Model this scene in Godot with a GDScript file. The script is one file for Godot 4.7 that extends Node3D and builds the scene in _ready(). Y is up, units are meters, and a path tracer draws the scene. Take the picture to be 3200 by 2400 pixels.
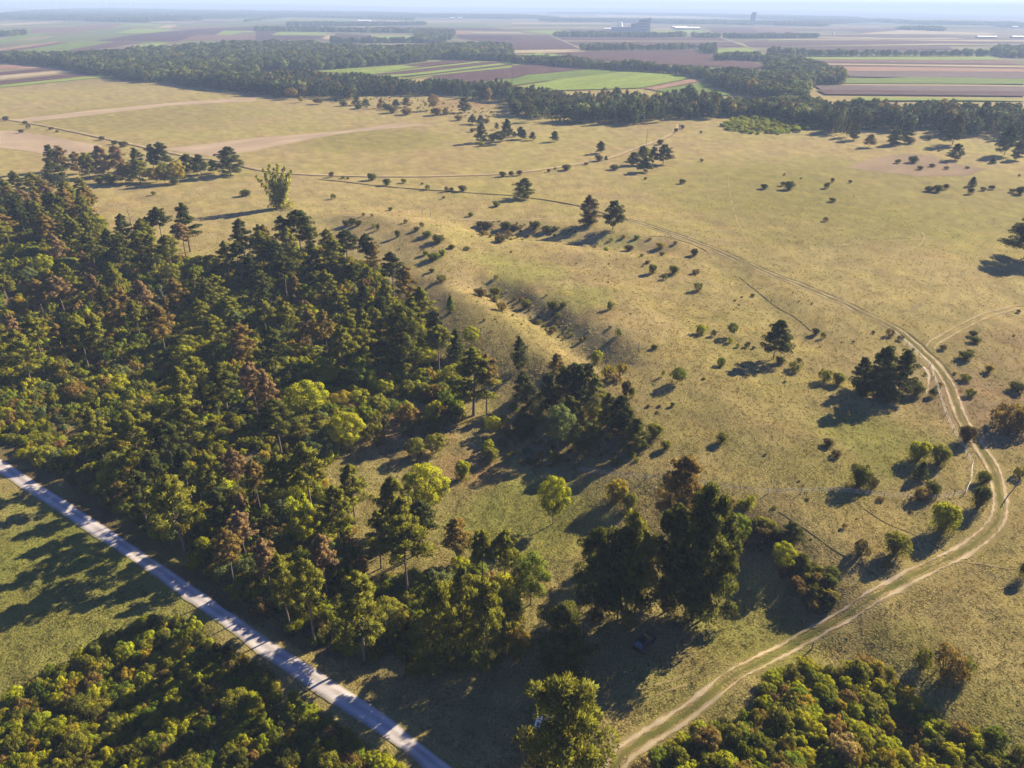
extends Node3D

# a dry meadow with dunes, a pine wood and a field plain, seen from about eighty metres up
const LOW := [Vector2(-179.9, -133.6), Vector2(-148.0, -207.0), Vector2(-118.3, -215.9), Vector2(-74.7, -217.1), Vector2(-38.7, -222.4), Vector2(-25.7, -206.2), Vector2(-15.4, -180.4), Vector2(-7.9, -167.4), Vector2(2.7, -159.7), Vector2(13.0, -141.3), Vector2(20.5, -126.0), Vector2(17.2, -112.9), Vector2(31.3, -104.6), Vector2(38.6, -100.8), Vector2(45.6, -92.5), Vector2(47.6, -83.5), Vector2(40.0, -77.8), Vector2(30.8, -66.7), Vector2(21.0, -54.8), Vector2(12.7, -36.2), Vector2(-2000.0, 60.0), Vector2(-2000.0, -400.0)]
const N_LOW := 20
const RIDGES := [[[Vector2(-8.6, -219.8), Vector2(0.3, -206.9), Vector2(9.7, -192.5), Vector2(16.6, -178.1), Vector2(21.7, -166.7)], -4.4, 7.5],
	[[Vector2(-31.6, -269.4), Vector2(-19.5, -236.9), Vector2(-14.5, -218.8), Vector2(-4.5, -200.0), Vector2(5.5, -182.5), Vector2(14.6, -166.5)], 1.4, 12.0],
	[[Vector2(-45.8, -281.6), Vector2(-34.3, -269.3)], 3.4, 21.0],
	[[Vector2(-67.5, -298.3), Vector2(-52.3, -288.1)], 1.8, 9.0],
	[[Vector2(-13.0, -288.1), Vector2(13.1, -283.6), Vector2(34.0, -271.5), Vector2(50.4, -263.1)], -2.6, 9.0],
	[[Vector2(41.9, -77.4), Vector2(48.0, -70.7), Vector2(50.5, -61.3), Vector2(53.6, -56.2), Vector2(59.3, -51.7)], -2.4, 7.0],
	[[Vector2(27.7, -211.6), Vector2(37.9, -171.2), Vector2(46.4, -137.8), Vector2(57.0, -126.6)], 1.3, 14.0],
	[[Vector2(71.5, -249.8), Vector2(77.0, -212.9), Vector2(81.6, -178.1)], -0.9, 8.0]]
const SUN_AZIMUTH := 52.0
const SUN_HEIGHT := 27.5
const A0 := -54.0
const STEP_A := 0.25
const N_A := 432
const R0 := 30.0
const GROW := 1.0155

var rng := RandomNumberGenerator.new()
var rough := FastNoiseLite.new()
var used := {}
var tint := {}
var leaf_mat := {}
var bark_mat := {}
var low_poly := PackedVector2Array()
var ridge_box := []
var grid := PackedFloat32Array()
var n_r := 0
var wood_poly: PackedVector2Array
var open_poly: PackedVector2Array
var road_line: PackedVector2Array
var track_line: PackedVector2Array
var blobs := []
var grass_tex: NoiseTexture2D
var blotch_tex: NoiseTexture2D


# ---------------------------------------------------------------- names and tags
func numbered(called: String) -> String:
	var n: int = used.get(called, 0)
	used[called] = n + 1
	return called if n == 0 else "%s_%03d" % [called, n]


func tag(o: Node, label := "", category := "", group := "", kind := "") -> Node:
	for pair in [["label", label], ["category", category], ["group", group], ["kind", kind]]:
		if pair[1] != "":
			o.set_meta(pair[0], pair[1])
	return o


func base(called: String, at: Vector3, turn := 0.0) -> Node3D:
	var o := Node3D.new()
	o.name = numbered(called)
	add_child(o)
	o.position = at
	o.rotation.y = turn
	return o


func put(called: String, mesh: Mesh, mat: Material, parent: Node = null) -> MeshInstance3D:
	var o := MeshInstance3D.new()
	o.name = numbered(called) if parent == null else called
	o.mesh = mesh
	if mat:
		o.material_override = mat
	(self if parent == null else parent).add_child(o, true)
	return o


func points(text: String) -> PackedVector2Array:
	var out := PackedVector2Array()
	for w in text.strip_edges().split(" ", false):
		var c := w.split(",")
		out.append(Vector2(float(c[0]), float(c[1])))
	return out


# ---------------------------------------------------------------- terrain
func height(x: float, z: float) -> float:
	if x * x + z * z > 250000.0:
		return 0.0
	var p := Vector2(x, z)
	var d := 1e9
	for i in N_LOW - 1:
		d = minf(d, p.distance_squared_to(Geometry2D.get_closest_point_to_segment(p, LOW[i], LOW[i + 1])))
	d = sqrt(d)
	if Geometry2D.is_point_in_polygon(p, low_poly):
		d = -d
	var h := -5.0 * smoothstep(0.0, 1.0, 0.5 - d / 24.0)
	for k in RIDGES.size():
		if not (ridge_box[k] as Rect2).has_point(p):
			continue
		var line: Array = RIDGES[k][0]
		var e := 1e9
		for i in line.size() - 1:
			e = minf(e, p.distance_squared_to(Geometry2D.get_closest_point_to_segment(p, line[i], line[i + 1])))
		var w: float = RIDGES[k][2]
		if e < 9.0 * w * w:
			h += RIDGES[k][1] * exp(-e / (w * w))
	var r := p.length()
	h += (0.14 * sin(x * 0.19 + z * 0.11) * sin(z * 0.17 - x * 0.05 + 2.0) + 0.35 * sin(x * 0.061 + 1.3) * sin(z * 0.053) + 0.25 * sin(x * 0.021 + z * 0.027)) * smoothstep(0.0, 1.0, (420.0 - r) / 120.0)
	h += rough.get_noise_2d(x * 9.0, z * 9.0) * 0.3 * smoothstep(0.0, 1.0, (400.0 - r) / 200.0)
	return h


func gy(x: float, z: float) -> float:
	var r := sqrt(x * x + z * z)
	var a := (rad_to_deg(atan2(x, -z)) - A0) / STEP_A
	if r < R0 or r > 520.0 or a < 0.0 or a >= N_A:
		return height(x, z)
	var q := log(r / R0) / log(GROW)
	var i := int(q)
	var j := int(a)
	var f := q - i
	var g := a - j
	var w := N_A + 1
	return lerpf(lerpf(grid[i * w + j], grid[i * w + j + 1], g), lerpf(grid[(i + 1) * w + j], grid[(i + 1) * w + j + 1], g), f)


func on_ground(x: float, z: float) -> Vector3:
	return Vector3(x, gy(x, z), z)


const LIFT := 1.8   # the two grain textures average 0.55; this keeps the base colours as written
const STRAW := Vector3(0.268, 0.208, 0.100)
const DULL := Vector3(0.182, 0.143, 0.056)
const OLIVE := Vector3(0.138, 0.128, 0.033)
const GREEN := Vector3(0.108, 0.118, 0.022)
const HEATH := Vector3(0.161, 0.112, 0.064)
const LITTER := Vector3(0.075, 0.055, 0.024)
const SAND := Vector3(0.285, 0.221, 0.119)


func meadow_color(x: float, z: float) -> Vector3:
	var n := rough.get_noise_2d(x * 0.9, z * 0.9)
	var m := rough.get_noise_2d(x * 4.3 + 900.0, z * 4.3)
	var f := rough.get_noise_2d(x * 17.0, z * 17.0 + 400.0)
	var r := sqrt(x * x + z * z)
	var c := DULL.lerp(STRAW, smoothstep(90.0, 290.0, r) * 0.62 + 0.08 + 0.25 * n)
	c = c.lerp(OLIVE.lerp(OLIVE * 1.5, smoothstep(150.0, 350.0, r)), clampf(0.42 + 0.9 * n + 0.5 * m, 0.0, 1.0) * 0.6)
	for b in blobs:
		var d := Vector2(x, z).distance_to(b[0]) / float(b[1])
		if d < 1.3:
			c = c.lerp(b[2], clampf((1.0 - d) * 2.2 + 0.5 * m + 0.3 * f, 0.0, 1.0) * float(b[3]))
	c = c.lerp(c * Vector3(1.2, 1.12, 1.0), clampf(1.4 * rough.get_noise_2d(x * 1.7 + z * 2.6 - 300.0, z * 9.0 - x * 3.0), 0.0, 1.0) * 0.8)
	c *= 1.0 + 0.24 * f + 0.15 * m
	if r < 420.0 and Geometry2D.is_point_in_polygon(Vector2(x, z), wood_poly) and not Geometry2D.is_point_in_polygon(Vector2(x, z), open_poly):
		c = c.lerp(LITTER, clampf(0.75 + m, 0.0, 1.0))
	return c


func plain_color(x: float, z: float) -> Vector3:
	var s := rough.get_noise_2d(x * 0.05 + z * 0.03, z * 0.9)
	var n := rough.get_noise_2d(x * 0.12, z * 0.3 + 70.0)
	return Vector3(0.105, 0.075, 0.058).lerp(Vector3(0.115, 0.125, 0.05), clampf(0.5 + 1.6 * s, 0.0, 1.0)).lerp(Vector3(0.24, 0.20, 0.12), clampf(1.8 * n, 0.0, 0.5))


func ground_mesh() -> ArrayMesh:
	var w := N_A + 1
	n_r = int(log(17000.0 / R0) / log(GROW)) + 1
	var near := int(log(540.0 / R0) / log(GROW)) + 2
	grid.resize(near * w)
	var sins := PackedFloat32Array()
	var coss := PackedFloat32Array()
	for j in w:
		sins.append(sin(deg_to_rad(A0 + j * STEP_A)))
		coss.append(-cos(deg_to_rad(A0 + j * STEP_A)))
	var v := PackedVector3Array()
	var col := PackedColorArray()
	var uv := PackedVector2Array()
	var uv2 := PackedVector2Array()
	for i in n_r:
		var r := R0 * pow(GROW, i)
		for j in w:
			var x := sins[j] * r
			var z := coss[j] * r
			var y := 0.0
			if i < near:
				y = height(x, z)
				grid[i * w + j] = y
			v.append(Vector3(x, y, z))
			var c: Vector3
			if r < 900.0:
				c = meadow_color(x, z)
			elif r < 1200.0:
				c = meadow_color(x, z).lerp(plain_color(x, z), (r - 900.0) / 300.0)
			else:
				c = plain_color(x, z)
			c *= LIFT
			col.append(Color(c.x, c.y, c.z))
			uv.append(Vector2(x, z) / 23.0)
			uv2.append(Vector2(x, z) / 171.0)
	var idx := PackedInt32Array()
	for i in n_r - 1:
		for j in N_A:
			var a := i * w + j
			idx.append_array([a, a + w, a + 1, a + 1, a + w, a + w + 1])
	# behind and beside the camera, and under it, a coarse sheet
	var first := v.size()
	var turns := 24
	var rings := [0.0, 30.0, 80.0, 300.0, 2000.0, 17000.0]
	var a_from := deg_to_rad(A0 + N_A * STEP_A)
	var a_to := deg_to_rad(A0 + 360.0)
	for r in rings:
		for k in turns + 1:
			var a := lerpf(a_from, a_to, float(k) / turns)
			var x: float = sin(a) * r
			var z: float = -cos(a) * r
			v.append(Vector3(x, height(x, z), z))
			var c := meadow_color(x, z) if r < 900.0 else plain_color(x, z)
			c *= LIFT
			col.append(Color(c.x, c.y, c.z))
			uv.append(Vector2(x, z) / 23.0)
			uv2.append(Vector2(x, z) / 171.0)
	for i in rings.size() - 1:
		for k in turns:
			var a := first + i * (turns + 1) + k
			var b := a + turns + 1
			idx.append_array([a, b, a + 1, a + 1, b, b + 1])
	var middle := v.size()
	v.append(Vector3(0, height(0, 0), 0))
	col.append(Color(0.35, 0.3, 0.12))
	uv.append(Vector2.ZERO)
	uv2.append(Vector2.ZERO)
	for j in N_A:
		idx.append_array([middle, j, j + 1])
	return packed(v, PackedVector3Array(), col, idx, uv, uv2)


func packed(v: PackedVector3Array, n: PackedVector3Array, c: PackedColorArray, idx := PackedInt32Array(), uv := PackedVector2Array(), uv2 := PackedVector2Array()) -> ArrayMesh:
	if idx.is_empty():
		for i in v.size():
			idx.append(i)
	if n.is_empty():
		n.resize(v.size())
		n.fill(Vector3.ZERO)
		for k in range(0, idx.size(), 3):
			var a := idx[k]
			var b := idx[k + 1]
			var d := idx[k + 2]
			var q := (v[d] - v[a]).cross(v[b] - v[a])
			n[a] += q
			n[b] += q
			n[d] += q
		for i in n.size():
			n[i] = n[i].normalized() if n[i].length_squared() > 0.0 else Vector3.UP
	var arrays := []
	arrays.resize(Mesh.ARRAY_MAX)
	arrays[Mesh.ARRAY_VERTEX] = v
	arrays[Mesh.ARRAY_NORMAL] = n
	if c.size():
		arrays[Mesh.ARRAY_COLOR] = c
	if uv.size():
		arrays[Mesh.ARRAY_TEX_UV] = uv
	if uv2.size():
		arrays[Mesh.ARRAY_TEX_UV2] = uv2
	arrays[Mesh.ARRAY_INDEX] = idx
	var m := ArrayMesh.new()
	m.add_surface_from_arrays(Mesh.PRIMITIVE_TRIANGLES, arrays)
	return m


# ---------------------------------------------------------------- materials
func noise_tex(freq: float, octaves: int, dark: float, size := 1024) -> NoiseTexture2D:
	var f := FastNoiseLite.new()
	f.seed = int(freq * 1000.0)
	f.noise_type = FastNoiseLite.TYPE_SIMPLEX_SMOOTH
	f.frequency = freq
	f.fractal_octaves = octaves
	f.fractal_gain = 0.6
	var t := NoiseTexture2D.new()
	t.width = size
	t.height = size
	t.seamless = true
	t.noise = f
	var g := Gradient.new()
	g.set_color(0, Color(dark, dark, dark))
	g.set_color(1, Color(1, 1, 1))
	t.color_ramp = g
	return t


func soil(called: String, bump: float) -> StandardMaterial3D:
	var m := StandardMaterial3D.new()
	m.resource_name = called
	m.vertex_color_use_as_albedo = true
	m.albedo_color = Color(1, 1, 1)
	m.albedo_texture = grass_tex
	m.detail_enabled = true
	m.detail_albedo = blotch_tex
	m.detail_blend_mode = BaseMaterial3D.BLEND_MODE_MUL
	m.detail_uv_layer = BaseMaterial3D.DETAIL_UV_2
	m.roughness = 1.0
	m.metallic_specular = 0.1
	if bump > 0.0:
		m.heightmap_enabled = true
		m.heightmap_texture = grass_tex
		m.heightmap_scale = bump
	return m


func plainmat(called: String, c: Vector3, r := 0.9, metal := 0.0, spec := 0.2) -> StandardMaterial3D:
	var m := StandardMaterial3D.new()
	m.resource_name = called
	m.albedo_color = Color(c.x, c.y, c.z).linear_to_srgb()
	m.roughness = r
	m.metallic = metal
	m.metallic_specular = spec
	return m


func leaves(called: String, c: Vector3) -> StandardMaterial3D:
	var m := plainmat(called, c, 0.75, 0.0, 0.18)
	m.vertex_color_use_as_albedo = true
	m.backlight_enabled = true
	m.backlight = Color(0.8, 0.8, 0.6)
	return m


# ---------------------------------------------------------------- plants
class Leafy:
	var v := PackedVector3Array()
	var n := PackedVector3Array()
	var c := PackedColorArray()


func spray(b: Leafy, at: Vector3, dir: Vector3, size: float, wide: float, col: Color, face: Vector3) -> void:
	var side := dir.cross(Vector3(rng.randf() - 0.5, rng.randf() - 0.5, rng.randf() - 0.5)).normalized() * size * wide
	var tip := at + dir * size
	var q := at - side
	var r := at + side
	if (r - q).cross(tip - q).dot(face) > 0.0:
		var s := q
		q = r
		r = s
	b.v.append(q)
	b.v.append(r)
	b.v.append(tip)
	for k in 3:
		b.n.append(face)
		b.c.append(col)


func unit() -> Vector3:
	var y := rng.randf_range(-1.0, 1.0)
	var a := rng.randf() * TAU
	var s := sqrt(1.0 - y * y)
	return Vector3(cos(a) * s, y, sin(a) * s)


func clump(b: Leafy, at: Vector3, radii: Vector3, many: int, size: float, wide: float, hue: float, sky := 0.25, shell := 0.55) -> void:
	var tone := rng.randf_range(0.72, 1.3)
	var warm := rng.randf() * hue
	for i in many:
		var d := unit()
		if d.y < -0.3 and rng.randf() < 0.5:
			d.y = -d.y
		var p := at + d * radii * (shell + (1.0 - shell) * rng.randf())
		var o := (d + unit() * 0.75 + Vector3.UP * sky).normalized()
		var t := tone * rng.randf_range(0.7, 1.35)
		var face := (d * 1.1 + unit() * 0.55 + Vector3.UP * 0.25).normalized()
		spray(b, p, o, size * rng.randf_range(0.7, 1.35), wide, Color(t * (1.0 + warm), t * (1.0 + warm * 0.45), t * (1.0 - warm * 0.3)), face)


func tube(v: PackedVector3Array, n: PackedVector3Array, line: Array, radii: Array, sides := 6) -> void:
	for k in line.size() - 1:
		var p: Vector3 = line[k]
		var q: Vector3 = line[k + 1]
		var d := (q - p).normalized()
		var x := d.cross(Vector3(0.31, 0.17, 0.93)).normalized()
		var y := d.cross(x)
		for s in sides:
			var a := TAU * s / sides
			var e := TAU * (s + 1) / sides
			var na := x * cos(a) + y * sin(a)
			var nb := x * cos(e) + y * sin(e)
			var a0: Vector3 = p + na * radii[k]
			var b0: Vector3 = p + nb * radii[k]
			var a1: Vector3 = q + na * radii[k + 1]
			var b1: Vector3 = q + nb * radii[k + 1]
			var face := [a0, b0, a1, b0, b1, a1]
			if (b0 - a0).cross(a1 - a0).dot(na) > 0.0:
				face = [a0, a1, b0, b0, a1, b1]
			for f in face:
				v.append(f)
			for f in face:
				n.append(na.lerp(nb, 0.5).normalized())


# each returns {leaf, wood}: the meshes of the crown and of the trunk with its limbs, for a plant of the height and width given by TALL and WIDE
func pine_shape(tall: float, wide: float, from: float, seed_: int, many: int, size: float, flat := 0.5, fat := 0.0) -> Dictionary:
	rng.seed = seed_
	var b := Leafy.new()
	var tv := PackedVector3Array()
	var tn := PackedVector3Array()
	var lean := Vector3(rng.randf_range(-1, 1), 0, rng.randf_range(-1, 1)) * tall * 0.02
	var line := []
	var radii := []
	for k in 7:
		var t := k / 6.0
		line.append(Vector3(0, t * tall * 0.96 - (0.3 if k == 0 else 0.0), 0) + lean * sin(t * 3.0) * t * 2.0)
		radii.append(lerpf(tall * 0.0145, 0.04, pow(t, 0.8)))
	tube(tv, tn, line, radii, 7)
	var whorls := 26 if fat == 0.0 else 30
	var along := 3 if fat == 0.0 else 4
	var per: int = many / (whorls * along + 6)
	for k in whorls:
		var t := (k + rng.randf() * 0.8) / whorls
		var y := lerpf(from, 0.95, t) * tall
		var prof := pow(1.0 - t, 0.62 if fat == 0.0 else 0.46) * (0.5 + 0.5 * minf(1.0, t * 5.0 + 0.25))
		var reach := wide * 0.5 * prof * rng.randf_range(0.62 + 12.0 * fat, 1.18 - 6.0 * fat) + wide * 0.05
		var a := k * 2.4 + rng.randf() * 1.1
		var root := Vector3(0, y, 0) + lean * sin(t * 3.0) * t
		var out := Vector3(cos(a), 0, sin(a))
		var tip := root + out * reach + Vector3.UP * reach * rng.randf_range(0.02, 0.35)
		tube(tv, tn, [root, tip.lerp(root, 0.25)], [tall * 0.0045, 0.025], 4)
		for c in along:
			var s := lerpf(0.98, 0.3, c / (along - 0.4)) + rng.randf_range(-0.08, 0.08)
			var at := root.lerp(tip, s) + unit() * wide * 0.05
			var r := wide * rng.randf_range(0.085 + fat, 0.15 + fat) * (1.0 - 0.35 * t)
			clump(b, at, Vector3(r, r * flat, r), per, size, 0.3, 0.25, 0.4)
	for c in 6:
		clump(b, Vector3(0, tall * (0.985 - 0.03 * c), 0) + unit() * wide * 0.035 * c + lean * 0.2, Vector3.ONE * wide * 0.05 * (1.0 + c * 0.25), per, size, 0.28, 0.25, 0.6)
	return {"leaf": packed(b.v, b.n, b.c), "wood": packed(tv, tn, PackedColorArray())}


func broad_shape(tall: float, wide: float, from: float, seed_: int, many: int, size: float, hue: float) -> Dictionary:
	rng.seed = seed_
	var b := Leafy.new()
	var tv := PackedVector3Array()
	var tn := PackedVector3Array()
	var forks := 3
	tube(tv, tn, [Vector3(0, -0.2, 0), Vector3(0.05, tall * 0.16, 0.02), Vector3(0.0, tall * 0.3, 0.06)], [tall * 0.02, tall * 0.016, tall * 0.013], 7)
	var lobes := 24
	var mid := (1.0 + from) * 0.5 * tall
	var half := (1.0 - from) * 0.5 * tall
	for k in lobes:
		var t := (k + 0.5) / lobes
		var y := 1.0 - 1.85 * t
		var a := k * 2.4 + rng.randf() * 0.7
		var s := sqrt(maxf(0.0, 1.0 - y * y)) * rng.randf_range(0.75, 1.1)
		if y < -0.3:
			s *= 0.85
		var d := Vector3(cos(a) * s, y * rng.randf_range(0.85, 1.05), sin(a) * s)
		var r := rng.randf_range(0.16, 0.27)
		var at := Vector3(0, mid, 0) + d * Vector3(wide * 0.5 * (1.0 - r), half * (1.0 - r * 0.8), wide * 0.5 * (1.0 - r))
		clump(b, at, Vector3(wide * r, half * r * 1.5, wide * r) * 0.75, many / lobes, size, 0.42, hue, 0.05, 0.6)
		if k % 2 == 0:
			tube(tv, tn, [Vector3(0, tall * 0.28, 0.05), at.lerp(Vector3(0, tall * 0.35, 0), 0.45) + unit() * 0.2, at], [tall * 0.009, tall * 0.006, 0.02], 5)
	return {"leaf": packed(b.v, b.n, b.c), "wood": packed(tv, tn, PackedColorArray())}


func bush_shape(tall: float, wide: float, seed_: int, many: int, size: float, lobes: int, hue: float, loose: float) -> Dictionary:
	rng.seed = seed_
	var b := Leafy.new()
	var tv := PackedVector3Array()
	var tn := PackedVector3Array()
	for k in lobes:
		var a := k * 2.4 + rng.randf() * 1.5
		var s := sqrt((k + 0.4) / lobes) * (0.33 + 0.1 * loose)
		var top := tall * (1.0 - 1.9 * s * s * rng.randf_range(0.6, 1.3)) * rng.randf_range(0.82 - 0.2 * loose, 1.0)
		var r := wide * rng.randf_range(0.11, 0.20) * (1.0 - 0.3 * loose)
		var at := Vector3(cos(a) * s * wide, maxf(top - r * 0.9, r * 0.4), sin(a) * s * wide)
		clump(b, at, Vector3(r, minf(r, at.y + 0.15) * (1.0 + 0.6 * loose), r), many / lobes, size, 0.4, hue, 0.12 + 0.6 * loose, 0.6)
		clump(b, at * Vector3(0.9, 0.4, 0.9), Vector3(r, at.y * 0.55, r), many / lobes / 3, size, 0.4, hue, 0.1, 0.5)
		tube(tv, tn, [Vector3(0, -0.1, 0) + at * Vector3(0.15, 0, 0.15), at * Vector3(0.7, 0.6, 0.7), at], [0.06, 0.04, 0.015], 4)
	return {"leaf": packed(b.v, b.n, b.c), "wood": packed(tv, tn, PackedColorArray())}


func cone_shape(tall: float, wide: float, seed_: int, many: int) -> Dictionary:
	rng.seed = seed_
	var b := Leafy.new()
	var tv := PackedVector3Array()
	var tn := PackedVector3Array()
	tube(tv, tn, [Vector3(0, -0.2, 0), Vector3(0, tall * 0.8, 0)], [tall * 0.018, 0.02], 6)
	var rows := 26
	for k in rows:
		var t := (k + 0.5) / rows
		var r := wide * 0.5 * pow(1.0 - t, 0.75) * (0.7 + 0.3 * minf(1.0, t * 6.0))
		var a := k * 2.4
		var at := Vector3(cos(a) * r * 0.55, t * tall * 0.94 + 0.1, sin(a) * r * 0.55)
		clump(b, at, Vector3(r * 0.6 + 0.12, tall * 0.07, r * 0.6 + 0.12), many / rows, tall * 0.05, 0.35, 0.15, 0.5)
	return {"leaf": packed(b.v, b.n, b.c), "wood": packed(tv, tn, PackedColorArray())}


func poplar_shape(seed_: int) -> Dictionary:
	rng.seed = seed_
	var b := Leafy.new()
	var tv := PackedVector3Array()
	var tn := PackedVector3Array()
	var stems := [[-7.5, 0.0, 12.5], [-4.2, 1.4, 15.0], [-2.8, -1.6, 16.5], [-0.4, 1.0, 15.5], [0.8, -1.0, 17.0], [2.0, 1.6, 12.0], [3.6, -0.5, 16.0], [5.2, 0.8, 14.0], [6.2, -0.7, 15.0], [-1.2, 2.4, 11.0], [0.5, 3.0, 9.0]]
	for s in stems:
		var foot := Vector3(s[0] * 0.22, -0.2, s[1] * 0.3)
		var top := Vector3(s[0], s[2], s[1])
		tube(tv, tn, [foot, foot.lerp(top, 0.5) * Vector3(0.8, 1, 0.8), top], [0.22, 0.13, 0.03], 5)
		for k in 11:
			var t := lerpf(0.14, 1.0, k / 10.0)
			var p := foot.lerp(top, t) * Vector3(lerpf(0.8, 1.0, t), 1, lerpf(0.8, 1.0, t)) + unit() * 0.4
			var r := lerpf(1.35, 0.42, t) * rng.randf_range(0.7, 1.15)
			clump(b, p, Vector3(r, r * 1.35, r) * 1.15, 80, 0.5, 0.42, 0.3, 0.5)
	for k in 9:
		clump(b, Vector3(rng.randf_range(-5, 6), 1.0, rng.randf_range(-2, 3)), Vector3(1.6, 1.3, 1.5), 70, 0.45, 0.42, 0.4, 0.2)
	return {"leaf": packed(b.v, b.n, b.c), "wood": packed(tv, tn, PackedColorArray())}


func bare_shape(tall: float, seed_: int, limbs: int) -> ArrayMesh:
	rng.seed = seed_
	var tv := PackedVector3Array()
	var tn := PackedVector3Array()
	tube(tv, tn, [Vector3(0, -0.2, 0), Vector3(0.1, tall * 0.5, 0), Vector3(0.02, tall, 0.1)], [tall * 0.016, tall * 0.011, 0.02], 6)
	for k in limbs:
		var t := lerpf(0.3, 0.97, float(k) / limbs)
		var a := k * 2.4
		var out := Vector3(cos(a), rng.randf_range(0.1, 0.7), sin(a)) * tall * 0.24 * (1.15 - t)
		var root := Vector3(0.07, t * tall, 0.03)
		tube(tv, tn, [root, root + out * 0.6, root + out + Vector3.UP * 0.2], [0.07, 0.045, 0.012], 4)
		tube(tv, tn, [root + out * 0.5, root + out * 0.8 + unit() * 0.6], [0.035, 0.012], 3)
	return packed(tv, tn, PackedColorArray())


func low_tree(kind: String, seed_: int) -> ArrayMesh:   # one unit high and wide: a whole tree for the far woods
	rng.seed = seed_
	var b := Leafy.new()
	if kind == "pine":
		for k in 15:
			var t := (k + 0.5) / 15.0
			var a := k * 2.4 + rng.randf()
			var r := 0.42 * pow(1.0 - t, 0.6) * rng.randf_range(0.5, 1.05)
			clump(b, Vector3(cos(a) * r, 0.25 + 0.7 * t, sin(a) * r), Vector3(0.16, 0.07, 0.16) * (1.15 - 0.5 * t), 44, 0.07, 0.42, 0.2, 0.4)
		clump(b, Vector3(0, 0.2, 0), Vector3(0.05, 0.2, 0.05), 16, 0.12, 0.3, 0.0)
	else:
		for k in 13:
			var t := (k + 0.5) / 13.0
			var y := 1.0 - 1.6 * t
			var a := k * 2.4 + rng.randf()
			var s := sqrt(maxf(0.0, 1.0 - y * y)) * 0.32
			clump(b, Vector3(cos(a) * s, 0.53 + 0.3 * y, sin(a) * s), Vector3(0.2, 0.17, 0.2), 56, 0.085, 0.5, 0.3, 0.1)
		clump(b, Vector3(0, 0.15, 0), Vector3(0.3, 0.16, 0.3), 40, 0.12, 0.5, 0.2)
	return packed(b.v, b.n, b.c)


func low_copse(seed_: int) -> ArrayMesh:   # a stretch of closed canopy sixty metres across, for woods several kilometres off
	rng.seed = seed_
	var b := Leafy.new()
	for k in 60:
		var x := rng.randf_range(-32, 32)
		var z := rng.randf_range(-22, 22)
		var h := rng.randf_range(8, 13)
		clump(b, Vector3(x, h * 0.55, z), Vector3(5.5, h * 0.45, 5.5), 16, 4.4, 0.5, 0.2, 0.1)
	return packed(b.v, b.n, b.c)


# ---------------------------------------------------------------- ribbons
func smooth_line(p: PackedVector2Array, step: float) -> PackedVector2Array:
	var out := PackedVector2Array()
	for i in p.size() - 1:
		var a := p[maxi(i - 1, 0)]
		var d := p[mini(i + 2, p.size() - 1)]
		var n := maxi(1, int(p[i].distance_to(p[i + 1]) / step))
		for k in n:
			out.append(p[i].cubic_interpolate(p[i + 1], a, d, float(k) / n))
	out.append(p[p.size() - 1])
	return out


func ribbon(line: PackedVector2Array, offset: float, width: float, lift: float, ragged: float, c: Vector3, seed_: int, fade := 0.0) -> ArrayMesh:
	rng.seed = seed_
	var v := PackedVector3Array()
	var col := PackedColorArray()
	var uv := PackedVector2Array()
	var uv2 := PackedVector2Array()
	var idx := PackedInt32Array()
	for i in line.size():
		var d := (line[mini(i + 1, line.size() - 1)] - line[maxi(i - 1, 0)]).normalized()
		var s := Vector2(-d.y, d.x)
		var wob := rough.get_noise_2d(line[i].x * 6.0, line[i].y * 6.0) * ragged
		var t := 1.0 + 0.22 * rough.get_noise_2d(line[i].x * 20.0 + offset * 90.0, line[i].y * 20.0) + rng.randf_range(-0.06, 0.06)
		var ends := 1.0 if fade <= 0.0 else clampf(minf(i, line.size() - 1 - i) / fade, 0.05, 1.0)
		for k in 3:
			var e := (k - 1) * 0.5 * width * ends
			if k != 1:
				e += (wob + rng.randf_range(-0.5, 0.5) * ragged) * (k - 1)
			var p := line[i] + s * (offset + e)
			v.append(Vector3(p.x, gy(p.x, p.y) + lift, p.y))
			var q := c * t
			if fade >= 0.0:
				q = q.lerp(meadow_color(p.x, p.y), clampf((0.06 if k == 1 else 0.55) + 0.5 * rough.get_noise_2d(p.x * 9.0, p.y * 9.0 + offset * 40.0), 0.0, 1.0))
			q *= 1.45
			col.append(Color(q.x, q.y, q.z))
			uv.append(p / 9.0)
			uv2.append(p / 171.0)
		if i:
			for k in 2:
				var a := (i - 1) * 3 + k
				idx.append_array([a, a + 3, a + 1, a + 1, a + 3, a + 4])
	for k in range(0, idx.size(), 3):
		if (v[idx[k + 1]] - v[idx[k]]).cross(v[idx[k + 2]] - v[idx[k]]).y > 0.0:
			var q := idx[k + 1]
			idx[k + 1] = idx[k + 2]
			idx[k + 2] = q
	return packed(v, PackedVector3Array(), col, idx, uv, uv2)


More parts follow.
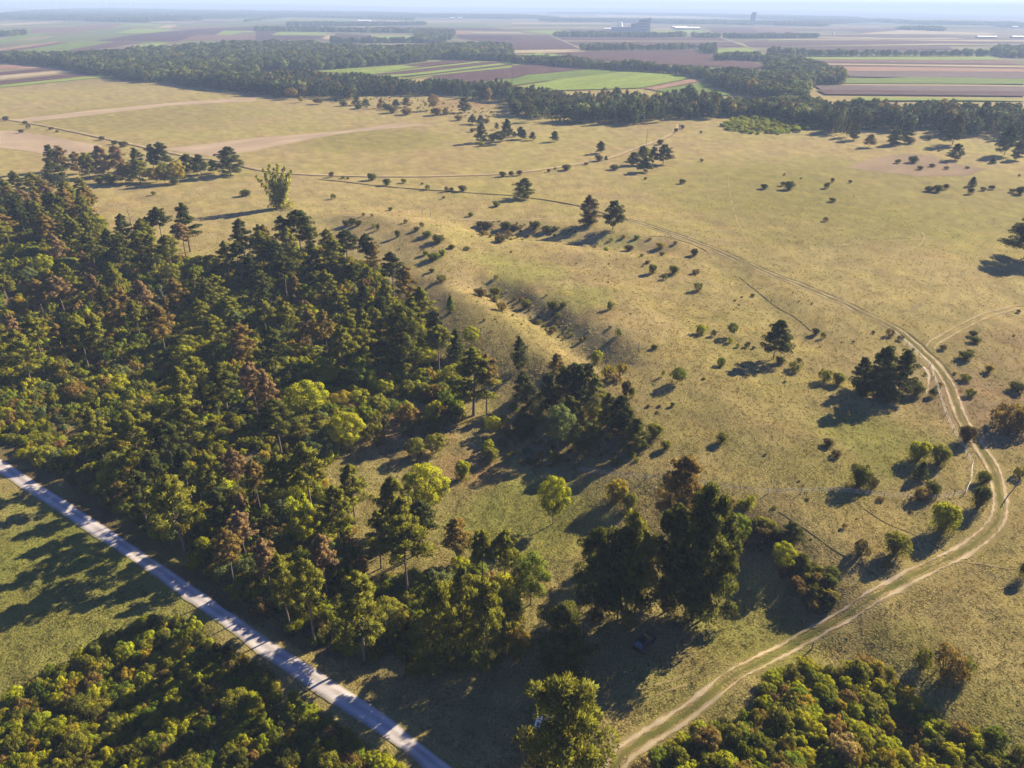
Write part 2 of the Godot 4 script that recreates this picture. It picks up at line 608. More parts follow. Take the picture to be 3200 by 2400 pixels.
func bank(line: PackedVector2Array, width: float, tall: float, c: Vector3, seed_: int) -> ArrayMesh:
	rng.seed = seed_
	var v := PackedVector3Array()
	var col := PackedColorArray()
	var idx := PackedInt32Array()
	for i in line.size():
		var d := (line[mini(i + 1, line.size() - 1)] - line[maxi(i - 1, 0)]).normalized()
		var s := Vector2(-d.y, d.x)
		for k in 5:
			var e := (k - 2) * 0.25 * width * rng.randf_range(0.8, 1.2)
			var p := line[i] + s * e
			var up: float = [-0.1, 0.75, 1.0, 0.75, -0.1][k]
			v.append(Vector3(p.x, gy(p.x, p.y) + 0.03 + tall * up * rng.randf_range(0.6, 1.25), p.y))
			var q := c * rng.randf_range(0.7, 1.3)
			col.append(Color(q.x, q.y, q.z))
		if i:
			for k in 4:
				var a := (i - 1) * 5 + k
				idx.append_array([a, a + 5, a + 1, a + 1, a + 5, a + 6])
	for k in range(0, idx.size(), 3):
		if (v[idx[k + 1]] - v[idx[k]]).cross(v[idx[k + 2]] - v[idx[k]]).y > 0.0:
			var q := idx[k + 1]
			idx[k + 1] = idx[k + 2]
			idx[k + 2] = q
	return packed(v, PackedVector3Array(), col, idx)


func sheet(poly: PackedVector2Array, lift: float, c: Vector3, cell: float, seed_: int) -> ArrayMesh:
	rng.seed = seed_
	var st_v := PackedVector3Array()
	var col := PackedColorArray()
	var uv := PackedVector2Array()
	var uv2 := PackedVector2Array()
	var box := Rect2(poly[0], Vector2.ZERO)
	for p in poly:
		box = box.expand(p)
	var pieces := []
	if cell > 0.0:
		var x := box.position.x
		while x < box.end.x:
			var z := box.position.y
			while z < box.end.y:
				pieces.append_array(Geometry2D.intersect_polygons(poly, PackedVector2Array([Vector2(x, z), Vector2(x + cell, z), Vector2(x + cell, z + cell), Vector2(x, z + cell)])))
				z += cell
			x += cell
	else:
		pieces.append(poly)
	var along := Vector2(1, 0)
	var longest := 0.0
	for i in poly.size():
		var e := poly[(i + 1) % poly.size()] - poly[i]
		if e.length() > longest:
			longest = e.length()
			along = e.normalized()
	for piece: PackedVector2Array in pieces:
		var tri := Geometry2D.triangulate_polygon(piece)
		for k in range(0, tri.size(), 3):
			var t := [piece[tri[k]], piece[tri[k + 1]], piece[tri[k + 2]]]
			if (t[1] - t[0]).cross(t[2] - t[0]) < 0.0:
				t = [t[0], t[2], t[1]]
			for p: Vector2 in t:
				st_v.append(Vector3(p.x, (gy(p.x, p.y) if cell > 0.0 else 0.0) + lift, p.y))
				var q := c * LIFT * ((1.0 + 0.25 * rough.get_noise_2d(p.x * 3.0, p.y * 3.0)) if cell > 0.0 else 1.0)
				col.append(Color(q.x, q.y, q.z))
				var l := p.dot(along)
				var a := p.cross(along)
				uv.append(Vector2(l / 900.0, a / 90.0) if cell == 0.0 else p / 23.0)
				uv2.append(Vector2(l / 2600.0, a / 420.0))
	if st_v.is_empty():
		return null
	return packed(st_v, PackedVector3Array(), col, PackedInt32Array(), uv, uv2)


# ---------------------------------------------------------------- boxes
func box(st: SurfaceTool, lo: Vector3, hi: Vector3, slope := 0.0) -> void:   # SLOPE lifts the top on its +x side
	var p := [Vector3(lo.x, lo.y, lo.z), Vector3(hi.x, lo.y, lo.z), Vector3(hi.x, lo.y, hi.z), Vector3(lo.x, lo.y, hi.z), Vector3(lo.x, hi.y, lo.z), Vector3(hi.x, hi.y + slope, lo.z), Vector3(hi.x, hi.y + slope, hi.z), Vector3(lo.x, hi.y, hi.z)]
	for f in [[0, 4, 5, 1], [1, 5, 6, 2], [2, 6, 7, 3], [3, 7, 4, 0], [4, 7, 6, 5], [0, 1, 2, 3]]:
		var mid := (lo + hi) * 0.5
		var a: Vector3 = p[f[0]]
		var b: Vector3 = p[f[1]]
		var c: Vector3 = p[f[2]]
		var out := (a + c) * 0.5 - mid
		var order := [0, 1, 2, 0, 2, 3] if (b - a).cross(c - a).dot(out) < 0.0 else [0, 2, 1, 0, 3, 2]
		for k in order:
			st.add_vertex(p[f[k]])


func begin() -> SurfaceTool:
	var st := SurfaceTool.new()
	st.begin(Mesh.PRIMITIVE_TRIANGLES)
	st.set_smooth_group(-1)
	return st


func finish(st: SurfaceTool) -> ArrayMesh:
	st.generate_normals()
	return st.commit()


func boxes(list: Array) -> ArrayMesh:
	var st := begin()
	for l in list:
		box(st, l[0], l[1], l[2] if l.size() > 2 else 0.0)
	return finish(st)


func drum(radius: float, tall: float, top := -1.0, sides := 20) -> CylinderMesh:
	var m := CylinderMesh.new()
	m.bottom_radius = radius
	m.top_radius = radius if top < 0.0 else top
	m.height = tall
	m.radial_segments = sides
	m.rings = 1
	return m


# ---------------------------------------------------------------- vehicle: body lofted from cross sections, glass, wheels
func loft(rows: Array) -> ArrayMesh:   # rows of [z, half width low, half width waist, half width top, y low, y waist, y top]
	var st := SurfaceTool.new()
	st.begin(Mesh.PRIMITIVE_TRIANGLES)
	st.set_smooth_group(-1)
	var rings := []
	for r in rows:
		rings.append([Vector3(-r[1], r[4], r[0]), Vector3(-r[2], r[5], r[0]), Vector3(-r[3] * 0.96, r[6] - 0.05, r[0]), Vector3(-r[3] * 0.8, r[6], r[0]), Vector3(r[3] * 0.8, r[6], r[0]), Vector3(r[3] * 0.96, r[6] - 0.05, r[0]), Vector3(r[2], r[5], r[0]), Vector3(r[1], r[4], r[0])])
	for i in rings.size() - 1:
		for k in 8:
			var a: Vector3 = rings[i][k]
			var b: Vector3 = rings[i][(k + 1) % 8]
			var c: Vector3 = rings[i + 1][k]
			var d: Vector3 = rings[i + 1][(k + 1) % 8]
			for q in [a, b, c, b, d, c]:
				st.add_vertex(q)
	for e in [0, rings.size() - 1]:
		for k in range(1, 7):
			var t := [rings[e][0], rings[e][k], rings[e][k + 1]]
			if e == 0:
				t = [rings[e][0], rings[e][k + 1], rings[e][k]]
			for q in t:
				st.add_vertex(q)
	st.generate_normals()
	return st.commit()


func vehicle(called: String, label: String, category: String, at: Vector3, turn: float, paint: Material, van: bool) -> void:
	var o := base(called, at, turn)
	tag(o, label, category)
	var body := [[-2.1, 0.72, 0.78, 0.72, 0.4, 0.55, 0.72], [-1.95, 0.84, 0.88, 0.8, 0.28, 0.6, 0.86], [-0.95, 0.86, 0.9, 0.82, 0.26, 0.62, 0.98], [1.9, 0.86, 0.9, 0.82, 0.26, 0.62, 1.0], [2.1, 0.78, 0.84, 0.78, 0.36, 0.6, 0.94]]
	var cabin := [[-1.0, 0.78, 0.76, 0.66, 0.9, 0.95, 1.0], [-0.25, 0.8, 0.76, 0.62, 0.9, 1.2, 1.46], [1.35, 0.8, 0.76, 0.62, 0.9, 1.2, 1.5], [2.0, 0.78, 0.76, 0.66, 0.9, 0.95, 1.02]]
	if van:
		body = [[-2.6, 0.8, 0.86, 0.8, 0.4, 0.6, 0.9], [-2.4, 0.9, 0.94, 0.86, 0.3, 0.7, 1.1], [-1.5, 0.92, 0.97, 0.88, 0.28, 0.8, 1.25], [2.45, 0.92, 0.97, 0.88, 0.28, 0.8, 1.25], [2.55, 0.9, 0.94, 0.86, 0.32, 0.8, 1.22]]
		cabin = [[-1.8, 0.86, 0.85, 0.8, 1.15, 1.2, 1.25], [-1.0, 0.88, 0.86, 0.76, 1.15, 1.6, 1.95], [2.4, 0.88, 0.86, 0.76, 1.15, 1.6, 1.98], [2.52, 0.86, 0.84, 0.74, 1.15, 1.55, 1.9]]
	put("body", loft(body), paint, o)
	put("cabin", loft(cabin), paint, o)
	var glass := plainmat("dark glass", Vector3(0.03, 0.04, 0.05), 0.08, 0.0, 0.6)
	var zf: float = cabin[0][0]
	var zg: float = cabin[1][0]
	var yt: float = cabin[1][6]
	var yb: float = cabin[0][6]
	var w := 0.58 if not van else 0.7
	var st := begin()
	for s in [[zf, zg, yb, yt], [cabin[3][0], cabin[2][0], cabin[3][6] if not van else 1.3, cabin[2][6]]]:
		var side := signf(s[0] - s[1]) * 0.02
		var q := [Vector3(-w, lerpf(s[2], s[3], 0.12) + 0.02, lerpf(s[0], s[1], 0.12) + side), Vector3(w, lerpf(s[2], s[3], 0.12) + 0.02, lerpf(s[0], s[1], 0.12) + side), Vector3(w * 0.92, lerpf(s[2], s[3], 0.88) + 0.02, lerpf(s[0], s[1], 0.88) + side), Vector3(-w * 0.92, lerpf(s[2], s[3], 0.88) + 0.02, lerpf(s[0], s[1], 0.88) + side)]
		for k in [0, 1, 2, 0, 2, 3]:
			st.add_vertex(q[k])
	put("windscreen", finish(st), glass, o)
	for s in [-1.0, 1.0]:
		var x: float = s * (0.8 if not van else 0.89)
		put("side_window", boxes([[Vector3(x - 0.01, yb + 0.08, zg + 0.05), Vector3(x + 0.01, yt - 0.14, zg + 1.5)]]), glass, o)
	var rubber := plainmat("tyre rubber", Vector3(0.015, 0.015, 0.016), 0.9)
	var alloy := plainmat("wheel metal", Vector3(0.35, 0.36, 0.38), 0.35, 0.8, 0.5)
	for s in [[-0.82, -1.35], [0.82, -1.35], [-0.82, 1.35], [0.82, 1.35]]:
		var wheel := put("wheel", drum(0.33, 0.22), rubber, o)
		wheel.position = Vector3(s[0] * (1.0 if not van else 1.07), 0.33, s[1])
		wheel.rotation.z = PI / 2
		put("rim", drum(0.19, 0.236), alloy, wheel)
	for s in [-0.6, 0.6]:
		put("headlight", boxes([[Vector3(s - 0.14, 0.6, body[0][0] - 0.015), Vector3(s + 0.14, 0.72, body[0][0] + 0.06)]]), plainmat("lamp glass", Vector3(0.6, 0.6, 0.58), 0.15, 0.0, 0.5), o)
		put("tail_light", boxes([[Vector3(s - 0.12, 0.7, body[4][0] - 0.05), Vector3(s + 0.12, 0.86, body[4][0] + 0.02)]]), plainmat("tail lamp", Vector3(0.25, 0.015, 0.012), 0.2, 0.0, 0.5), o)


# ---------------------------------------------------------------- scattered masses
func mass(called: String, label: String, meshes: Array, mat: Material, spots: Array) -> void:   # spots: [Transform3D, Color]
	var lots := []
	for m in meshes:
		lots.append([])
	for i in spots.size():
		lots[i % meshes.size()].append(spots[i])
	for k in meshes.size():
		if lots[k].is_empty():
			continue
		var mm := MultiMesh.new()
		mm.transform_format = MultiMesh.TRANSFORM_3D
		mm.use_colors = true
		mm.mesh = meshes[k]
		mm.instance_count = lots[k].size()
		for i in lots[k].size():
			mm.set_instance_transform(i, lots[k][i][0])
			mm.set_instance_color(i, lots[k][i][1])
		var o := MultiMeshInstance3D.new()
		o.name = numbered(called)
		o.multimesh = mm
		o.material_override = mat
		add_child(o)
		tag(o, label, "", "", "stuff")


func scatter(poly: PackedVector2Array, gap: float) -> PackedVector2Array:
	var r := Rect2(poly[0], Vector2.ZERO)
	for p in poly:
		r = r.expand(p)
	var out := PackedVector2Array()
	var x := r.position.x
	while x < r.end.x:
		var z := r.position.y
		while z < r.end.y:
			var p := Vector2(x + rng.randf_range(-0.5, 0.5) * gap, z + rng.randf_range(-0.5, 0.5) * gap)
			if Geometry2D.is_point_in_polygon(p, poly):
				out.append(p)
			z += gap
		x += gap
	return out


func stand(p: Vector2, wide: float, tall: float, y := 0.0) -> Transform3D:
	return Transform3D(Basis(Vector3.UP, rng.randf() * TAU).scaled(Vector3(wide, tall, wide)), Vector3(p.x, y, p.y))


func to_line(p: Vector2, line: PackedVector2Array) -> float:
	var d := 1e9
	for i in line.size() - 1:
		d = minf(d, p.distance_squared_to(Geometry2D.get_closest_point_to_segment(p, line[i], line[i + 1])))
	return sqrt(d)


func shade(t: String, spread := 0.25) -> Color:
	var c: Vector3 = tint[t] * rng.randf_range(1.0 - spread, 1.0 + spread)
	return Color(c.x * rng.randf_range(0.9, 1.12), c.y, c.z)


func _ready() -> void:
	# ------------------------------------------------ camera, sky, sun, exposure
	var cam := Camera3D.new()
	cam.name = "camera"
	cam.position = Vector3(0, 80, 0)
	cam.rotation = Vector3(-0.48350, 0, deg_to_rad(0.54))
	cam.fov = 56.0
	cam.near = 1.0
	cam.far = 45000.0
	cam.current = true
	add_child(cam)
	var env := Environment.new()
	env.background_mode = Environment.BG_SKY
	var air := ProceduralSkyMaterial.new()
	air.sky_top_color = Color(0.17, 0.285, 0.54)
	air.sky_horizon_color = Color(0.97, 0.98, 1.0)
	air.sky_curve = 0.055
	air.sky_energy_multiplier = 0.85
	air.ground_bottom_color = Color(0.3, 0.28, 0.22)
	air.ground_horizon_color = Color(0.85, 0.88, 0.92)
	air.sun_angle_max = 25.0
	env.sky = Sky.new()
	env.sky.sky_material = air
	env.tonemap_mode = Environment.TONE_MAPPER_LINEAR
	env.tonemap_exposure = 3.45
	env.fog_enabled = true
	env.fog_density = 0.000195
	env.fog_light_color = Color(0.735, 0.84, 1.0)
	env.sdfgi_enabled = true
	env.ssao_enabled = true
	env.ssil_enabled = true
	var world := WorldEnvironment.new()
	world.name = "world"
	world.environment = env
	add_child(world)
	var to_sun := Vector3(sin(deg_to_rad(SUN_AZIMUTH)) * cos(deg_to_rad(SUN_HEIGHT)), sin(deg_to_rad(SUN_HEIGHT)), -cos(deg_to_rad(SUN_AZIMUTH)) * cos(deg_to_rad(SUN_HEIGHT)))
	var sun := DirectionalLight3D.new()
	sun.name = "sun"
	sun.basis = Basis.looking_at(-to_sun)
	sun.light_energy = 1.6
	sun.light_color = Color(1.0, 0.935, 0.81)
	sun.light_angular_distance = 0.5
	sun.shadow_enabled = true
	add_child(sun)

	# ------------------------------------------------ shared data
	rng.seed = 11
	rough.seed = 5
	rough.noise_type = FastNoiseLite.TYPE_SIMPLEX_SMOOTH
	rough.frequency = 0.012
	rough.fractal_octaves = 3
	low_poly = PackedVector2Array(LOW)
	for r in RIDGES:
		var q := Rect2(r[0][0], Vector2.ZERO)
		for p in r[0]:
			q = q.expand(p)
		ridge_box.append(q.grow(3.0 * r[2]))
	wood_poly = points("-227.9,-319.9 -189.5,-321.1 -149.3,-260.9 -127.3,-246.1 -107.5,-237.1 -96.2,-246.0 -68.0,-251.1 -48.7,-236.0 -33.5,-215.5 -22.0,-181.4 -14.1,-160.9 -11.4,-145.3 -14.6,-133.3 -34.6,-132.3 -39.5,-123.7 -34.8,-107.4 -23.2,-90.6 -8.0,-93.9 -0.9,-87.4 2.0,-75.5 -14.5,-71.2 -31.8,-77.0 -53.4,-89.3 -83.8,-110.3 -105.8,-124.3 -144.0,-142.7 -275.1,-302.0")
	open_poly = points("-36.9,-155.1 -17.3,-151.7 -9.9,-139.3 -2.4,-129.8 -7.1,-122.8 -21.0,-120.5 -33.2,-125.5 -38.8,-137.9")
	road_line = points("-110.2,-127.2 -105.0,-123.0 -85.0,-109.9 -69.5,-99.2 -58.2,-91.6 -47.0,-84.0 -38.2,-78.1 -26.9,-70.6 -19.5,-65.1 -12.3,-60.7 -7.4,-57.0")
	track_line = smooth_line(points("47.4,-305.0 56.2,-291.7 66.7,-274.1 74.6,-260.5 81.5,-246.6 86.4,-234.6 93.5,-221.3 97.8,-213.0 101.4,-204.0 104.7,-195.6 107.3,-189.4 108.2,-182.5 108.4,-174.8 108.2,-168.0 107.2,-161.3 105.9,-155.3 104.1,-150.1 101.5,-143.3 99.3,-136.9 98.0,-131.1 97.1,-126.7 96.1,-121.6 93.9,-116.0 91.1,-110.1 89.1,-106.4 86.3,-102.6 83.3,-99.7 79.4,-96.8 75.3,-94.2 70.9,-91.8 65.0,-88.8 58.4,-85.2 51.2,-81.5 44.9,-79.1 40.1,-76.6 35.3,-73.6 31.7,-71.4 26.8,-67.6 22.6,-64.8 18.1,-62.2 14.8,-59.9 13.0,-57.6 11.1,-54.7"), 0.7)
	var named := {"green": GREEN, "olive": OLIVE, "straw": STRAW, "heath": HEATH, "sand": SAND, "litter": LITTER, "dull": DULL, "rust": Vector3(0.20, 0.12, 0.055), "lime": Vector3(0.19, 0.19, 0.05)}  # litter spots on the hollow bank also carry its shade as colour
	for l in """-73.0 -90.6 34 green 0.8
-71.3 -76.2 22 olive 0.6
4.0 -107.6 17 green 0.65
37.1 -81.4 14 green 0.55
24.1 -67.2 10 olive 0.6
-24.4 -138.2 13 rust 0.75
-9.0 -124.4 9 rust 0.6
111.6 -144.2 22 heath 0.75
134.0 -173.9 24 heath 0.6
77.0 -128.7 15 green 0.55
61.0 -117.4 12 olive 0.5
3.4 -232.3 17 lime 0.6
118.1 -191.2 26 olive 0.35
106.5 -250.5 40 olive 0.4
124.6 -300.7 60 olive 0.35
20.1 -207.9 14 lime 0.45
40.0 -276.3 12 lime 0.4
-7.9 -246.6 10 lime 0.4
189.0 -354.3 110 olive 0.5
122.7 -231.1 50 straw 0.35
115.1 -371.9 70 olive 0.35
-296.5 -601.9 110 olive 0.35
-96.0 -502.2 60 olive 0.5
-89.4 -342.3 60 straw 0.4
-46.8 -696.2 45 rust 0.6
101.6 -577.8 40 heath 0.3
5.9 -199.3 8 sand 0.2
17.7 -174.1 7 sand 0.2
-13.3 -224.8 9 sand 0.2
35.2 -186.2 14 straw 0.5
18.4 -248.5 10 heath 0.3
1.8 -212.4 6 litter 0.45
12.6 -196.8 6 litter 0.45
43.8 -100.6 7 litter 0.5
46.9 -85.6 7 litter 0.45
56.8 -74.0 8 olive 0.6
58.3 -62.2 10 green 0.4
51.3 -248.3 22 dull 0.4
351.3 -646.8 70 olive 0.4""".strip_edges().split("\n"):
		var w := l.split(" ")
		blobs.append([Vector2(float(w[0]), float(w[1])), float(w[2]), named[w[3]], float(w[4])])
	tint = {
		"dark": Vector3(0.062, 0.074, 0.017), "darkolive": Vector3(0.102, 0.110, 0.018), "olive": Vector3(0.180, 0.182, 0.022), "brown": Vector3(0.220, 0.155, 0.044), "rust": Vector3(0.250, 0.168, 0.086),
		"dusky": Vector3(0.120, 0.094, 0.036), "green": Vector3(0.138, 0.178, 0.015), "yellowgreen": Vector3(0.285, 0.300, 0.014), "yellow": Vector3(0.33, 0.335, 0.018), "gold": Vector3(0.300, 0.240, 0.022),
		"teal": Vector3(0.135, 0.170, 0.060), "straw": Vector3(0.30, 0.225, 0.09), "grey": Vector3(0.21, 0.18, 0.15), "farolive": Vector3(0.074, 0.094, 0.038), "fardark": Vector3(0.046, 0.062, 0.030), "sunlit_leaf": Vector3(0.32, 0.37, 0.03),  # final tint is raised to paint sun glowing through the far scrub
	}
	for k in tint:
		leaf_mat[k] = leaves(k + " leaves", tint[k])
	var any_leaf := leaves("leaves of many tints", Vector3.ONE)
	var bark := plainmat("pine bark", Vector3(0.16, 0.125, 0.10), 0.95)
	var grey_bark := plainmat("grey bark", Vector3(0.20, 0.18, 0.155), 0.95)
	var twig := plainmat("twigs", Vector3(0.11, 0.085, 0.06), 0.95)
	grass_tex = noise_tex(0.045, 5, 0.62)
	blotch_tex = noise_tex(0.014, 5, 0.84)

	# ------------------------------------------------ the setting
	var turf := soil("dry turf", 28.0)
	var g := put("ground", ground_mesh(), turf)
	tag(g, "dry straw-coloured meadow with low dunes running out to a flat plain", "", "", "structure")
	var flat_soil := soil("field soil", 0.0)
	var field_color := {"greygreen": Vector3(0.105, 0.120, 0.050), "lightgreen": Vector3(0.165, 0.205, 0.042), "green": Vector3(0.110, 0.150, 0.034), "pink": Vector3(0.225, 0.140, 0.098), "purple": Vector3(0.082, 0.046, 0.044), "plum": Vector3(0.062, 0.034, 0.036),
		"pinkpurple": Vector3(0.135, 0.082, 0.068), "pale": Vector3(0.29, 0.235, 0.14), "greypurple": Vector3(0.115, 0.085, 0.080), "straw": Vector3(0.315, 0.245, 0.145), "pinkstraw": Vector3(0.300, 0.228, 0.150), "circle": Vector3(0.215, 0.158, 0.098)}
	var words := {"greygreen": "grey-green", "lightgreen": "light green", "green": "green", "pink": "pinkish", "purple": "purple-brown ploughed", "plum": "dark ploughed", "pinkpurple": "mauve harrowed", "pale": "pale stubble", "greypurple": "grey-brown", "straw": "straw", "pinkstraw": "pinkish mown", "circle": "round brownish"}
	var n_field := 0
	for l in """greygreen|-957,-1473 -1079,-1791 -1327,-2591 -1297,-2734 -1116,-2270 -991,-1780 -885,-1409 -855,-1312
lightgreen|-1131,-2266 -1263,-2677 -1129,-2654 -1001,-2254
greygreen|-1009,-1776 -1125,-2221 -1053,-2240 -944,-1790
green|-855,-1312 -963,-1729 -885,-1745 -817,-1439 -832,-1316
pink|-957,-1473 -1011,-1747 -977,-1710 -913,-1404
purple|-911,-1401 -979,-1705 -954,-1704 -870,-1335
plum|-946,-1790 -1042,-2243 -957,-2266 -830,-1785
purple|-810,-1421 -884,-1762 -816,-1749 -764,-1393
lightgreen|-719,-1401 -788,-1738 -749,-1735 -685,-1442 -680,-1389
pinkpurple|-1472,-2426 -1590,-3113 -1515,-3142 -1286,-2373 -1321,-2169
green|-1545,-2404 -1553,-2582 -1321,-2169 -1339,-2078
green|-1165,-1802 -1323,-2150 -1261,-2167 -1080,-1668
pale|-1232,-2756 -1370,-3162 -1314,-3127 -1176,-2746
lightgreen|-1500,-3056 -1574,-3256 -1391,-3191 -1337,-2996
lightgreen|-822,-2194 -915,-2514 -845,-2534 -782,-2204
pinkpurple|-698,-1519 -766,-1787 -854,-2169 -714,-2204 -624,-1921 -764,-1846
plum|-1042,-2252 -1048,-2680 -990,-3072 -828,-2563 -922,-2535 -828,-2210 -875,-2198 -762,-1799 -828,-1786 -955,-2266
greygreen|-1192,-3174 -1382,-3897 -1311,-4080 -1041,-3232
pink|-718,-1095 -624,-1074 -621,-1044 -664,-1010
purple|-643,-976 -625,-1040 -591,-1028 -616,-934
pale|-613,-930 -584,-1006 -558,-991 -581,-878
purple|-572,-865 -547,-970 -509,-957 -548,-826
lightgreen|-544,-821 -501,-942 -481,-933 -529,-796
pale|-1895,-2957 -1954,-3159 -1969,-3487 -1901,-3399 -1800,-2941 -1810,-2822
pale|-2169,-4120 -1983,-4052 -1852,-3782 -1972,-3722
pale|-1713,-3738 -1572,-3697 -1481,-3469 -1564,-3432
lightgreen|-2315,-4868 -2570,-5757 -2261,-5464 -2081,-4925
pale|-2590,-4057 -2633,-4300 -2473,-4018 -2434,-3809
pale|-5614,-9258 -6242,-10862 -5245,-9451 -4969,-8389
pink|-5074,-9825 -5305,-11626 -4574,-10243 -4468,-8818
lightgreen|-673,-2206 -721,-2449 -575,-2448 -529,-2217
plum|-811,-2510 -733,-2478 -672,-2198 -527,-2209 -491,-2017 -614,-1891
plum|-442,-1915 -533,-2379 -407,-2273 -320,-1805
lightgreen|-405,-2248 -280,-2279 -226,-1974 -231,-1851 -330,-1859
pale|-488,-2018 -517,-2195 -505,-2223 -454,-1958
lightgreen|-265,-1032 -234,-1075 -167,-1147 -135,-1124 -177,-1011 -199,-992
purple|-163,-1147 -100,-1270 -62,-1248 -136,-1126
lightgreen|-196,-990 -177,-1010 -62,-1240 -38,-1249 -158,-1032 -184,-975
purple|-177,-1003 -157,-1028 -38,-1246 -11,-1234 -139,-1007 -179,-977
lightgreen|-178,-972 -138,-1005 -10,-1232 -5,-1230 -5,-1203 -110,-1010 -147,-959
purple|-144,-956 -107,-1010 -5,-1200 -4,-1172 -130,-961
lightgreen|-140,-929 -120,-972 -4,-1167 -4,-1123 -104,-983 -129,-927
purple|-108,-929 -99,-987 -4,-1119 -4,-955 -45,-898 -92,-916
green|-46,-895 -4,-952 -3,-863 -35,-854
pink|-268,-2729 -153,-2726 -126,-2488 -173,-2397 -201,-2574
plum|-172,-2333 -10,-2392 -8,-2008 -154,-2131
purple|-149,-2102 -8,-1988 -6,-1597 -29,-1834
greygreen|-408,-3690 -132,-3802 -73,-3144 -368,-3045
purple|-514,-3191 -75,-3065 -37,-2836 -470,-2864
greygreen|-1181,-3671 -978,-3662 -872,-3297 -1069,-3319
pale|-749,-4140 -197,-4278 -184,-4112 -697,-3885
pale|-1670,-5304 -1472,-5328 -1357,-4911 -1529,-4807
purple|-1055,-3995 -740,-4028 -685,-3788 -969,-3666
lightgreen|-663,-2736 -502,-2696 -484,-2583 -627,-2587
pale|-1024,-6394 -766,-7434 -664,-6820 -915,-5813
green|-3,-943 17,-1003 108,-1107 156,-1087 53,-946 5,-870 -3,-863
lightgreen|5,-845 52,-943 156,-1083 212,-1046 215,-970 139,-851 83,-828 33,-812
purple|-5,-1181 23,-1189 109,-1111 17,-1007 -3,-951
lightgreen|-5,-1203 24,-1199 -1,-1163 -4,-1158
pink|140,-847 215,-959 229,-945 149,-828
green|148,-826 223,-924 219,-891 220,-784 171,-775
lightgreen|12,-2775 153,-2854 248,-2486 156,-2283 119,-2406
purple|-10,-2401 102,-2338 132,-1642 -6,-1597
pale|-6,-1568 130,-1620 138,-1540 77,-1492 -6,-1461
lightgreen|15,-1420 46,-1480 91,-1408 47,-1379
purple|76,-1485 225,-1586 378,-1641 353,-1499 387,-1287 371,-1160 347,-1148 227,-1216 90,-1360
purple|120,-2233 581,-2284 567,-2117 116,-2041
pale|118,-2022 565,-2096 557,-2055 118,-1976
purple|119,-1946 538,-2006 512,-1789 429,-1764 149,-1788 124,-1810
lightgreen|429,-1693 516,-1755 484,-1596 392,-1542
lightgreen|383,-2603 487,-2888 725,-3168 649,-2696 539,-2541
purple|816,-3441 990,-3500 837,-2659 803,-2549 636,-2488
pinkpurple|1024,-3603 1211,-3869 885,-2816
purple|585,-2047 674,-2133 571,-1800 526,-1782
pale|-17,-4076 473,-4023 465,-3854 -16,-3779
greygreen|-15,-3604 440,-3692 416,-3448 -14,-3334
pale|-14,-3246 413,-3375 388,-3248 -13,-3116
purple|192,-2960 371,-2959 367,-2620 267,-2531
pale|501,-2999 739,-3173 749,-3317 551,-3190
pale|738,-7718 1571,-7492 1862,-6975 1573,-6220 688,-6256
lightgreen|503,-1420 890,-1493 861,-1394 639,-1372 494,-1358
pinkpurple|491,-1352 636,-1366 857,-1384 827,-1292 606,-1298 492,-1299
purple|490,-1293 603,-1292 828,-1285 813,-1260 485,-1269
pale|483,-1263 809,-1255 784,-1214 575,-1231 477,-1233
purple|475,-1228 573,-1226 781,-1209 769,-1190 467,-1199
pink|466,-1194 561,-1199 766,-1185 727,-1122 465,-1108 466,-1154
greypurple|463,-1104 724,-1118 655,-1007 434,-1017
green|417,-983 525,-1018 653,-1004 610,-935 549,-929 389,-921
pale|385,-912 544,-919 598,-916 591,-904 381,-905
greypurple|344,-896 587,-899 555,-846 332,-844
purple|327,-843 553,-844 525,-799 320,-798
lightgreen|340,-776 504,-765 499,-757 326,-743
purple|641,-2027 1026,-2229 1404,-2209 1361,-2139 1103,-2069 576,-1816
pale|571,-1800 1096,-2055 1315,-2067 1303,-2046
purple|559,-1763 1025,-1898 967,-1754 523,-1644
pale|698,-2210 1353,-2478 1340,-2391 679,-2148
purple|1399,-3378 1836,-3783 1624,-3292 1224,-2849
pink|1473,-3661 1589,-3858 1443,-3474
green|998,-1768 1092,-1833 985,-1657 958,-1673
pinkpurple|1109,-3540 1230,-3674 968,-2671 830,-2636
pale|1639,-3373 1675,-3163 1809,-3006 1641,-2790 1304,-2758 1127,-2712
greygreen|1844,-4468 2410,-4836 2899,-4608 2530,-4015 2023,-4052
pinkstraw|-380.6,-569.8 -348.2,-631.2 -300.9,-692.6 -245.5,-732.1 -237.4,-706.6 -296.7,-667.6 -343.7,-588.0 -361.3,-565.0
pinkstraw|-215.1,-456.2 -172.3,-502.0 -146.6,-518.1 -121.5,-535.0 -88.7,-573.8 -71.9,-571.9 -61.0,-567.8 -91.6,-547.7 -123.0,-519.5 -157.8,-456.4 -171.6,-433.7
pinkstraw|-370.2,-519.9 -345.7,-521.4 -300.3,-494.6 -256.9,-466.1 -249.5,-454.3 -259.2,-438.4 -271.1,-434.1 -295.0,-448.0 -334.7,-466.1
circle|188.2,-419.6 210.5,-443.8 232.5,-461.8 250.1,-465.5 256.7,-457.3 253.8,-442.3 267.9,-419.1 243.6,-398.7 218.0,-397.6 202.6,-405.0""".strip_edges().split("\n"):
		var w := l.split("|")
		var near: bool = w[0] in ["straw", "pinkstraw", "circle"]
		var m := sheet(points(w[1]), 0.07 if near else 0.15 + 0.014 * n_field, field_color[w[0]], 14.0 if near else 0.0, n_field + 1)
		if m == null:
			continue
		n_field += 1
		var o := put("meadow_strip" if near else "field", m, turf if near else flat_soil)
		tag(o, ("%s strip of meadow" if near else "%s field on the plain") % words[w[0]], "", "", "structure")
	rng.seed = 91
	var far_kinds := ["greygreen", "lightgreen", "pale", "purple", "plum", "green", "pinkpurple", "pale"]
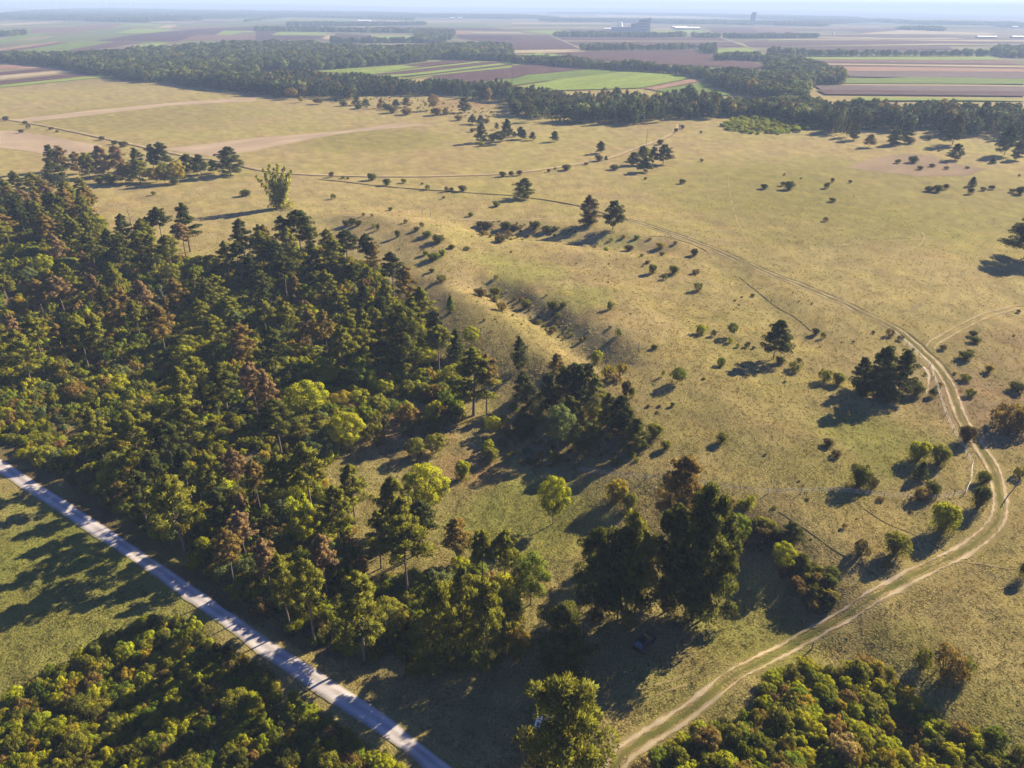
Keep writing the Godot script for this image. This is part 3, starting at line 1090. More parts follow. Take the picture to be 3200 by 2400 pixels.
	for i in 90:
		var r := rng.randf_range(2500.0, 9500.0)
		var a := deg_to_rad(rng.randf_range(-37.0, 37.0))
		var mid := Vector2(sin(a) * r, -cos(a) * r)
		var turn := 0.06 + 0.35 * smoothstep(0.0, -30.0, rad_to_deg(a)) + rng.randf_range(-0.05, 0.05)
		var e := Vector2(cos(turn), -sin(turn)) * rng.randf_range(150.0, 520.0) * (0.6 + r / 8000.0)
		var s := Vector2(sin(turn), cos(turn)) * rng.randf_range(28.0, 85.0) * (0.6 + r / 6000.0)
		var kind: String = far_kinds[rng.randi() % far_kinds.size()]
		var o := put("field", sheet(PackedVector2Array([mid - e - s, mid + e - s, mid + e + s, mid - e + s]), 0.03 + 0.001 * i, field_color[kind], 0.0, 500 + i), flat_soil)
		tag(o, "%s field far out on the plain" % words[kind], "", "", "structure")
	for l in """5|102,-2338 115,-2034 134,-1642
5|753,-3254 597,-2345 537,-1916 497,-1639
6|-197,-4278 -116,-3485 -56,-2996
4|134,-1551 225,-1590 381,-1658""".strip_edges().split("\n"):
		var w := l.split("|")
		var o := put("field_road", ribbon(smooth_line(points(w[1]), 25.0), 0.0, float(w[0]), 2.0, 0.3, Vector3(0.36, 0.30, 0.22), 3, -1.0), flat_soil)
		tag(o, "pale farm road between far fields", "", "", "structure")

	# gravel road
	var up := smooth_line(points("-113.1,-130.3 -106.9,-126.0 -82.5,-109.9 -65.1,-98.3 -52.8,-90.2 -38.9,-80.4 -25.4,-71.5 -17.6,-66.4 -10.5,-60.7 -6.8,-58.0 -2.5,-54.8"), 1.0)
	var lo := smooth_line(points("-108.9,-124.2 -103.2,-120.2 -87.5,-109.8 -73.7,-100.7 -64.5,-94.9 -55.8,-89.0 -42.5,-79.8 -37.6,-76.1 -28.5,-69.9 -21.1,-65.2 -14.2,-60.7 -11.1,-58.0 -8.2,-54.8"), 1.0)
	var v := PackedVector3Array()
	var col := PackedColorArray()
	var uv := PackedVector2Array()
	var idx := PackedInt32Array()
	var rows := 170
	rng.seed = 21
	for i in rows:
		var a := up[int(float(i) / (rows - 1) * (up.size() - 1))]
		var b := lo[int(float(i) / (rows - 1) * (lo.size() - 1))]
		for k in 9:
			var t := k / 8.0
			var p := a.lerp(b, t)
			if k == 0 or k == 8:
				p += (a - b).normalized() * rng.randf_range(-0.09, 0.09)
			v.append(Vector3(p.x, gy(p.x, p.y) + 0.06 + 0.05 * sin(t * PI), p.y))
			var wheel := 0.2 * sin(t * TAU * 2.0 - 0.8)
			var q := Vector3(0.37, 0.335, 0.315) * (1.0 + wheel + 0.3 * rough.get_noise_2d(p.x * 22.0, p.y * 22.0))
			var verge := maxf(absf(t - 0.5) * 2.0 - 0.7, 0.0) * 3.3 + 0.5 * rough.get_noise_2d(p.x * 12.0, p.y * 12.0) * absf(t - 0.5) * 2.0
			q = q.lerp(meadow_color(p.x, p.y), clampf(verge, 0.0, 0.9)) * 1.45
			col.append(Color(q.x, q.y, q.z))
			uv.append(p / 6.0)
			if i and k:
				var c := v.size() - 1
				idx.append_array([c - 10, c - 9, c - 1, c - 9, c, c - 1])
	for k in range(0, idx.size(), 3):
		if (v[idx[k + 1]] - v[idx[k]]).cross(v[idx[k + 2]] - v[idx[k]]).y > 0.0:
			var q := idx[k + 1]
			idx[k + 1] = idx[k + 2]
			idx[k + 2] = q
	var gravel := soil("gravel", 3.0)
	gravel.detail_enabled = false
	tag(put("gravel_road", packed(v, PackedVector3Array(), col, idx, uv), gravel), "straight pale gravel road along the edge of the pine wood", "", "", "structure")

	# sandy track: two ruts
	var dirt := soil("sandy dirt", 2.0)
	dirt.detail_enabled = false
	var tr := base("sandy_track", Vector3.ZERO)
	tag(tr, "sandy two-rut track curving round the meadow", "", "", "structure")
	for s in [-1.05, 1.05]:
		put("rut_edge", ribbon(track_line, s, 0.95, 0.045, 0.45, Vector3(0.22, 0.165, 0.075), 31 + int(s * 10)), dirt, tr)
		put("rut", ribbon(track_line, s, 0.54, 0.08, 0.34, Vector3(0.37, 0.295, 0.19), 41 + int(s * 10)), dirt, tr)
	put("green_verge", ribbon(track_line, 0.0, 0.7, 0.05, 0.35, Vector3(0.095, 0.095, 0.026), 51), dirt, tr)
	put("painted_bank_shade", ribbon(track_line.slice(0, track_line.size() * 55 / 100), -2.15, 0.55, 0.06, 0.35, Vector3(0.055, 0.048, 0.022), 52), dirt, tr)  # dark grass-toned ribbon painting the shadow of the bank beside the track
	var fork := base("grassy_track", Vector3.ZERO)
	tag(fork, "faint grassy two-rut track forking off to the right edge", "", "", "structure")
	var fork_line := smooth_line(points("111.5,-175.6 114.7,-179.4 120.7,-184.3 129.4,-191.3 137.9,-197.6 146.1,-202.7 156.4,-207.2 167.9,-209.3"), 0.8)
	for s in [-1.0, 1.0]:
		put("rut", ribbon(fork_line, s, 0.7, 0.1, 0.3, Vector3(0.30, 0.235, 0.125), 61 + int(s * 10), 8.0), dirt, fork)
	var wheel_line := smooth_line(points("35.8,-74.0 33.7,-72.8 28.2,-73.0 25.1,-71.5 19.3,-69.4 16.5,-68.4 14.2,-67.8"), 0.7)
	var wt := base("wheel_tracks", Vector3.ZERO)
	tag(wt, "faint pressed wheel marks in the grass of the clearing", "", "", "structure")
	for s in [-0.8, 0.8]:
		put("rut", ribbon(wheel_line, s, 0.62, 0.045, 0.35, Vector3(0.21, 0.165, 0.075), 71 + int(s * 10), 12.0), dirt, wt)
	var k_path := 0
	for p in [["123.3,-422.2 111.0,-379.5 102.5,-343.3 93.9,-299.9 89.8,-268.4", 0.4, "faint trodden trail down the right meadow"], ["145.0,-260.5 152.3,-265.9 158.4,-273.7 162.9,-282.1 165.4,-289.4 166.2,-294.8", 0.8, "faint curved mowing line in the right meadow"], ["77.9,-246.6 91.7,-251.5 113.0,-264.0 138.1,-272.1 166.7,-275.8", 0.8, "faint second mowing line in the right meadow"]]:
		var o := put("footpath", ribbon(smooth_line(points(p[0]), 1.2), 0.0, p[1], 0.05, 0.5, Vector3(0.27, 0.22, 0.105), 300 + k_path, 6.0), dirt)
		tag(o, p[2], "", "", "structure")
		k_path += 1
	for p in [["161.1,-294.3 161.6,-294.2 162.5,-294.4", "topmost of four short dark scrapes in the right meadow"], ["158.5,-289.0 159.5,-288.8 161.0,-288.9", "second of four short dark scrapes in the right meadow"], ["156.4,-284.7 157.4,-284.6 158.6,-284.6", "third of four short dark scrapes in the right meadow"], ["154.5,-281.1 155.6,-280.8 157.3,-281.1", "lowest and darkest of four short scrapes in the right meadow"]]:
		var o := put("bare_patch", ribbon(smooth_line(points(p[0]), 0.6), 0.0, 1.3, 0.05, 0.7, Vector3(0.09, 0.066, 0.05), 320 + k_path, 2.0), dirt)
		tag(o, p[1], "", "", "structure")
		k_path += 1
	for p in [["101.5,-167.0 103.6,-166.4 104.2,-164.1 103.2,-159.9 100.3,-154.4 97.4,-149.8", 0.8, Vector3(0.40, 0.33, 0.25), "short pale sandy spur beside the pine clump"], ["73.4,-91.8 77.0,-91.4 79.5,-90.4 82.9,-89.4", 0.6, Vector3(0.24, 0.19, 0.1), "faint path leaving the track bend to the right"], ["-82.5,-291.3 -80.0,-296.9 -70.2,-296.8 -57.7,-291.8 -35.0,-298.8 -0.6,-301.1 0.3,-301.2 11.6,-303.8 24.1,-306.5 36.8,-305.1 47.3,-304.6", 1.3, Vector3(0.34, 0.26, 0.15), "pale footpath over the grassy mound"], ["114.9,-200.1 117.5,-200.5 121.2,-203.8 125.6,-208.5 129.5,-211.1", 0.7, Vector3(0.17, 0.13, 0.10), "dark scraped patch in the right meadow"]]:
		var o := put("footpath", ribbon(smooth_line(points(p[0]), 0.9), 0.0, p[1], 0.06, 0.4, p[2], 80 + k_path, 5.0), dirt)
		tag(o, p[3], "", "", "structure")
		k_path += 1
	var tussock := plainmat("rank grass", Vector3.ONE, 1.0, 0.0, 0.1)
	tussock.vertex_color_use_as_albedo = true
	for p in [["-408.9,-592.0 -391.3,-578.4 -327.4,-535.7 -260.7,-485.4 -222.0,-455.8 -195.6,-436.2 -170.4,-421.5 -138.9,-397.0 -127.3,-391.5 -114.3,-386.8 -97.3,-384.2 -70.3,-382.2 -44.0,-383.6 -7.9,-390.9 -1.1,-394.3 11.5,-400.8 31.3,-416.1 57.5,-439.8 77.3,-471.7 99.9,-508.1 112.6,-533.5 122.3,-561.0 126.9,-581.6", 1.7, 0.34, Vector3(0.165, 0.120, 0.066), 2.2, "dark grassy bank along the far meadow track"], ["-100.1,-375.6 -83.4,-369.3 -68.0,-361.7 -46.6,-354.8 -32.9,-352.0 -18.1,-347.6 -0.8,-343.5 7.3,-338.9 16.8,-334.5 30.5,-324.6 39.7,-313.8 46.7,-305.4", 1.5, 0.35, Vector3(0.150, 0.115, 0.055), 2.0, "low brown bank crossing the mid meadow"], ["48.3,-104.8 50.8,-101.3 53.1,-97.3 55.2,-93.7 57.2,-90.8 58.9,-88.3 59.1,-87.5", 0.4, 0.06, Vector3(0.094, 0.076, 0.032), 0.7, "thin dark grass line running down to the sandy track"], ["62.6,-108.9 64.5,-104.9 66.9,-101.1 69.3,-99.0 71.6,-96.3 73.1,-94.2", 0.35, 0.05, Vector3(0.094, 0.076, 0.032), 0.7, "thin dark grass line beside the round bushes"], ["76.2,-232.7 78.2,-219.6 80.1,-206.9 82.1,-200.1 83.6,-192.9 84.1,-187.5", 0.7, 0.08, Vector3(0.108, 0.090, 0.043), 1.0, "faint dark furrow in the mid meadow"], ["53.6,-278.6 59.6,-277.0 64.0,-272.0 67.8,-266.9 71.2,-258.6", 0.7, 0.1, Vector3(0.115, 0.094, 0.043), 1.0, "faint dark furrow beside the curving track"]]:
		var o := put("grass_bank", bank(smooth_line(points(p[0]), p[4]), p[1], p[2], p[3], 90 + k_path), tussock)
		tag(o, p[5], "", "", "structure")
		k_path += 1
	var far_lane := put("footpath", ribbon(smooth_line(points("-408.9,-592.0 -391.3,-578.4 -327.4,-535.7 -260.7,-485.4 -222.0,-455.8 -195.6,-436.2 -170.4,-421.5 -138.9,-397.0 -127.3,-391.5 -114.3,-386.8 -97.3,-384.2 -70.3,-382.2 -44.0,-383.6 -7.9,-390.9 -1.1,-394.3 11.5,-400.8 31.3,-416.1 57.5,-439.8 77.3,-471.7 99.9,-508.1 112.6,-533.5 122.3,-561.0 126.9,-581.6"), 3.0), -2.6, 2.2, 0.1, 0.6, Vector3(0.36, 0.275, 0.165), 99), dirt)
	tag(far_lane, "pale track along the dark grassy bank", "", "", "structure")
	# low hills on the skyline
	rng.seed = 4
	for h in [[-7000.0, -14800.0, 6000.0, 62.0], [2500.0, -16200.0, 6000.0, 40.0]]:
		var hill := SphereMesh.new()
		hill.radius = 1.0
		hill.height = 2.0
		hill.radial_segments = 48
		hill.rings = 12
		var o := put("hills", hill, plainmat("far hill", Vector3(0.10, 0.11, 0.06), 1.0))
		o.transform = Transform3D(Basis.from_scale(Vector3(h[2], h[3], 1200)), Vector3(h[0], -4, h[1]))
		tag(o, "low hazy hill on the skyline", "", "", "structure")

	# ------------------------------------------------ plants that stand one by one
	var shapes := {"pine": [], "pineo": [], "broad": [], "bush": [], "scrub": [], "juniper": []}
	var nominal := {"pine": Vector2(5.6, 16), "pineo": Vector2(7.5, 12), "broad": Vector2(8, 9), "bush": Vector2(3.2, 2.6), "scrub": Vector2(3.2, 2.6), "juniper": Vector2(2.6, 5)}
	for k in 8:
		shapes.pine.append(pine_shape(16, 6.4 + 0.3 * (k % 3), 0.28 + 0.045 * k, 100 + k, 12000, 0.31, 0.55))
	for k in 6:
		shapes.pineo.append(pine_shape(12, 7.9, 0.05 + 0.025 * k, 200 + k, 20000, 0.29, 0.62, 0.01))
	for k in 5:
		shapes.broad.append(broad_shape(9, 8.6, 0.1 + 0.03 * k, 300 + k, 13000, 0.225, 0.4))
	for k in 6:
		shapes.bush.append(bush_shape(2.6, 3.3, 400 + k, 6000, 0.11, 22, 0.45, 0.13 * k))
	for k in 5:
		shapes.scrub.append(bush_shape(2.6, 3.2, 500 + k, 3600, 0.115, 15, 0.35, 0.9))
	for k in 3:
		shapes.juniper.append(cone_shape(5, 2.7, 600 + k, 2600))
	var names := {"pine": "pine_tree", "pineo": "pine_tree", "broad": "leafy_tree", "bush": "bush", "scrub": "bush", "juniper": "juniper_bush", "dead": "dead_tree"}
	var kinds := {"pine": "tree", "pineo": "tree", "broad": "tree", "bush": "bush", "scrub": "bush", "juniper": "bush", "dead": "tree"}
	var groups := {"b": "bushes scattered over the meadow", "p": "pines scattered over the meadow", "l": "leafy trees scattered over the meadow", "w": "pines of the left wood"}
	var n := 0
	rng.seed = 77
	for l in """
bush -381.3 -569.7 3.3 5.2 dusky|large dusky bush well left of the far field edge|b
bush -356.1 -552.4 2.6 3.8 dusky|dusky bush beyond and left of the far field edge|b
scrub -340.2 -529.6 3.7 3.4 dusky|dusky sparse bush in front of the far field edge|b
bush -335.1 -512.8 2.4 4.3 dusky|dusky bush well in front of and left of the far field edge|b
bush -323.4 -527.9 2.0 3.6 dusky|dusky bush well right of the far field edge, leftmost of two|b
bush -312.3 -515.7 1.8 3.0 olive|olive bush well right of the far field edge|b
bush -267.6 -487.3 2.5 4.4 dusky|dusky bush well right of the far field edge, rightmost of two|b
bush -251.9 -472.8 2.5 4.5 darkolive|large dark olive bush well beyond and left of the long copse|b
bush -242.0 -463.6 3.8 6.3 dusky|large dusky bush well beyond and left of the long copse|b
bush -167.8 -338.6 1.9 2.7 olive|small olive bush well in front of the long copse|b
bush -124.9 -338.4 3.1 5.7 darkolive|large dark olive bush left of the pale poplar clump|b
pineo -242.9 -389.1 13.2 7.3 dark|dark green pine well left of the long copse, second from left of three|p
pineo -234.0 -383.1 13.9 7.8 brown|brownish pine well left of the long copse, second from left of three|p
pineo -226.4 -383.4 10.9 7.8 brown|brownish pine well left of the long copse, rightmost of three|p
pineo -215.6 -373.1 12.4 7.7 olive|olive pine well left of the long copse, rightmost of two|p
pineo -211.2 -378.9 14.7 10.5 rust|tall rust-red pine left of the long copse, leftmost of two|p
pineo -204.6 -382.1 14.4 9.0 rust|tall rust-red pine left of the long copse, rightmost of two|p
pineo -199.2 -391.2 11.9 7.4 dark|dark green pine beyond and left of the long copse|p
pineo -195.4 -400.6 12.1 6.6 dark|dark green pine beyond the long copse, leftmost of two|p
pineo -190.2 -400.2 13.2 10.0 dark|dark green pine beyond the long copse, rightmost of two|p
pineo -221.4 -353.1 12.0 10.7 dark|dark green pine well left of the long copse, rightmost of three|p
bush -199.7 -362.5 4.7 8.6 olive|large olive bush left of the long copse, rightmost of two|b
bush -204.9 -361.5 3.5 6.3 olive|large olive bush left of the long copse, leftmost of two|b
pineo -192.7 -363.3 9.5 8.1 brown|brownish pine left of the long copse|p
pineo -186.2 -364.9 10.7 10.4 olive|olive pine left of the long copse|p
broad -178.3 -365.3 7.1 8.1 brown|brownish leafy tree right of the long copse|l
broad -172.2 -361.1 10.6 6.3 olive|olive leafy tree right of the long copse|l
broad -167.2 -364.9 10.8 8.7 gold|golden leafy tree right of the long copse|l
pineo -169.5 -383.7 10.4 7.9 dark|dark green pine right of the long copse, leftmost of two|p
pineo -163.0 -383.4 10.3 7.8 dark|dark green pine right of the long copse, rightmost of two|p
pineo -158.3 -388.6 6.8 5.8 dark|small dark green pine well right of the long copse|p
pineo -147.9 -384.0 14.1 13.0 dark|tall dark green pine well right of the long copse|p
bush -167.3 -360.5 2.8 5.1 darkolive|large dark olive bush right of the long copse|b
bush -94.7 -381.5 2.8 3.1 dusky|dusky bush well right of the pale poplar clump|b
bush -87.9 -378.2 1.5 2.7 olive|small olive bush well right of the pale poplar clump, leftmost of two|b
bush -85.3 -377.4 1.1 1.8 olive|small olive bush well right of the pale poplar clump, rightmost of two|b
bush -72.7 -375.2 3.6 5.3 darkolive|large dark olive bush well right of the pale poplar clump|b
bush -63.0 -363.5 3.2 4.5 darkolive|dark olive bush well right of the pale poplar clump|b
bush -55.2 -368.4 2.1 3.5 olive|olive bush well right of the pale poplar clump|b
bush -45.8 -365.1 1.1 1.7 dusky|small dusky bush well left of the broad lone tree, leftmost of two|b
scrub -41.8 -354.4 2.8 3.3 olive|olive sparse bush well left of the broad lone tree|b
scrub -32.5 -350.9 2.5 2.8 dusky|small dusky sparse bush well left of the broad lone tree|b
bush -30.0 -351.6 2.1 2.5 dusky|small dusky bush well left of the broad lone tree, rightmost of two|b
bush -24.7 -351.8 3.0 4.7 darkolive|large dark olive bush well left of the broad lone tree|b
scrub -82.9 -333.0 2.7 2.8 olive|small olive sparse bush right of the pale poplar clump|b
bush -32.6 -337.2 1.3 1.9 olive|small olive bush well left of the broad lone tree, leftmost of two|b
bush -7.6 -322.9 2.1 3.9 olive|olive bush left of the broad lone tree|b
bush -53.8 -314.3 1.6 2.3 olive|small olive bush well beyond and left of the grassy mound|b
bush -18.3 -305.6 1.9 2.5 olive|small olive bush well left of the broad lone tree, rightmost of two|b
scrub -61.1 -291.7 1.5 1.7 dusky|tiny dusky sparse bush well left of the grassy mound|b
scrub -57.0 -288.9 1.2 1.7 brown|tiny brownish sparse bush left of the grassy mound|b
bush -6.0 -386.7 2.7 4.6 darkolive|large dark olive bush well beyond and left of the broad lone tree|b
bush -1.5 -388.5 2.8 3.2 darkolive|dark olive bush well beyond and left of the broad lone tree|b
bush -66.7 -284.1 2.2 3.5 darkolive|dark olive bush well left of the grassy mound, leftmost of two|b
bush -63.9 -283.1 2.9 3.4 darkolive|dark olive bush well left of the grassy mound, rightmost of two|b
bush -61.0 -280.4 2.3 3.3 darkolive|dark olive bush left of the grassy mound|b
scrub -54.1 -276.4 1.3 2.0 yellowgreen|small yellow-green sparse bush left of the grassy mound|b
scrub -52.0 -272.8 2.6 1.7 dark|small dark green sparse bush left of the grassy mound|b
bush -43.1 -263.3 2.6 2.5 darkolive|small dark olive bush close to the grassy mound|b
scrub -42.3 -279.1 1.8 2.0 dusky|small dusky sparse bush beyond the grassy mound|b
scrub -34.9 -271.1 2.0 1.9 dusky|small dusky sparse bush beyond and right of the grassy mound|b
bush -36.3 -267.0 1.6 2.7 dusky|small dusky bush close to the grassy mound|b
bush -31.8 -261.1 2.2 4.1 green|green bush right of the grassy mound|b
bush -27.3 -256.3 2.8 5.0 darkolive|large dark olive bush right of the grassy mound|b
bush -22.1 -252.0 1.5 2.7 darkolive|small dark olive bush right of the grassy mound|b
scrub -16.8 -253.0 1.5 2.7 green|small green sparse bush right of the grassy mound|b
bush -27.6 -241.5 2.6 4.8 green|large green bush well in front of and right of the grassy mound|b
bush -24.8 -244.7 2.4 3.2 yellowgreen|yellow-green bush in front of and right of the grassy mound|b
bush -30.8 -246.0 1.8 2.4 yellowgreen|small yellow-green bush in front of and right of the grassy mound|b
bush -13.9 -295.0 2.3 3.6 dusky|dusky bush well right of the grassy mound|b
bush -10.7 -293.8 2.9 5.3 dusky|large dusky bush well right of the grassy mound, leftmost of two|b
bush -3.1 -292.8 3.4 5.5 darkolive|large dark olive bush well left of the two lone pines|b
scrub -12.0 -278.4 2.2 3.9 brown|brownish sparse bush well right of the grassy mound|b
bush -5.0 -268.5 2.7 4.9 dusky|large dusky bush well right of the grassy mound, rightmost of two|b
scrub -2.1 -286.9 2.1 3.7 brown|brownish sparse bush well left of the two lone pines|b
pineo -31.8 -574.4 6.2 7.9 dark|small dark green pine well beyond and left of the small far copse, leftmost of two|p
pineo -25.5 -571.9 6.6 6.3 dark|small dark green pine well beyond and left of the small far copse, rightmost of two|p
pineo -21.7 -492.1 11.5 8.2 dark|dark green pine well left of the small far copse|p
bush -21.1 -478.1 3.0 4.4 yellowgreen|yellow-green bush well in front of and left of the small far copse|b
bush -29.7 -536.4 2.7 4.9 brown|large brownish bush left of the small far copse|b
bush -14.4 -501.6 4.9 7.1 darkolive|large dark olive bush well in front of the small far copse|b
broad -9.5 -487.4 8.0 7.9 dark|dark green leafy tree well in front of and right of the small far copse|l
pineo -4.8 -499.9 13.5 7.1 dark|dark green pine well right of the small far copse, leftmost of two|p
pineo -12.8 -547.1 4.8 3.5 dusky|small dusky pine beyond and right of the small far copse|p
pineo -224.5 -728.0 6.7 6.8 dark|small dark green pine well left of the far heath, leftmost of three|p
broad -209.4 -722.7 10.1 12.2 brown|brownish leafy tree well left of the far heath|l
broad -193.4 -696.8 5.4 4.8 gold|small golden leafy tree well left of the far heath|l
broad -174.9 -685.3 5.0 9.1 dusky|small dusky leafy tree well left of the far heath|l
pineo -161.6 -699.2 3.9 4.0 dark|small dark green pine well left of the far heath, second from left of three|p
bush -150.4 -674.7 4.4 7.9 dusky|large dusky bush well left of the far heath, leftmost of two|b
pineo -140.0 -681.3 7.5 9.2 dark|dark green pine well left of the far heath, leftmost of two|p
pineo -128.7 -664.2 7.0 8.5 dark|dark green pine well left of the far heath, rightmost of two|p
bush -133.6 -656.0 4.2 7.7 darkolive|large dark olive bush well left of the far heath, leftmost of two|b
pineo -115.2 -661.3 7.5 6.2 rust|rust-red pine well left of the far heath|p
bush -109.0 -653.9 5.3 7.5 darkolive|large dark olive bush well left of the far heath, rightmost of two|b
pineo -102.7 -666.2 6.6 6.8 dark|small dark green pine well left of the far heath, rightmost of three|p
pineo -94.5 -670.8 8.0 10.1 brown|brownish pine well left of the far heath|p
broad -68.8 -651.5 12.9 9.3 rust|rust-red leafy tree well left of the far heath|l
pineo -56.2 -624.7 5.3 6.6 brown|small brownish pine well left of the far heath|p
pineo -42.0 -640.0 11.8 9.7 dark|dark green pine well in front of and right of the far heath|p
bush -100.8 -632.2 5.8 10.5 dusky|large dusky bush well left of the far heath, rightmost of two|b
bush -88.0 -622.4 5.7 10.4 brown|large brownish bush well left of the far heath, leftmost of two|b
bush -63.4 -620.7 6.2 11.3 brown|large brownish bush well left of the far heath, rightmost of two|b
bush -43.5 -592.2 4.0 7.2 brown|large brownish bush well left of the small far copse|b
bush -21.5 -581.2 3.4 6.2 brown|large brownish bush well beyond the small far copse|b
pineo 3.9 -507.4 7.8 5.6 dark|dark green pine well right of the small far copse, rightmost of two|p
pineo 6.2 -505.2 6.3 4.5 dark|small dark green pine well right of the small far copse, leftmost of two|p
pineo 12.0 -503.1 5.3 4.8 dusky|small dusky pine well right of the small far copse|p
pineo -0.0 -516.8 3.4 4.1 dark|small dark green pine right of the small far copse|p
pineo 26.5 -498.0 6.6 5.7 dark|small dark green pine well right of the small far copse, rightmost of two|p
pineo 52.9 -457.6 6.9 6.1 dark|small dark green pine well left of the five-pine cluster|p
bush 49.2 -432.3 3.7 5.2 dusky|large dusky bush well left of the five-pine cluster, rightmost of two|b
juniper 53.8 -436.0 2.4 2.4 dark|small dark green cone-shaped juniper left of the five-pine cluster|b
bush 40.9 -420.9 1.5 2.8 dusky|small dusky bush well left of the five-pine cluster|b
bush 18.8 -399.7 1.7 2.6 dusky|small dusky bush well beyond and right of the broad lone tree|b
bush 22.6 -406.0 1.4 1.9 olive|small olive bush well left of the five-pine cluster|b
bush 28.7 -404.8 3.2 5.8 dusky|large dusky bush well left of the five-pine cluster, leftmost of two|b
bush 2.9 -390.2 2.8 3.7 dusky|dusky bush well beyond the broad lone tree|b
pineo 67.8 -421.2 7.0 7.4 dark|small dark green pine left of the five-pine cluster|p
pineo 75.5 -438.9 7.6 6.3 dark|dark green pine beyond and left of the five-pine cluster|p
broad 78.0 -437.2 6.7 3.0 yellow|small bright yellow leafy tree beyond the five-pine cluster|l
pineo 79.5 -426.1 9.2 5.8 dark|dark green pine close to the five-pine cluster|p
pineo 85.2 -424.7 10.6 9.1 dark|dark green pine right of the five-pine cluster|p
pineo 71.1 -402.1 7.6 8.9 dark|dark green pine well in front of and left of the five-pine cluster|p
bush 55.3 -407.6 3.1 5.6 darkolive|large dark olive bush well left of the five-pine cluster|b
bush 95.2 -490.6 3.4 4.8 dusky|large dusky bush well beyond and right of the five-pine cluster|b
bush 116.0 -544.1 2.9 3.2 dusky|dusky bush left of the track junction, leftmost of two|b
bush 123.4 -558.2 3.1 3.6 dusky|dusky bush left of the track junction, rightmost of two|b
bush 132.7 -538.8 2.0 2.1 dusky|small dusky bush well right of the track junction|b
bush 109.2 -433.5 1.7 2.3 dusky|small dusky bush well right of the five-pine cluster|b
bush 68.3 -382.1 1.5 1.8 darkolive|small dark olive bush well in front of the five-pine cluster|b
bush 85.9 -374.3 2.5 3.8 darkolive|dark olive bush well in front of and right of the five-pine cluster|b
bush 124.7 -364.1 2.5 4.5 darkolive|dark olive bush well right of the five-pine cluster, leftmost of two|b
pineo 4.9 -339.2 8.9 10.4 darkolive|dark olive pine close to the broad lone tree|p
pineo 30.9 -294.6 11.9 7.9 dusky|dusky pine beyond and left of the two lone pines|p
pineo 40.0 -286.9 11.4 8.5 dark|dark green pine beyond and right of the two lone pines|p
bush 30.8 -293.5 3.7 5.7 darkolive|large dark olive bush left of the two lone pines, rightmost of three|b
bush 48.1 -276.3 1.4 2.5 green|small green bush right of the two lone pines|b
scrub 43.3 -278.0 1.3 2.4 brown|small brownish sparse bush right of the two lone pines, leftmost of two|b
scrub 52.8 -274.2 1.0 1.9 brown|small brownish sparse bush right of the two lone pines, rightmost of two|b
scrub 38.2 -276.6 1.1 1.9 olive|small olive sparse bush in front of and right of the two lone pines|b
bush 43.9 -266.2 2.3 4.2 dusky|dusky bush in front of and right of the two lone pines|b
scrub 34.7 -263.1 1.5 2.7 yellowgreen|small yellow-green sparse bush well in front of the two lone pines|b
scrub 31.4 -271.2 0.9 1.7 olive|tiny olive sparse bush in front of the two lone pines|b
bush 55.7 -266.8 2.2 4.0 gold|golden bush well right of the two lone pines|b
scrub 61.5 -267.9 1.3 2.3 brown|small brownish sparse bush well right of the two lone pines, leftmost of two|b
bush 54.5 -256.7 1.4 2.6 olive|small olive bush well right of the two lone pines|b
bush 46.5 -253.4 1.0 1.8 olive|small olive bush well in front of and right of the two lone pines|b
bush 65.6 -253.7 2.9 3.2 darkolive|dark olive bush well right of the two lone pines|b
scrub 46.9 -243.4 1.2 2.0 brown|small brown bush in front of and right of the two lone pines, leftmost of two|b
bush 0.4 -292.7 2.4 4.3 dusky|dusky bush well left of the two lone pines|b
bush 8.7 -292.0 3.6 5.2 darkolive|large dark olive bush left of the two lone pines, leftmost of three|b
bush 13.6 -289.9 2.6 4.7 darkolive|large dark olive bush left of the two lone pines, second from left of three|b
bush 16.9 -290.4 1.6 2.8 dusky|dusky bush left of the two lone pines|b
pineo 230.4 -488.3 7.9 6.8 brown|brownish pine well beyond and left of the round brown patch|p
pineo 250.4 -497.3 9.6 10.1 dark|dark green pine well beyond and left of the round brown patch, rightmost of two|p
pineo 263.1 -508.0 13.3 10.1 dark|dark green pine well beyond the round brown patch|p
bush 285.9 -520.6 3.2 5.7 darkolive|large dark olive bush well in front of the far pine belt|b
pineo 291.1 -500.4 18.5 13.1 dark|tall dark green pine well right of the far pine belt|p
pineo 263.3 -445.7 9.3 8.4 dark|dark green pine well right of the round brown patch, leftmost of two|p
pineo 303.6 -463.5 17.1 11.5 dark|tall dark green pine well right of the round brown patch|p
pineo 301.5 -448.3 10.0 7.8 dark|dark green pine well right of the round brown patch, rightmost of two|p
juniper 280.7 -436.6 3.0 4.2 dark|dark green cone-shaped juniper well right of the round brown patch|b
pineo 231.6 -515.6 10.5 8.9 dark|dark green pine well beyond and left of the round brown patch, leftmost of two|p
bush 264.1 -503.5 4.5 8.1 brown|large brownish bush well beyond the round brown patch|b
bush 269.4 -475.3 1.4 2.2 rust|small rust-red bush well beyond and right of the round brown patch|b
bush 223.7 -433.8 2.4 3.8 darkolive|dark olive bush left of the round brown patch|b
bush 233.6 -436.0 4.4 6.5 darkolive|large dark olive bush beyond and left of the round brown patch|b
bush 227.7 -415.6 2.2 3.9 dusky|dusky bush in front of and right of the round brown patch|b
bush 238.8 -424.3 2.0 3.7 dusky|dusky bush right of the round brown patch|b
scrub 243.2 -417.3 2.1 3.1 dusky|dusky sparse bush right of the round brown patch|b
scrub 256.7 -420.2 1.5 2.8 dusky|small dusky sparse bush right of the round brown patch|b
bush 274.2 -400.7 1.1 1.8 brown|small brownish bush well right of the round brown patch|b
scrub 145.2 -396.4 1.4 2.0 brown|small brownish sparse bush well right of the five-pine cluster|b
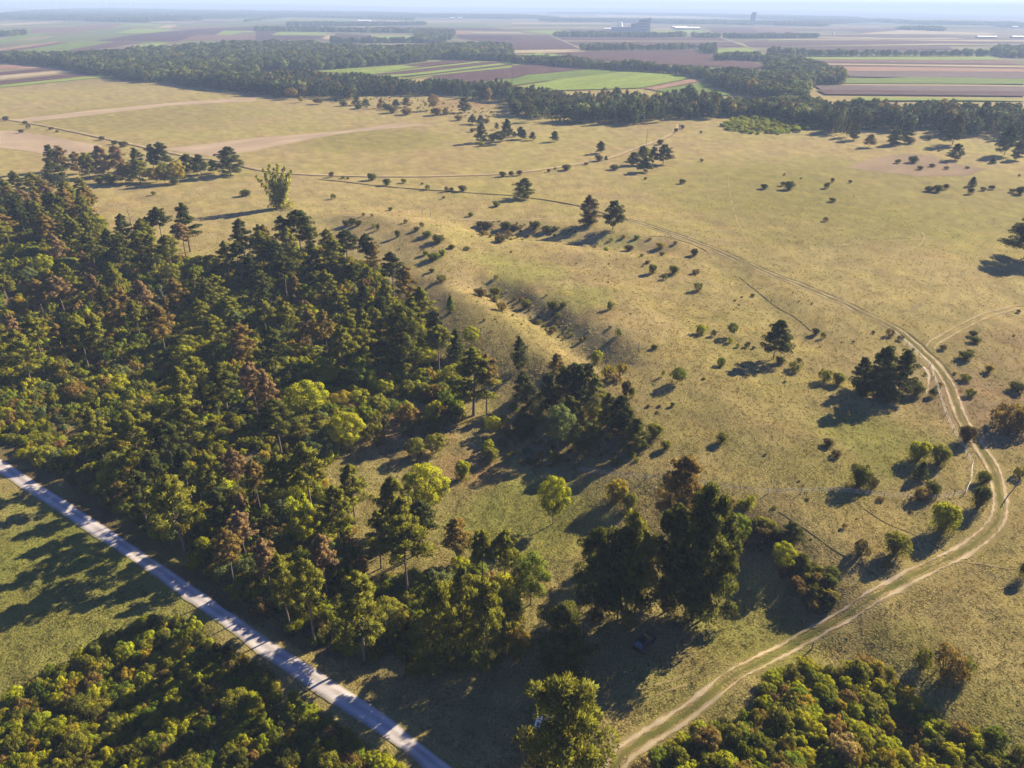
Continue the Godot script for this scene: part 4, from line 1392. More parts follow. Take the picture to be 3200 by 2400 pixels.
scrub 151.3 -387.9 1.0 1.6 brown|tiny brownish sparse bush well right of the five-pine cluster|b
bush 136.6 -363.2 4.1 6.3 darkolive|large dark olive bush well right of the five-pine cluster|b
bush 136.0 -370.9 2.2 3.0 dusky|dusky bush well right of the five-pine cluster|b
bush 164.7 -380.1 2.4 2.3 dusky|small dusky bush well left of the round brown patch, leftmost of two|b
bush 156.5 -366.3 3.0 3.2 darkolive|dark olive bush well left of the round brown patch|b
bush 173.8 -379.7 1.5 2.4 dusky|small dusky bush well left of the round brown patch, rightmost of two|b
bush 148.5 -338.3 2.0 3.6 darkolive|dark olive bush well right of the five-pine cluster, rightmost of two|b
dead 161.1 -345.3 1.7 2.2 grey|small grey bare dead tree well left of the round brown patch|b
scrub 132.0 -302.9 2.2 2.6 brown|small brownish sparse bush well right of the two lone pines, rightmost of two|b
bush 205.4 -361.6 2.8 5.0 darkolive|large dark olive bush well in front of the round brown patch|b
bush 209.2 -360.8 3.5 5.3 darkolive|large dark olive bush well in front of and right of the round brown patch|b
bush 216.2 -366.4 2.8 3.4 dusky|dusky bush well in front of and right of the round brown patch|b
juniper 233.7 -374.4 4.6 4.6 dark|large dark green cone-shaped juniper well right of the round brown patch|b
bush 222.9 -356.6 3.2 3.7 dusky|dusky bush well right of the round brown patch|b
bush 233.7 -364.3 1.8 3.3 darkolive|dark olive bush well right of the round brown patch, leftmost of three|b
bush 239.5 -367.1 2.2 3.4 darkolive|dark olive bush well right of the round brown patch, second from left of three|b
bush 246.1 -360.8 2.0 3.7 darkolive|dark olive bush well right of the round brown patch, rightmost of three|b
bush 247.7 -357.4 4.0 5.2 darkolive|large dark olive bush well right of the round brown patch|b
pineo 186.0 -254.8 14.9 17.7 dark|tall dark green pine well beyond and right of the track fork|p
pineo -28.0 -169.0 17.5 10.9 darkolive|tall dark olive pine beyond and left of the many-stemmed pine|p
pineo -21.0 -177.3 12.5 5.3 dark|dark green pine beyond and left of the many-stemmed pine|p
juniper -14.8 -172.0 8.7 5.2 dark|large dark green cone-shaped juniper beyond the many-stemmed pine|b
broad -11.1 -177.9 4.8 4.4 yellowgreen|small yellow-green leafy tree beyond the many-stemmed pine|l
juniper -18.4 -199.3 5.1 2.9 green|large green cone-shaped juniper well left of the brushy hollow|b
juniper -30.1 -209.7 2.7 2.9 dark|dark green cone-shaped juniper well left of the brushy hollow|b
broad -45.9 -158.6 7.5 7.2 yellowgreen|yellow-green leafy tree beyond and left of the brown glade|l
broad -37.9 -159.2 6.1 6.9 green|small green leafy tree beyond and left of the brown glade|l
broad -47.3 -143.1 9.0 9.6 yellowgreen|yellow-green leafy tree beyond and left of the bright yellow tree|l
broad -40.8 -149.8 3.0 5.5 gold|small golden leafy tree left of the brown glade|l
broad -35.9 -150.5 3.2 5.2 yellow|small bright yellow leafy tree left of the brown glade|l
broad -31.1 -154.0 4.4 4.8 yellowgreen|small yellow-green leafy tree beyond and left of the brown glade|l
scrub -31.4 -163.9 3.4 3.4 gold|golden sparse bush beyond the brown glade|b
broad -35.1 -131.3 8.2 7.5 yellow|bright yellow leafy tree close to the bright yellow tree|l
broad -47.3 -137.0 4.2 5.7 olive|small olive leafy tree beyond and left of the bright yellow tree|l
broad -16.1 -129.8 4.5 4.6 olive|small olive leafy tree in front of and right of the brown glade|l
broad -20.0 -127.8 4.6 4.5 olive|small olive leafy tree right of the bright yellow tree|l
broad -4.9 -130.1 3.2 2.7 yellowgreen|small yellow-green leafy tree beyond the clearing|l
broad -4.3 -137.9 4.3 3.6 yellowgreen|small yellow-green leafy tree in front of and right of the many-stemmed pine|l
scrub -12.5 -142.6 3.5 5.3 darkolive|large dark olive sparse bush in front of and left of the many-stemmed pine|b
bush -17.2 -137.3 2.8 3.4 darkolive|dark olive bush right of the brown glade|b
bush -25.6 -153.9 4.5 4.2 olive|large olive bush beyond the brown glade|b
bush -21.3 -152.5 5.1 4.5 olive|large olive bush beyond and right of the brown glade|b
scrub -17.2 -153.4 4.5 4.8 olive|large olive sparse bush left of the many-stemmed pine|b
pine -8.9 -145.8 17.3 9.7 olive|tall olive pine beyond the many-stemmed pine|p
pine -5.9 -146.4 15.6 5.4 brown|tall brownish pine beyond and right of the many-stemmed pine|p
bush -27.1 -230.4 1.3 2.3 darkolive|small dark olive bush well in front of and right of the grassy mound|b
scrub -23.2 -222.1 2.1 3.7 olive|olive sparse bush well left of the brushy hollow|b
scrub -5.6 -227.9 1.5 1.8 olive|small olive sparse bush well beyond and left of the brushy hollow|b
bush -10.2 -213.7 2.9 4.4 dusky|dusky bush well left of the brushy hollow|b
bush -5.6 -219.9 2.3 4.1 olive|olive bush well left of the brushy hollow|b
scrub -5.8 -212.3 2.2 3.3 olive|olive sparse bush left of the brushy hollow|b
scrub -3.3 -198.1 2.8 3.4 brown|brownish sparse bush left of the brushy hollow|b
pineo 1.7 -162.9 9.1 3.8 dark|dark green pine beyond and right of the many-stemmed pine|p
pineo 2.5 -150.2 8.0 4.4 dark|dark green pine right of the many-stemmed pine|p
bush 11.8 -202.2 2.7 3.7 darkolive|dark olive bush beyond the brushy hollow|b
scrub 28.6 -197.4 2.6 2.2 olive|small olive sparse bush right of the brushy hollow|b
scrub 28.6 -179.3 2.3 2.1 green|small green sparse bush right of the brushy hollow|b
bush 27.0 -184.4 0.7 1.3 darkolive|tiny dark olive bush right of the brushy hollow|b
bush 36.7 -169.8 1.2 2.0 darkolive|small dark olive bush well left of the lone meadow pine|b
bush 18.9 -181.6 1.4 1.5 brown|tiny brownish bush in front of and right of the brushy hollow|b
dead 32.2 -167.9 2.9 2.4 brown|brownish bare dead tree well beyond and right of the pine grove above the clearing|b
bush 21.9 -169.7 3.6 3.3 yellow|bright yellow bush well in front of and right of the brushy hollow|b
scrub 23.2 -155.3 3.4 3.6 gold|golden sparse bush beyond and right of the pine grove above the clearing, leftmost of two|b
scrub 27.1 -159.3 2.6 3.3 gold|golden sparse bush beyond and right of the pine grove above the clearing, rightmost of two|b
scrub 24.7 -153.8 2.3 4.2 straw|straw-coloured sparse bush beyond and right of the pine grove above the clearing|b
bush 26.2 -146.4 4.1 2.5 dusky|dusky bush beyond and right of the pine grove above the clearing|b
bush 27.4 -145.3 3.0 1.9 olive|olive bush beyond and right of the pine grove above the clearing|b
bush 20.5 -154.4 1.0 1.1 olive|tiny olive bush beyond the pine grove above the clearing|b
broad 39.0 -150.9 3.7 3.6 green|small green leafy tree right of the pine grove above the clearing|l
scrub 36.2 -154.4 1.8 0.9 yellowgreen|small yellow-green sparse bush beyond and right of the pine grove above the clearing|b
bush 35.9 -140.9 1.0 1.2 darkolive|tiny dark olive bush right of the pine grove above the clearing|b
bush 43.2 -126.3 2.1 2.7 olive|small olive bush well right of the pine grove above the clearing|b
scrub 52.0 -182.4 2.7 3.8 yellowgreen|yellow-green sparse bush left of the lone meadow pine|b
scrub 54.8 -180.7 1.9 2.1 dark|small dark green sparse bush left of the lone meadow pine, leftmost of two|b
broad 59.9 -181.1 4.0 2.7 green|small green leafy tree beyond and left of the lone meadow pine|l
scrub 58.3 -176.9 1.6 1.9 yellowgreen|small yellow-green sparse bush left of the lone meadow pine|b
scrub 59.7 -174.3 1.3 1.2 yellowgreen|tiny yellow-green sparse bush left of the lone meadow pine|b
scrub 62.4 -174.5 1.5 1.9 dark|small dark green sparse bush left of the lone meadow pine, rightmost of two|b
scrub 51.9 -161.0 2.8 2.5 green|small green sparse bush left of the lone meadow pine|b
bush 47.1 -233.6 3.3 3.4 olive|olive bush well beyond and right of the brushy hollow|b
bush 54.1 -233.2 2.9 4.2 olive|olive bush well right of the brushy hollow|b
scrub 50.2 -227.7 2.1 2.1 olive|small olive sparse bush well right of the brushy hollow|b
scrub 58.9 -217.8 2.7 3.3 olive|olive sparse bush well beyond and left of the lone meadow pine|b
scrub 61.8 -233.7 1.8 3.2 brown|brownish sparse bush well right of the brushy hollow|b
bush 75.6 -214.9 1.0 1.5 darkolive|tiny dark olive bush well beyond the lone meadow pine|b
scrub 47.4 -243.9 1.1 2.0 brown|small brown bush in front of and right of the two lone pines, rightmost of two|b
bush 63.7 -173.6 0.7 1.2 darkolive|tiny dark olive bush close to the lone meadow pine|b
pineo 10.8 -159.0 4.7 3.7 brown|small brownish pine beyond and left of the pine grove above the clearing|p
pine 14.0 -146.3 10.4 4.8 dark|dark green pine beyond the pine grove above the clearing|p
pine 17.2 -145.1 10.1 4.0 dark|dark green pine close to the pine grove above the clearing, rightmost of two|p
pineo 22.8 -131.2 9.6 5.7 dark|dark green pine right of the pine grove above the clearing|p
pineo 25.5 -126.3 6.7 5.0 darkolive|small dark olive pine right of the pine grove above the clearing|p
broad 18.1 -139.2 4.7 4.1 olive|small olive leafy tree close to the pine grove above the clearing|l
broad 9.9 -131.6 10.6 6.5 teal|blue-green leafy tree left of the pine grove above the clearing|l
broad 15.4 -129.0 6.7 6.9 darkolive|small dark olive leafy tree in front of the pine grove above the clearing|l
bush 29.9 -129.1 3.2 4.1 olive|olive bush right of the pine grove above the clearing|b
bush 31.5 -124.5 1.8 2.6 olive|small olive bush right of the pine grove above the clearing|b
bush 15.0 -202.3 1.3 2.4 darkolive|small dark olive bush beyond the brushy hollow|b
scrub 13.4 -197.3 1.3 2.4 olive|small olive sparse bush close to the brushy hollow|b
bush 11.9 -191.6 1.4 2.3 olive|small olive bush in front of the brushy hollow|b
scrub 7.6 -195.8 1.4 2.4 olive|small olive sparse bush left of the brushy hollow|b
bush 4.1 -207.9 2.2 3.2 olive|olive bush beyond and left of the brushy hollow|b
pineo 11.6 -146.0 10.2 4.6 darkolive|dark olive pine beyond and left of the pine grove above the clearing|p
pineo 14.9 -143.4 11.2 4.8 dark|dark green pine close to the pine grove above the clearing, leftmost of two|p
pine 18.4 -141.6 8.5 4.4 olive|olive pine close to the pine grove above the clearing|p
pineo 8.1 -145.1 9.9 4.0 dark|dark green pine beyond and left of the pine grove above the clearing|p
pineo 20.8 -135.0 8.0 4.5 darkolive|dark olive pine right of the pine grove above the clearing, leftmost of two|p
pineo 24.2 -130.7 7.1 4.2 darkolive|dark olive pine right of the pine grove above the clearing, rightmost of two|p
pineo 4.1 -147.2 7.0 4.1 dark|dark green pine left of the pine grove above the clearing|p
pineo 12.9 -137.1 8.2 5.1 darkolive|dark olive pine close to the pine grove above the clearing|p
pineo 66.8 -167.0 10.4 6.5 dark|dark green pine close to the lone meadow pine|p
bush 67.7 -164.6 1.7 2.8 darkolive|small dark olive bush in front of and right of the lone meadow pine|b
bush 73.2 -166.2 0.9 1.6 darkolive|tiny dark olive bush right of the lone meadow pine|b
scrub 70.2 -160.9 2.1 3.7 olive|olive sparse bush in front of and right of the lone meadow pine|b
bush 84.6 -185.3 1.9 2.5 darkolive|small dark olive bush right of the lone meadow pine|b
scrub 85.5 -182.5 1.9 1.5 olive|small olive sparse bush right of the lone meadow pine|b
scrub 92.0 -178.2 0.7 0.9 dark|tiny dark green sparse bush left of the track fork|b
bush 100.0 -184.4 0.8 1.2 darkolive|tiny dark olive bush left of the track fork|b
scrub 75.4 -155.4 3.3 3.6 olive|olive sparse bush left of the pine clump inside the track bend|b
bush 78.1 -153.8 3.0 3.4 olive|olive bush left of the pine clump inside the track bend|b
pineo 82.3 -151.7 8.2 4.5 dark|dark green pine close to the pine clump inside the track bend, leftmost of three|p
pineo 84.6 -147.6 12.9 6.3 dark|dark pine close to the pine clump inside the track bend, second from left|p
pineo 90.0 -148.7 11.8 6.4 dark|dark green pine close to the pine clump inside the track bend, rightmost of three|p
pineo 84.7 -149.6 7.0 5.4 dark|small dark green pine close to the pine clump inside the track bend|p
bush 87.0 -146.8 3.3 5.4 darkolive|large dark olive bush close to the pine clump inside the track bend|b
bush 81.8 -149.3 3.2 4.1 darkolive|dark olive bush close to the pine clump inside the track bend|b
bush 95.0 -149.8 3.6 3.5 olive|olive bush right of the pine clump inside the track bend|b
bush 98.5 -148.9 2.4 2.0 darkolive|small dark olive bush right of the pine clump inside the track bend|b
scrub 104.0 -183.0 2.1 2.6 brown|small brownish sparse bush left of the track fork|b
scrub 105.8 -180.4 1.4 2.0 dark|small dark green sparse bush left of the track fork|b
bush 127.6 -184.0 1.7 2.6 darkolive|small dark olive bush right of the track fork, rightmost of two|b
bush 125.7 -179.8 1.8 3.3 darkolive|dark olive bush right of the track fork, second from left of three|b
bush 114.6 -175.1 1.4 2.1 dusky|small dusky bush close to the track fork|b
bush 117.2 -169.1 2.2 4.0 darkolive|dark olive bush right of the track fork, leftmost of three|b
bush 120.0 -171.8 1.3 2.1 darkolive|small dark olive bush right of the track fork, leftmost of two|b
bush 119.3 -162.1 1.9 2.6 gold|small golden bush right of the track fork|b
scrub 111.0 -157.7 2.0 3.0 olive|olive sparse bush in front of and right of the track fork|b
scrub 107.8 -149.6 2.1 3.0 olive|olive sparse bush right of the pine clump inside the track bend|b
bush 120.4 -152.3 2.4 4.3 darkolive|dark olive bush right of the track fork, rightmost of three|b
scrub 107.0 -134.1 6.8 8.3 brown|large brownish sparse bush beyond and right of the fence corner|b
scrub 110.7 -134.8 6.3 6.0 gold|large golden sparse bush beyond and right of the fence corner|b
bush 95.0 -128.7 4.3 4.1 dusky|dusky bush beyond the fence corner|b
bush 64.7 -125.0 1.6 2.6 dusky|small dusky bush left of the fence corner|b
bush 151.6 -202.4 0.9 1.4 dusky|tiny dusky bush well right of the track fork|b
scrub 102.1 -159.7 0.8 1.1 olive|tiny olive sparse bush in front of the track fork|b
scrub 102.9 -154.2 1.2 1.4 brown|tiny brownish sparse bush right of the pine clump inside the track bend|b
scrub 106.1 -173.9 0.9 1.2 olive|tiny olive sparse bush left of the track fork|b
bush 65.8 -112.4 4.8 4.6 darkolive|large dark olive bush left of the road bend of the sandy track|b
scrub 68.2 -111.8 2.4 2.2 dusky|small dusky sparse bush left of the road bend of the sandy track|b
bush 81.1 -121.3 4.5 4.6 yellowgreen|large yellow-green bush left of the fence corner|b
bush 85.0 -120.4 4.3 4.4 olive|olive bush left of the fence corner|b
juniper 78.9 -115.4 3.6 3.0 dark|dark green cone-shaped juniper left of the fence corner|b
bush 78.3 -109.9 3.3 3.0 darkolive|dark olive bush left of the road bend of the sandy track|b
scrub 75.6 -108.5 2.7 3.0 brown|brownish sparse bush left of the road bend of the sandy track|b
bush 90.0 -113.6 2.9 2.9 olive|olive bush in front of and right of the fence corner|b
bush 84.7 -105.9 4.9 3.4 darkolive|large dark olive bush close to the road bend of the sandy track|b
bush 74.9 -99.8 5.9 5.2 yellowgreen|large yellow-green bush left of the road bend of the sandy track|b
bush 63.8 -93.3 4.4 4.6 olive|large olive bush left of the road bend of the sandy track|b
scrub 58.2 -93.3 3.3 3.2 dusky|dusky sparse bush well left of the road bend of the sandy track|b
scrub 58.3 -100.3 1.0 1.0 brown|tiny brownish sparse bush left of the road bend of the sandy track, leftmost of three|b
scrub 61.1 -90.5 1.5 1.3 brown|tiny brownish sparse bush left of the road bend of the sandy track, rightmost of three|b
scrub 64.8 -121.2 1.7 2.2 dusky|small dusky sparse bush left of the fence corner|b
scrub 68.1 -108.1 0.9 1.6 brown|tiny brown bush left of the road bend of the sandy track, second from left|b
pineo 47.7 -97.3 4.6 3.8 dark|small dark green pine beyond and right of the tall pine group, rightmost of two|p
pineo 45.4 -97.9 3.0 2.5 dark|small dark green pine beyond and right of the tall pine group, leftmost of two|p
broad 45.2 -92.6 5.2 3.6 yellowgreen|small yellow-green leafy tree right of the tall pine group|l
bush 48.4 -92.4 2.6 2.0 darkolive|small dark olive bush right of the tall pine group|b
scrub 57.3 -70.8 3.6 2.8 olive|olive sparse bush well right of the tall pine group|b
scrub 59.2 -68.4 5.6 5.1 brown|large brownish sparse bush well right of the tall pine group|b
scrub 62.0 -69.2 2.8 2.7 olive|olive sparse bush well in front of the road bend of the sandy track|b
bush 81.5 -87.9 2.8 2.0 darkolive|dark olive bush in front of and right of the road bend of the sandy track|b
scrub 98.4 -116.0 2.1 2.6 olive|small olive sparse bush right of the fence corner|b
scrub 49.7 -88.4 1.6 2.8 brown|brownish sparse bush right of the tall pine group|b
scrub 49.8 -85.3 1.7 2.4 gold|small golden sparse bush right of the tall pine group|b
broad 7.8 -106.0 10.2 5.6 yellowgreen|yellow-green leafy tree right of the clearing|l
broad 3.3 -85.7 9.7 5.9 green|green leafy tree beyond and left of the dark car|l
bush 20.1 -110.8 4.2 4.7 gold|large golden bush right of the clearing|b
bush 22.0 -108.6 3.8 3.2 olive|olive bush beyond the tall pine group|b
pineo 30.1 -103.8 14.6 8.2 brown|tall brownish pine beyond the tall pine group|p
pineo 28.5 -83.4 24.9 10.0 darkolive|tall dark olive pine beyond and right of the tall pine group, leftmost of two|p
pineo 30.8 -83.9 20.8 7.9 darkolive|tall dark olive pine beyond and right of the tall pine group, rightmost of two|p
pineo 24.6 -84.9 20.9 7.4 darkolive|tall dark olive pine close to the tall pine group|p
pineo 18.1 -83.6 20.2 6.1 olive|tall olive pine close to the dark car, leftmost of two|p
pine 19.5 -83.3 17.4 4.2 olive|tall olive pine close to the dark car, rightmost of two|p
pineo 16.8 -82.9 17.9 4.2 darkolive|tall dark olive pine close to the dark car|p
pineo 13.4 -83.6 16.9 7.9 darkolive|tall dark olive pine beyond and left of the dark car|p
pineo 7.3 -72.1 13.7 7.7 darkolive|dark olive pine beyond the bottom-edge pine|p
pineo 6.2 -54.8 19.5 10.8 olive|tall olive pine close to the bottom-edge pine|p
broad 39.2 -98.8 6.3 3.8 green|small green leafy tree beyond and right of the tall pine group|l
bush 37.2 -95.2 3.2 3.6 darkolive|dark olive bush beyond and right of the tall pine group, rightmost of two|b
scrub 43.3 -106.3 2.5 3.2 yellowgreen|yellow-green sparse bush beyond and right of the tall pine group|b
scrub 42.2 -106.8 1.4 2.5 yellow|small bright yellow sparse bush beyond and right of the tall pine group, leftmost of two|b
scrub 38.2 -105.8 2.3 4.2 brown|brownish sparse bush beyond and right of the tall pine group|b
scrub 44.5 -102.5 1.1 2.1 yellow|small bright yellow sparse bush beyond and right of the tall pine group, rightmost of two|b
bush 39.8 -107.0 1.8 3.2 brown|brownish bush beyond and right of the tall pine group|b
bush 37.1 -102.2 1.7 3.1 darkolive|dark olive bush beyond and right of the tall pine group, leftmost of two|b
bush 6.6 -69.9 1.9 2.2 darkolive|small dark olive bush beyond the bottom-edge pine|b
broad -15.7 -106.6 12.2 7.7 yellow|bright yellow leafy tree left of the clearing|l
pine -15.3 -98.2 10.8 5.1 dark|dark green pine left of the clearing|p
bush -9.8 -120.4 4.5 3.6 yellowgreen|large yellow-green bush beyond and left of the clearing|b
pine -9.0 -94.5 10.1 4.9 brown|brownish pine in front of and left of the clearing|p
bush -4.4 -126.6 3.5 4.0 olive|olive bush beyond the clearing|b
pineo -9.9 -73.7 15.9 6.3 olive|tall olive pine beyond and left of the bottom-edge pine, leftmost of two|p
pineo -3.5 -74.5 15.6 6.1 olive|tall olive pine beyond and left of the bottom-edge pine, rightmost of two|p
bush 3.1 -137.5 5.7 6.2 darkolive|large dark olive bush left of the pine grove above the clearing|b
pine -126.6 -254.1 15.6 7.2 dark|tall dark green pine well left of the pale poplar clump, rightmost of three|w
pine -116.9 -253.4 17.5 9.2 dark|tall dark green pine well left of the grassy mound, leftmost of five|w
pine -137.9 -250.9 13.8 6.1 dark|dark green pine well left of the pale poplar clump, rightmost of four|w
pine -131.1 -254.2 12.0 4.6 olive|olive pine well left of the pale poplar clump, rightmost of four|w
pine -116.1 -247.5 12.0 6.5 rust|rust-red pine well left of the grassy mound, rightmost of four|w
pine -92.7 -240.9 15.6 7.5 dark|tall dark green pine well left of the grassy mound, second from left of five|w
pine -92.6 -225.0 12.9 5.6 olive|olive pine well left of the grassy mound, ninth from left of 10|w
pine -88.7 -224.3 12.9 5.2 dark|dark green pine well left of the grassy mound, second from left of six|w
pine -82.5 -218.0 12.9 5.5 dark|dark green pine well left of the grassy mound, third from left of six|w
pine -189.3 -293.9 13.8 8.9 rust|rust-red pine well left of the long copse, rightmost of two|w
pine -194.5 -286.4 13.8 6.9 rust|rust-red pine well left of the long copse, leftmost of two|w
pine -187.3 -283.4 13.8 5.9 brown|brownish pine well left of the pale poplar clump, rightmost of two|w
pine -175.3 -282.6 14.7 8.6 brown|tall brownish pine well left of the pale poplar clump, fourth from left of six|w
pine -167.7 -281.2 14.7 6.8 brown|tall brownish pine well left of the pale poplar clump, fifth from left of six|w
pine -204.3 -293.3 13.8 5.6 brown|brownish pine well left of the long copse, leftmost of three|w
pine -152.1 -232.6 12.0 5.7 rust|rust-red pine well left of the pale poplar clump|w
pine -135.7 -235.9 12.9 5.0 dark|dark green pine well left of the pale poplar clump, third from left of four|w
pine -124.9 -235.0 12.9 6.6 olive|olive pine well left of the grassy mound, fourth from left of 10|w
pine -113.5 -229.9 12.9 6.8 olive|olive pine well left of the grassy mound, sixth from left of 10|w
pine -133.6 -216.2 12.9 5.4 rust|rust-red pine well left of the grassy mound, second from left of four|w
pine -83.5 -237.4 14.7 6.2 brown|tall brownish pine well left of the grassy mound|w
pine -79.7 -244.7 15.6 6.4 dark|tall dark green pine well left of the grassy mound, third from left of five|w
pine -74.5 -245.5 17.5 9.2 dark|tall dark green pine well left of the grassy mound, rightmost of five|w
pine -63.2 -238.9 12.9 5.1 olive|olive pine well left of the grassy mound, rightmost of 10|w
pine -55.9 -234.2 13.8 8.8 dark|dark green pine well left of the grassy mound, rightmost of six|w
pine -48.5 -231.0 13.8 6.5 dark|dark green pine well in front of and left of the grassy mound, rightmost of two|w
pine -46.1 -229.3 12.0 4.9 brown|brownish pine well in front of and left of the grassy mound, rightmost of two|w
pine -38.4 -218.6 14.7 6.9 dark|tall dark green pine well in front of the grassy mound|w
pine -76.3 -224.4 13.8 5.9 dark|dark green pine well left of the grassy mound, fourth from left of six|w
pine -64.6 -224.4 13.8 5.9 dark|dark green pine well left of the grassy mound, fifth from left of six|w
pine -72.2 -197.6 14.7 5.4 dark|tall dark green pine well beyond and left of the brown glade|w
pine -65.9 -205.6 13.8 4.5 brown|brownish pine well in front of and left of the grassy mound, leftmost of two|w
pine -56.4 -206.7 14.7 6.6 olive|tall olive pine well in front of and left of the grassy mound|w
pine -49.7 -214.3 13.8 6.1 dark|dark green pine well in front of and left of the grassy mound, leftmost of two|w
pine -43.2 -197.0 13.8 5.4 dark|dark green pine well beyond and left of the many-stemmed pine, leftmost of two|w
pine -49.9 -192.3 13.8 5.3 olive|olive pine well beyond and left of the brown glade, rightmost of three|w
pine -36.7 -189.1 12.9 5.8 dark|dark green pine well beyond and left of the many-stemmed pine, rightmost of two|w
pine -32.2 -205.3 15.6 6.9 brown|tall brownish pine well left of the brushy hollow|w
pine -41.7 -169.4 15.6 6.5 olive|tall olive pine well beyond and left of the brown glade, rightmost of two|w
pine -38.7 -173.3 14.7 5.1 olive|tall olive pine well beyond the brown glade|w
pine -53.9 -176.5 13.8 4.6 brown|brownish pine well beyond and left of the brown glade, leftmost of two|w
pine -49.8 -175.7 13.8 4.6 brown|brownish pine well beyond and left of the brown glade, rightmost of two|w
pine -61.5 -181.5 13.8 5.3 olive|olive pine well beyond and left of the brown glade, second from left of three|w
pine -42.0 -162.5 14.7 5.7 olive|tall olive pine beyond and left of the brown glade|w
pine -59.2 -161.3 14.7 6.8 dark|tall dark green pine well left of the brown glade|w
pine -53.8 -139.2 13.8 4.6 rust|rust-red pine beyond and left of the bright yellow tree|w
pine -130.0 -172.2 13.8 4.5 rust|rust-red pine well left of the bright yellow tree|w
pine -121.6 -168.0 14.7 5.6 olive|tall olive pine well left of the bright yellow tree, second from left of eight|w
pine -114.0 -165.5 13.8 4.9 brown|brownish pine well left of the bright yellow tree|w
pine -110.2 -167.9 14.7 5.6 olive|tall olive pine well left of the bright yellow tree, third from left of eight|w
pine -105.7 -168.2 15.6 5.6 olive|tall olive pine well left of the bright yellow tree, fourth from left of eight|w
pine -108.1 -181.8 14.7 5.6 brown|tall brownish pine well left of the brown glade, leftmost of two|w
pine -105.4 -192.6 15.6 5.9 rust|tall rust-red pine well left of the brown glade|w
pine -92.8 -174.5 15.6 6.7 brown|tall brownish pine well left of the brown glade, rightmost of two|w
pine -103.1 -182.7 13.8 4.7 olive|olive pine well left of the brown glade, leftmost of two|w
pine -97.4 -189.7 12.0 2.0 brown|brownish pine well left of the brown glade, second from left of three|w
pine -117.5 -155.7 16.6 6.6 olive|tall olive pine well left of the bright yellow tree, leftmost of eight|w
pine -57.8 -141.8 14.7 5.6 rust|tall rust-red pine beyond and left of the bright yellow tree|w
pine -73.8 -177.1 12.9 5.9 teal|blue-green pine well left of the brown glade|w
pine -82.3 -121.6 14.7 5.0 olive|tall olive pine in the wood beside the gravel road, leftmost of five|w
pine -73.5 -118.8 15.6 5.6 olive|tall olive pine well left of the bright yellow tree, fifth from left of eight|w
pine -67.1 -127.4 14.7 5.7 olive|tall olive pine well left of the bright yellow tree, seventh from left of eight|w
pine -66.0 -117.2 14.7 5.3 dark|tall dark green pine well left of the bright yellow tree|w
pine -139.3 -198.9 13.8 5.8 brown|brownish pine well left of the grassy mound, leftmost of two|w
pine -134.1 -200.9 13.8 6.5 rust|rust-red pine well left of the grassy mound, leftmost of four|w
pine -124.4 -202.6 13.8 3.8 rust|rust-red pine well left of the grassy mound, third from left of four|w
pine -64.6 -102.0 13.8 5.0 dark|dark green pine in the wood beside the gravel road, leftmost of three|w
pine -57.0 -98.2 15.6 7.5 olive|tall olive pine in the wood beside the gravel road, second from left of five|w
pine -49.6 -98.2 12.9 4.2 dark|dark green pine in the wood beside the gravel road, rightmost of three|w
pine -44.8 -88.5 12.9 4.0 brown|brownish pine in the wood beside the gravel road|w
pine -45.8 -98.9 12.0 3.0 rust|rust-red pine well in front of and left of the bright yellow tree|w
pine -45.0 -95.2 11.0 3.9 rust|rust-red pine in the wood beside the gravel road, leftmost of three|w
pine -54.6 -107.8 13.8 4.9 olive|olive pine well left of the bright yellow tree, rightmost of two|w
pine -59.8 -109.6 13.8 4.9 dark|dark green pine well left of the bright yellow tree|w
pine -65.8 -109.5 12.9 4.6 dark|dark green pine in the wood beside the gravel road, second from left of three|w
pine -51.4 -111.0 12.9 3.9 rust|rust-red pine left of the bright yellow tree|w
pine -46.3 -107.3 12.9 3.8 brown|brownish pine left of the bright yellow tree|w
pine -41.0 -105.2 15.6 5.5 olive|tall olive pine in front of and left of the bright yellow tree, leftmost of two|w
pine -36.7 -107.0 16.6 6.5 olive|tall olive pine in front of and left of the bright yellow tree, rightmost of two|w
pine -29.4 -97.2 14.7 5.2 olive|tall olive pine well in front of the bright yellow tree|w
pine -28.8 -106.4 12.9 5.2 olive|olive pine in front of the bright yellow tree|w
pine -20.1 -99.7 14.7 5.9 olive|tall olive pine left of the clearing|w
pine -18.1 -95.4 13.8 4.5 olive|olive pine left of the clearing, rightmost of two|w
pine -37.6 -85.2 13.8 3.8 rust|rust-red pine in the wood beside the gravel road, second from left of three|w
pine -29.2 -86.5 13.8 3.9 rust|rust-red pine in the wood beside the gravel road, rightmost of three|w
pine -33.6 -80.5 14.7 4.3 olive|tall olive pine in the wood beside the gravel road, third from left of five|w
pine -29.1 -77.4 16.6 4.7 olive|tall olive pine in the wood beside the gravel road, fourth from left of five|w
pine -21.2 -74.8 16.6 6.7 olive|tall olive pine in the wood beside the gravel road, rightmost of five|w
pine -7.0 -79.1 13.8 3.4 olive|olive pine beyond and left of the bottom-edge pine|w
pine -4.3 -87.1 13.8 3.9 olive|olive pine left of the dark car|w
pine -0.9 -88.2 12.9 3.9 olive|olive pine beyond and left of the dark car|w
pine -21.9 -94.1 12.0 3.8 olive|olive pine left of the clearing, leftmost of two|w
broad -18.4 -80.2 5.6 6.0 olive|small olive leafy tree in the wood beside the gravel road|leafy trees of the left wood
pine -16.4 -86.9 16.5 7.3 olive|tall olive pine well in front of and left of the clearing|w
broad -36.4 -100.1 7.2 5.3 yellowgreen|yellow-green leafy tree in front of and left of the bright yellow tree|leafy trees of the left wood
broad -41.9 -112.5 5.2 7.3 yellowgreen|small yellow-green leafy tree in front of and left of the bright yellow tree|leafy trees of the left wood
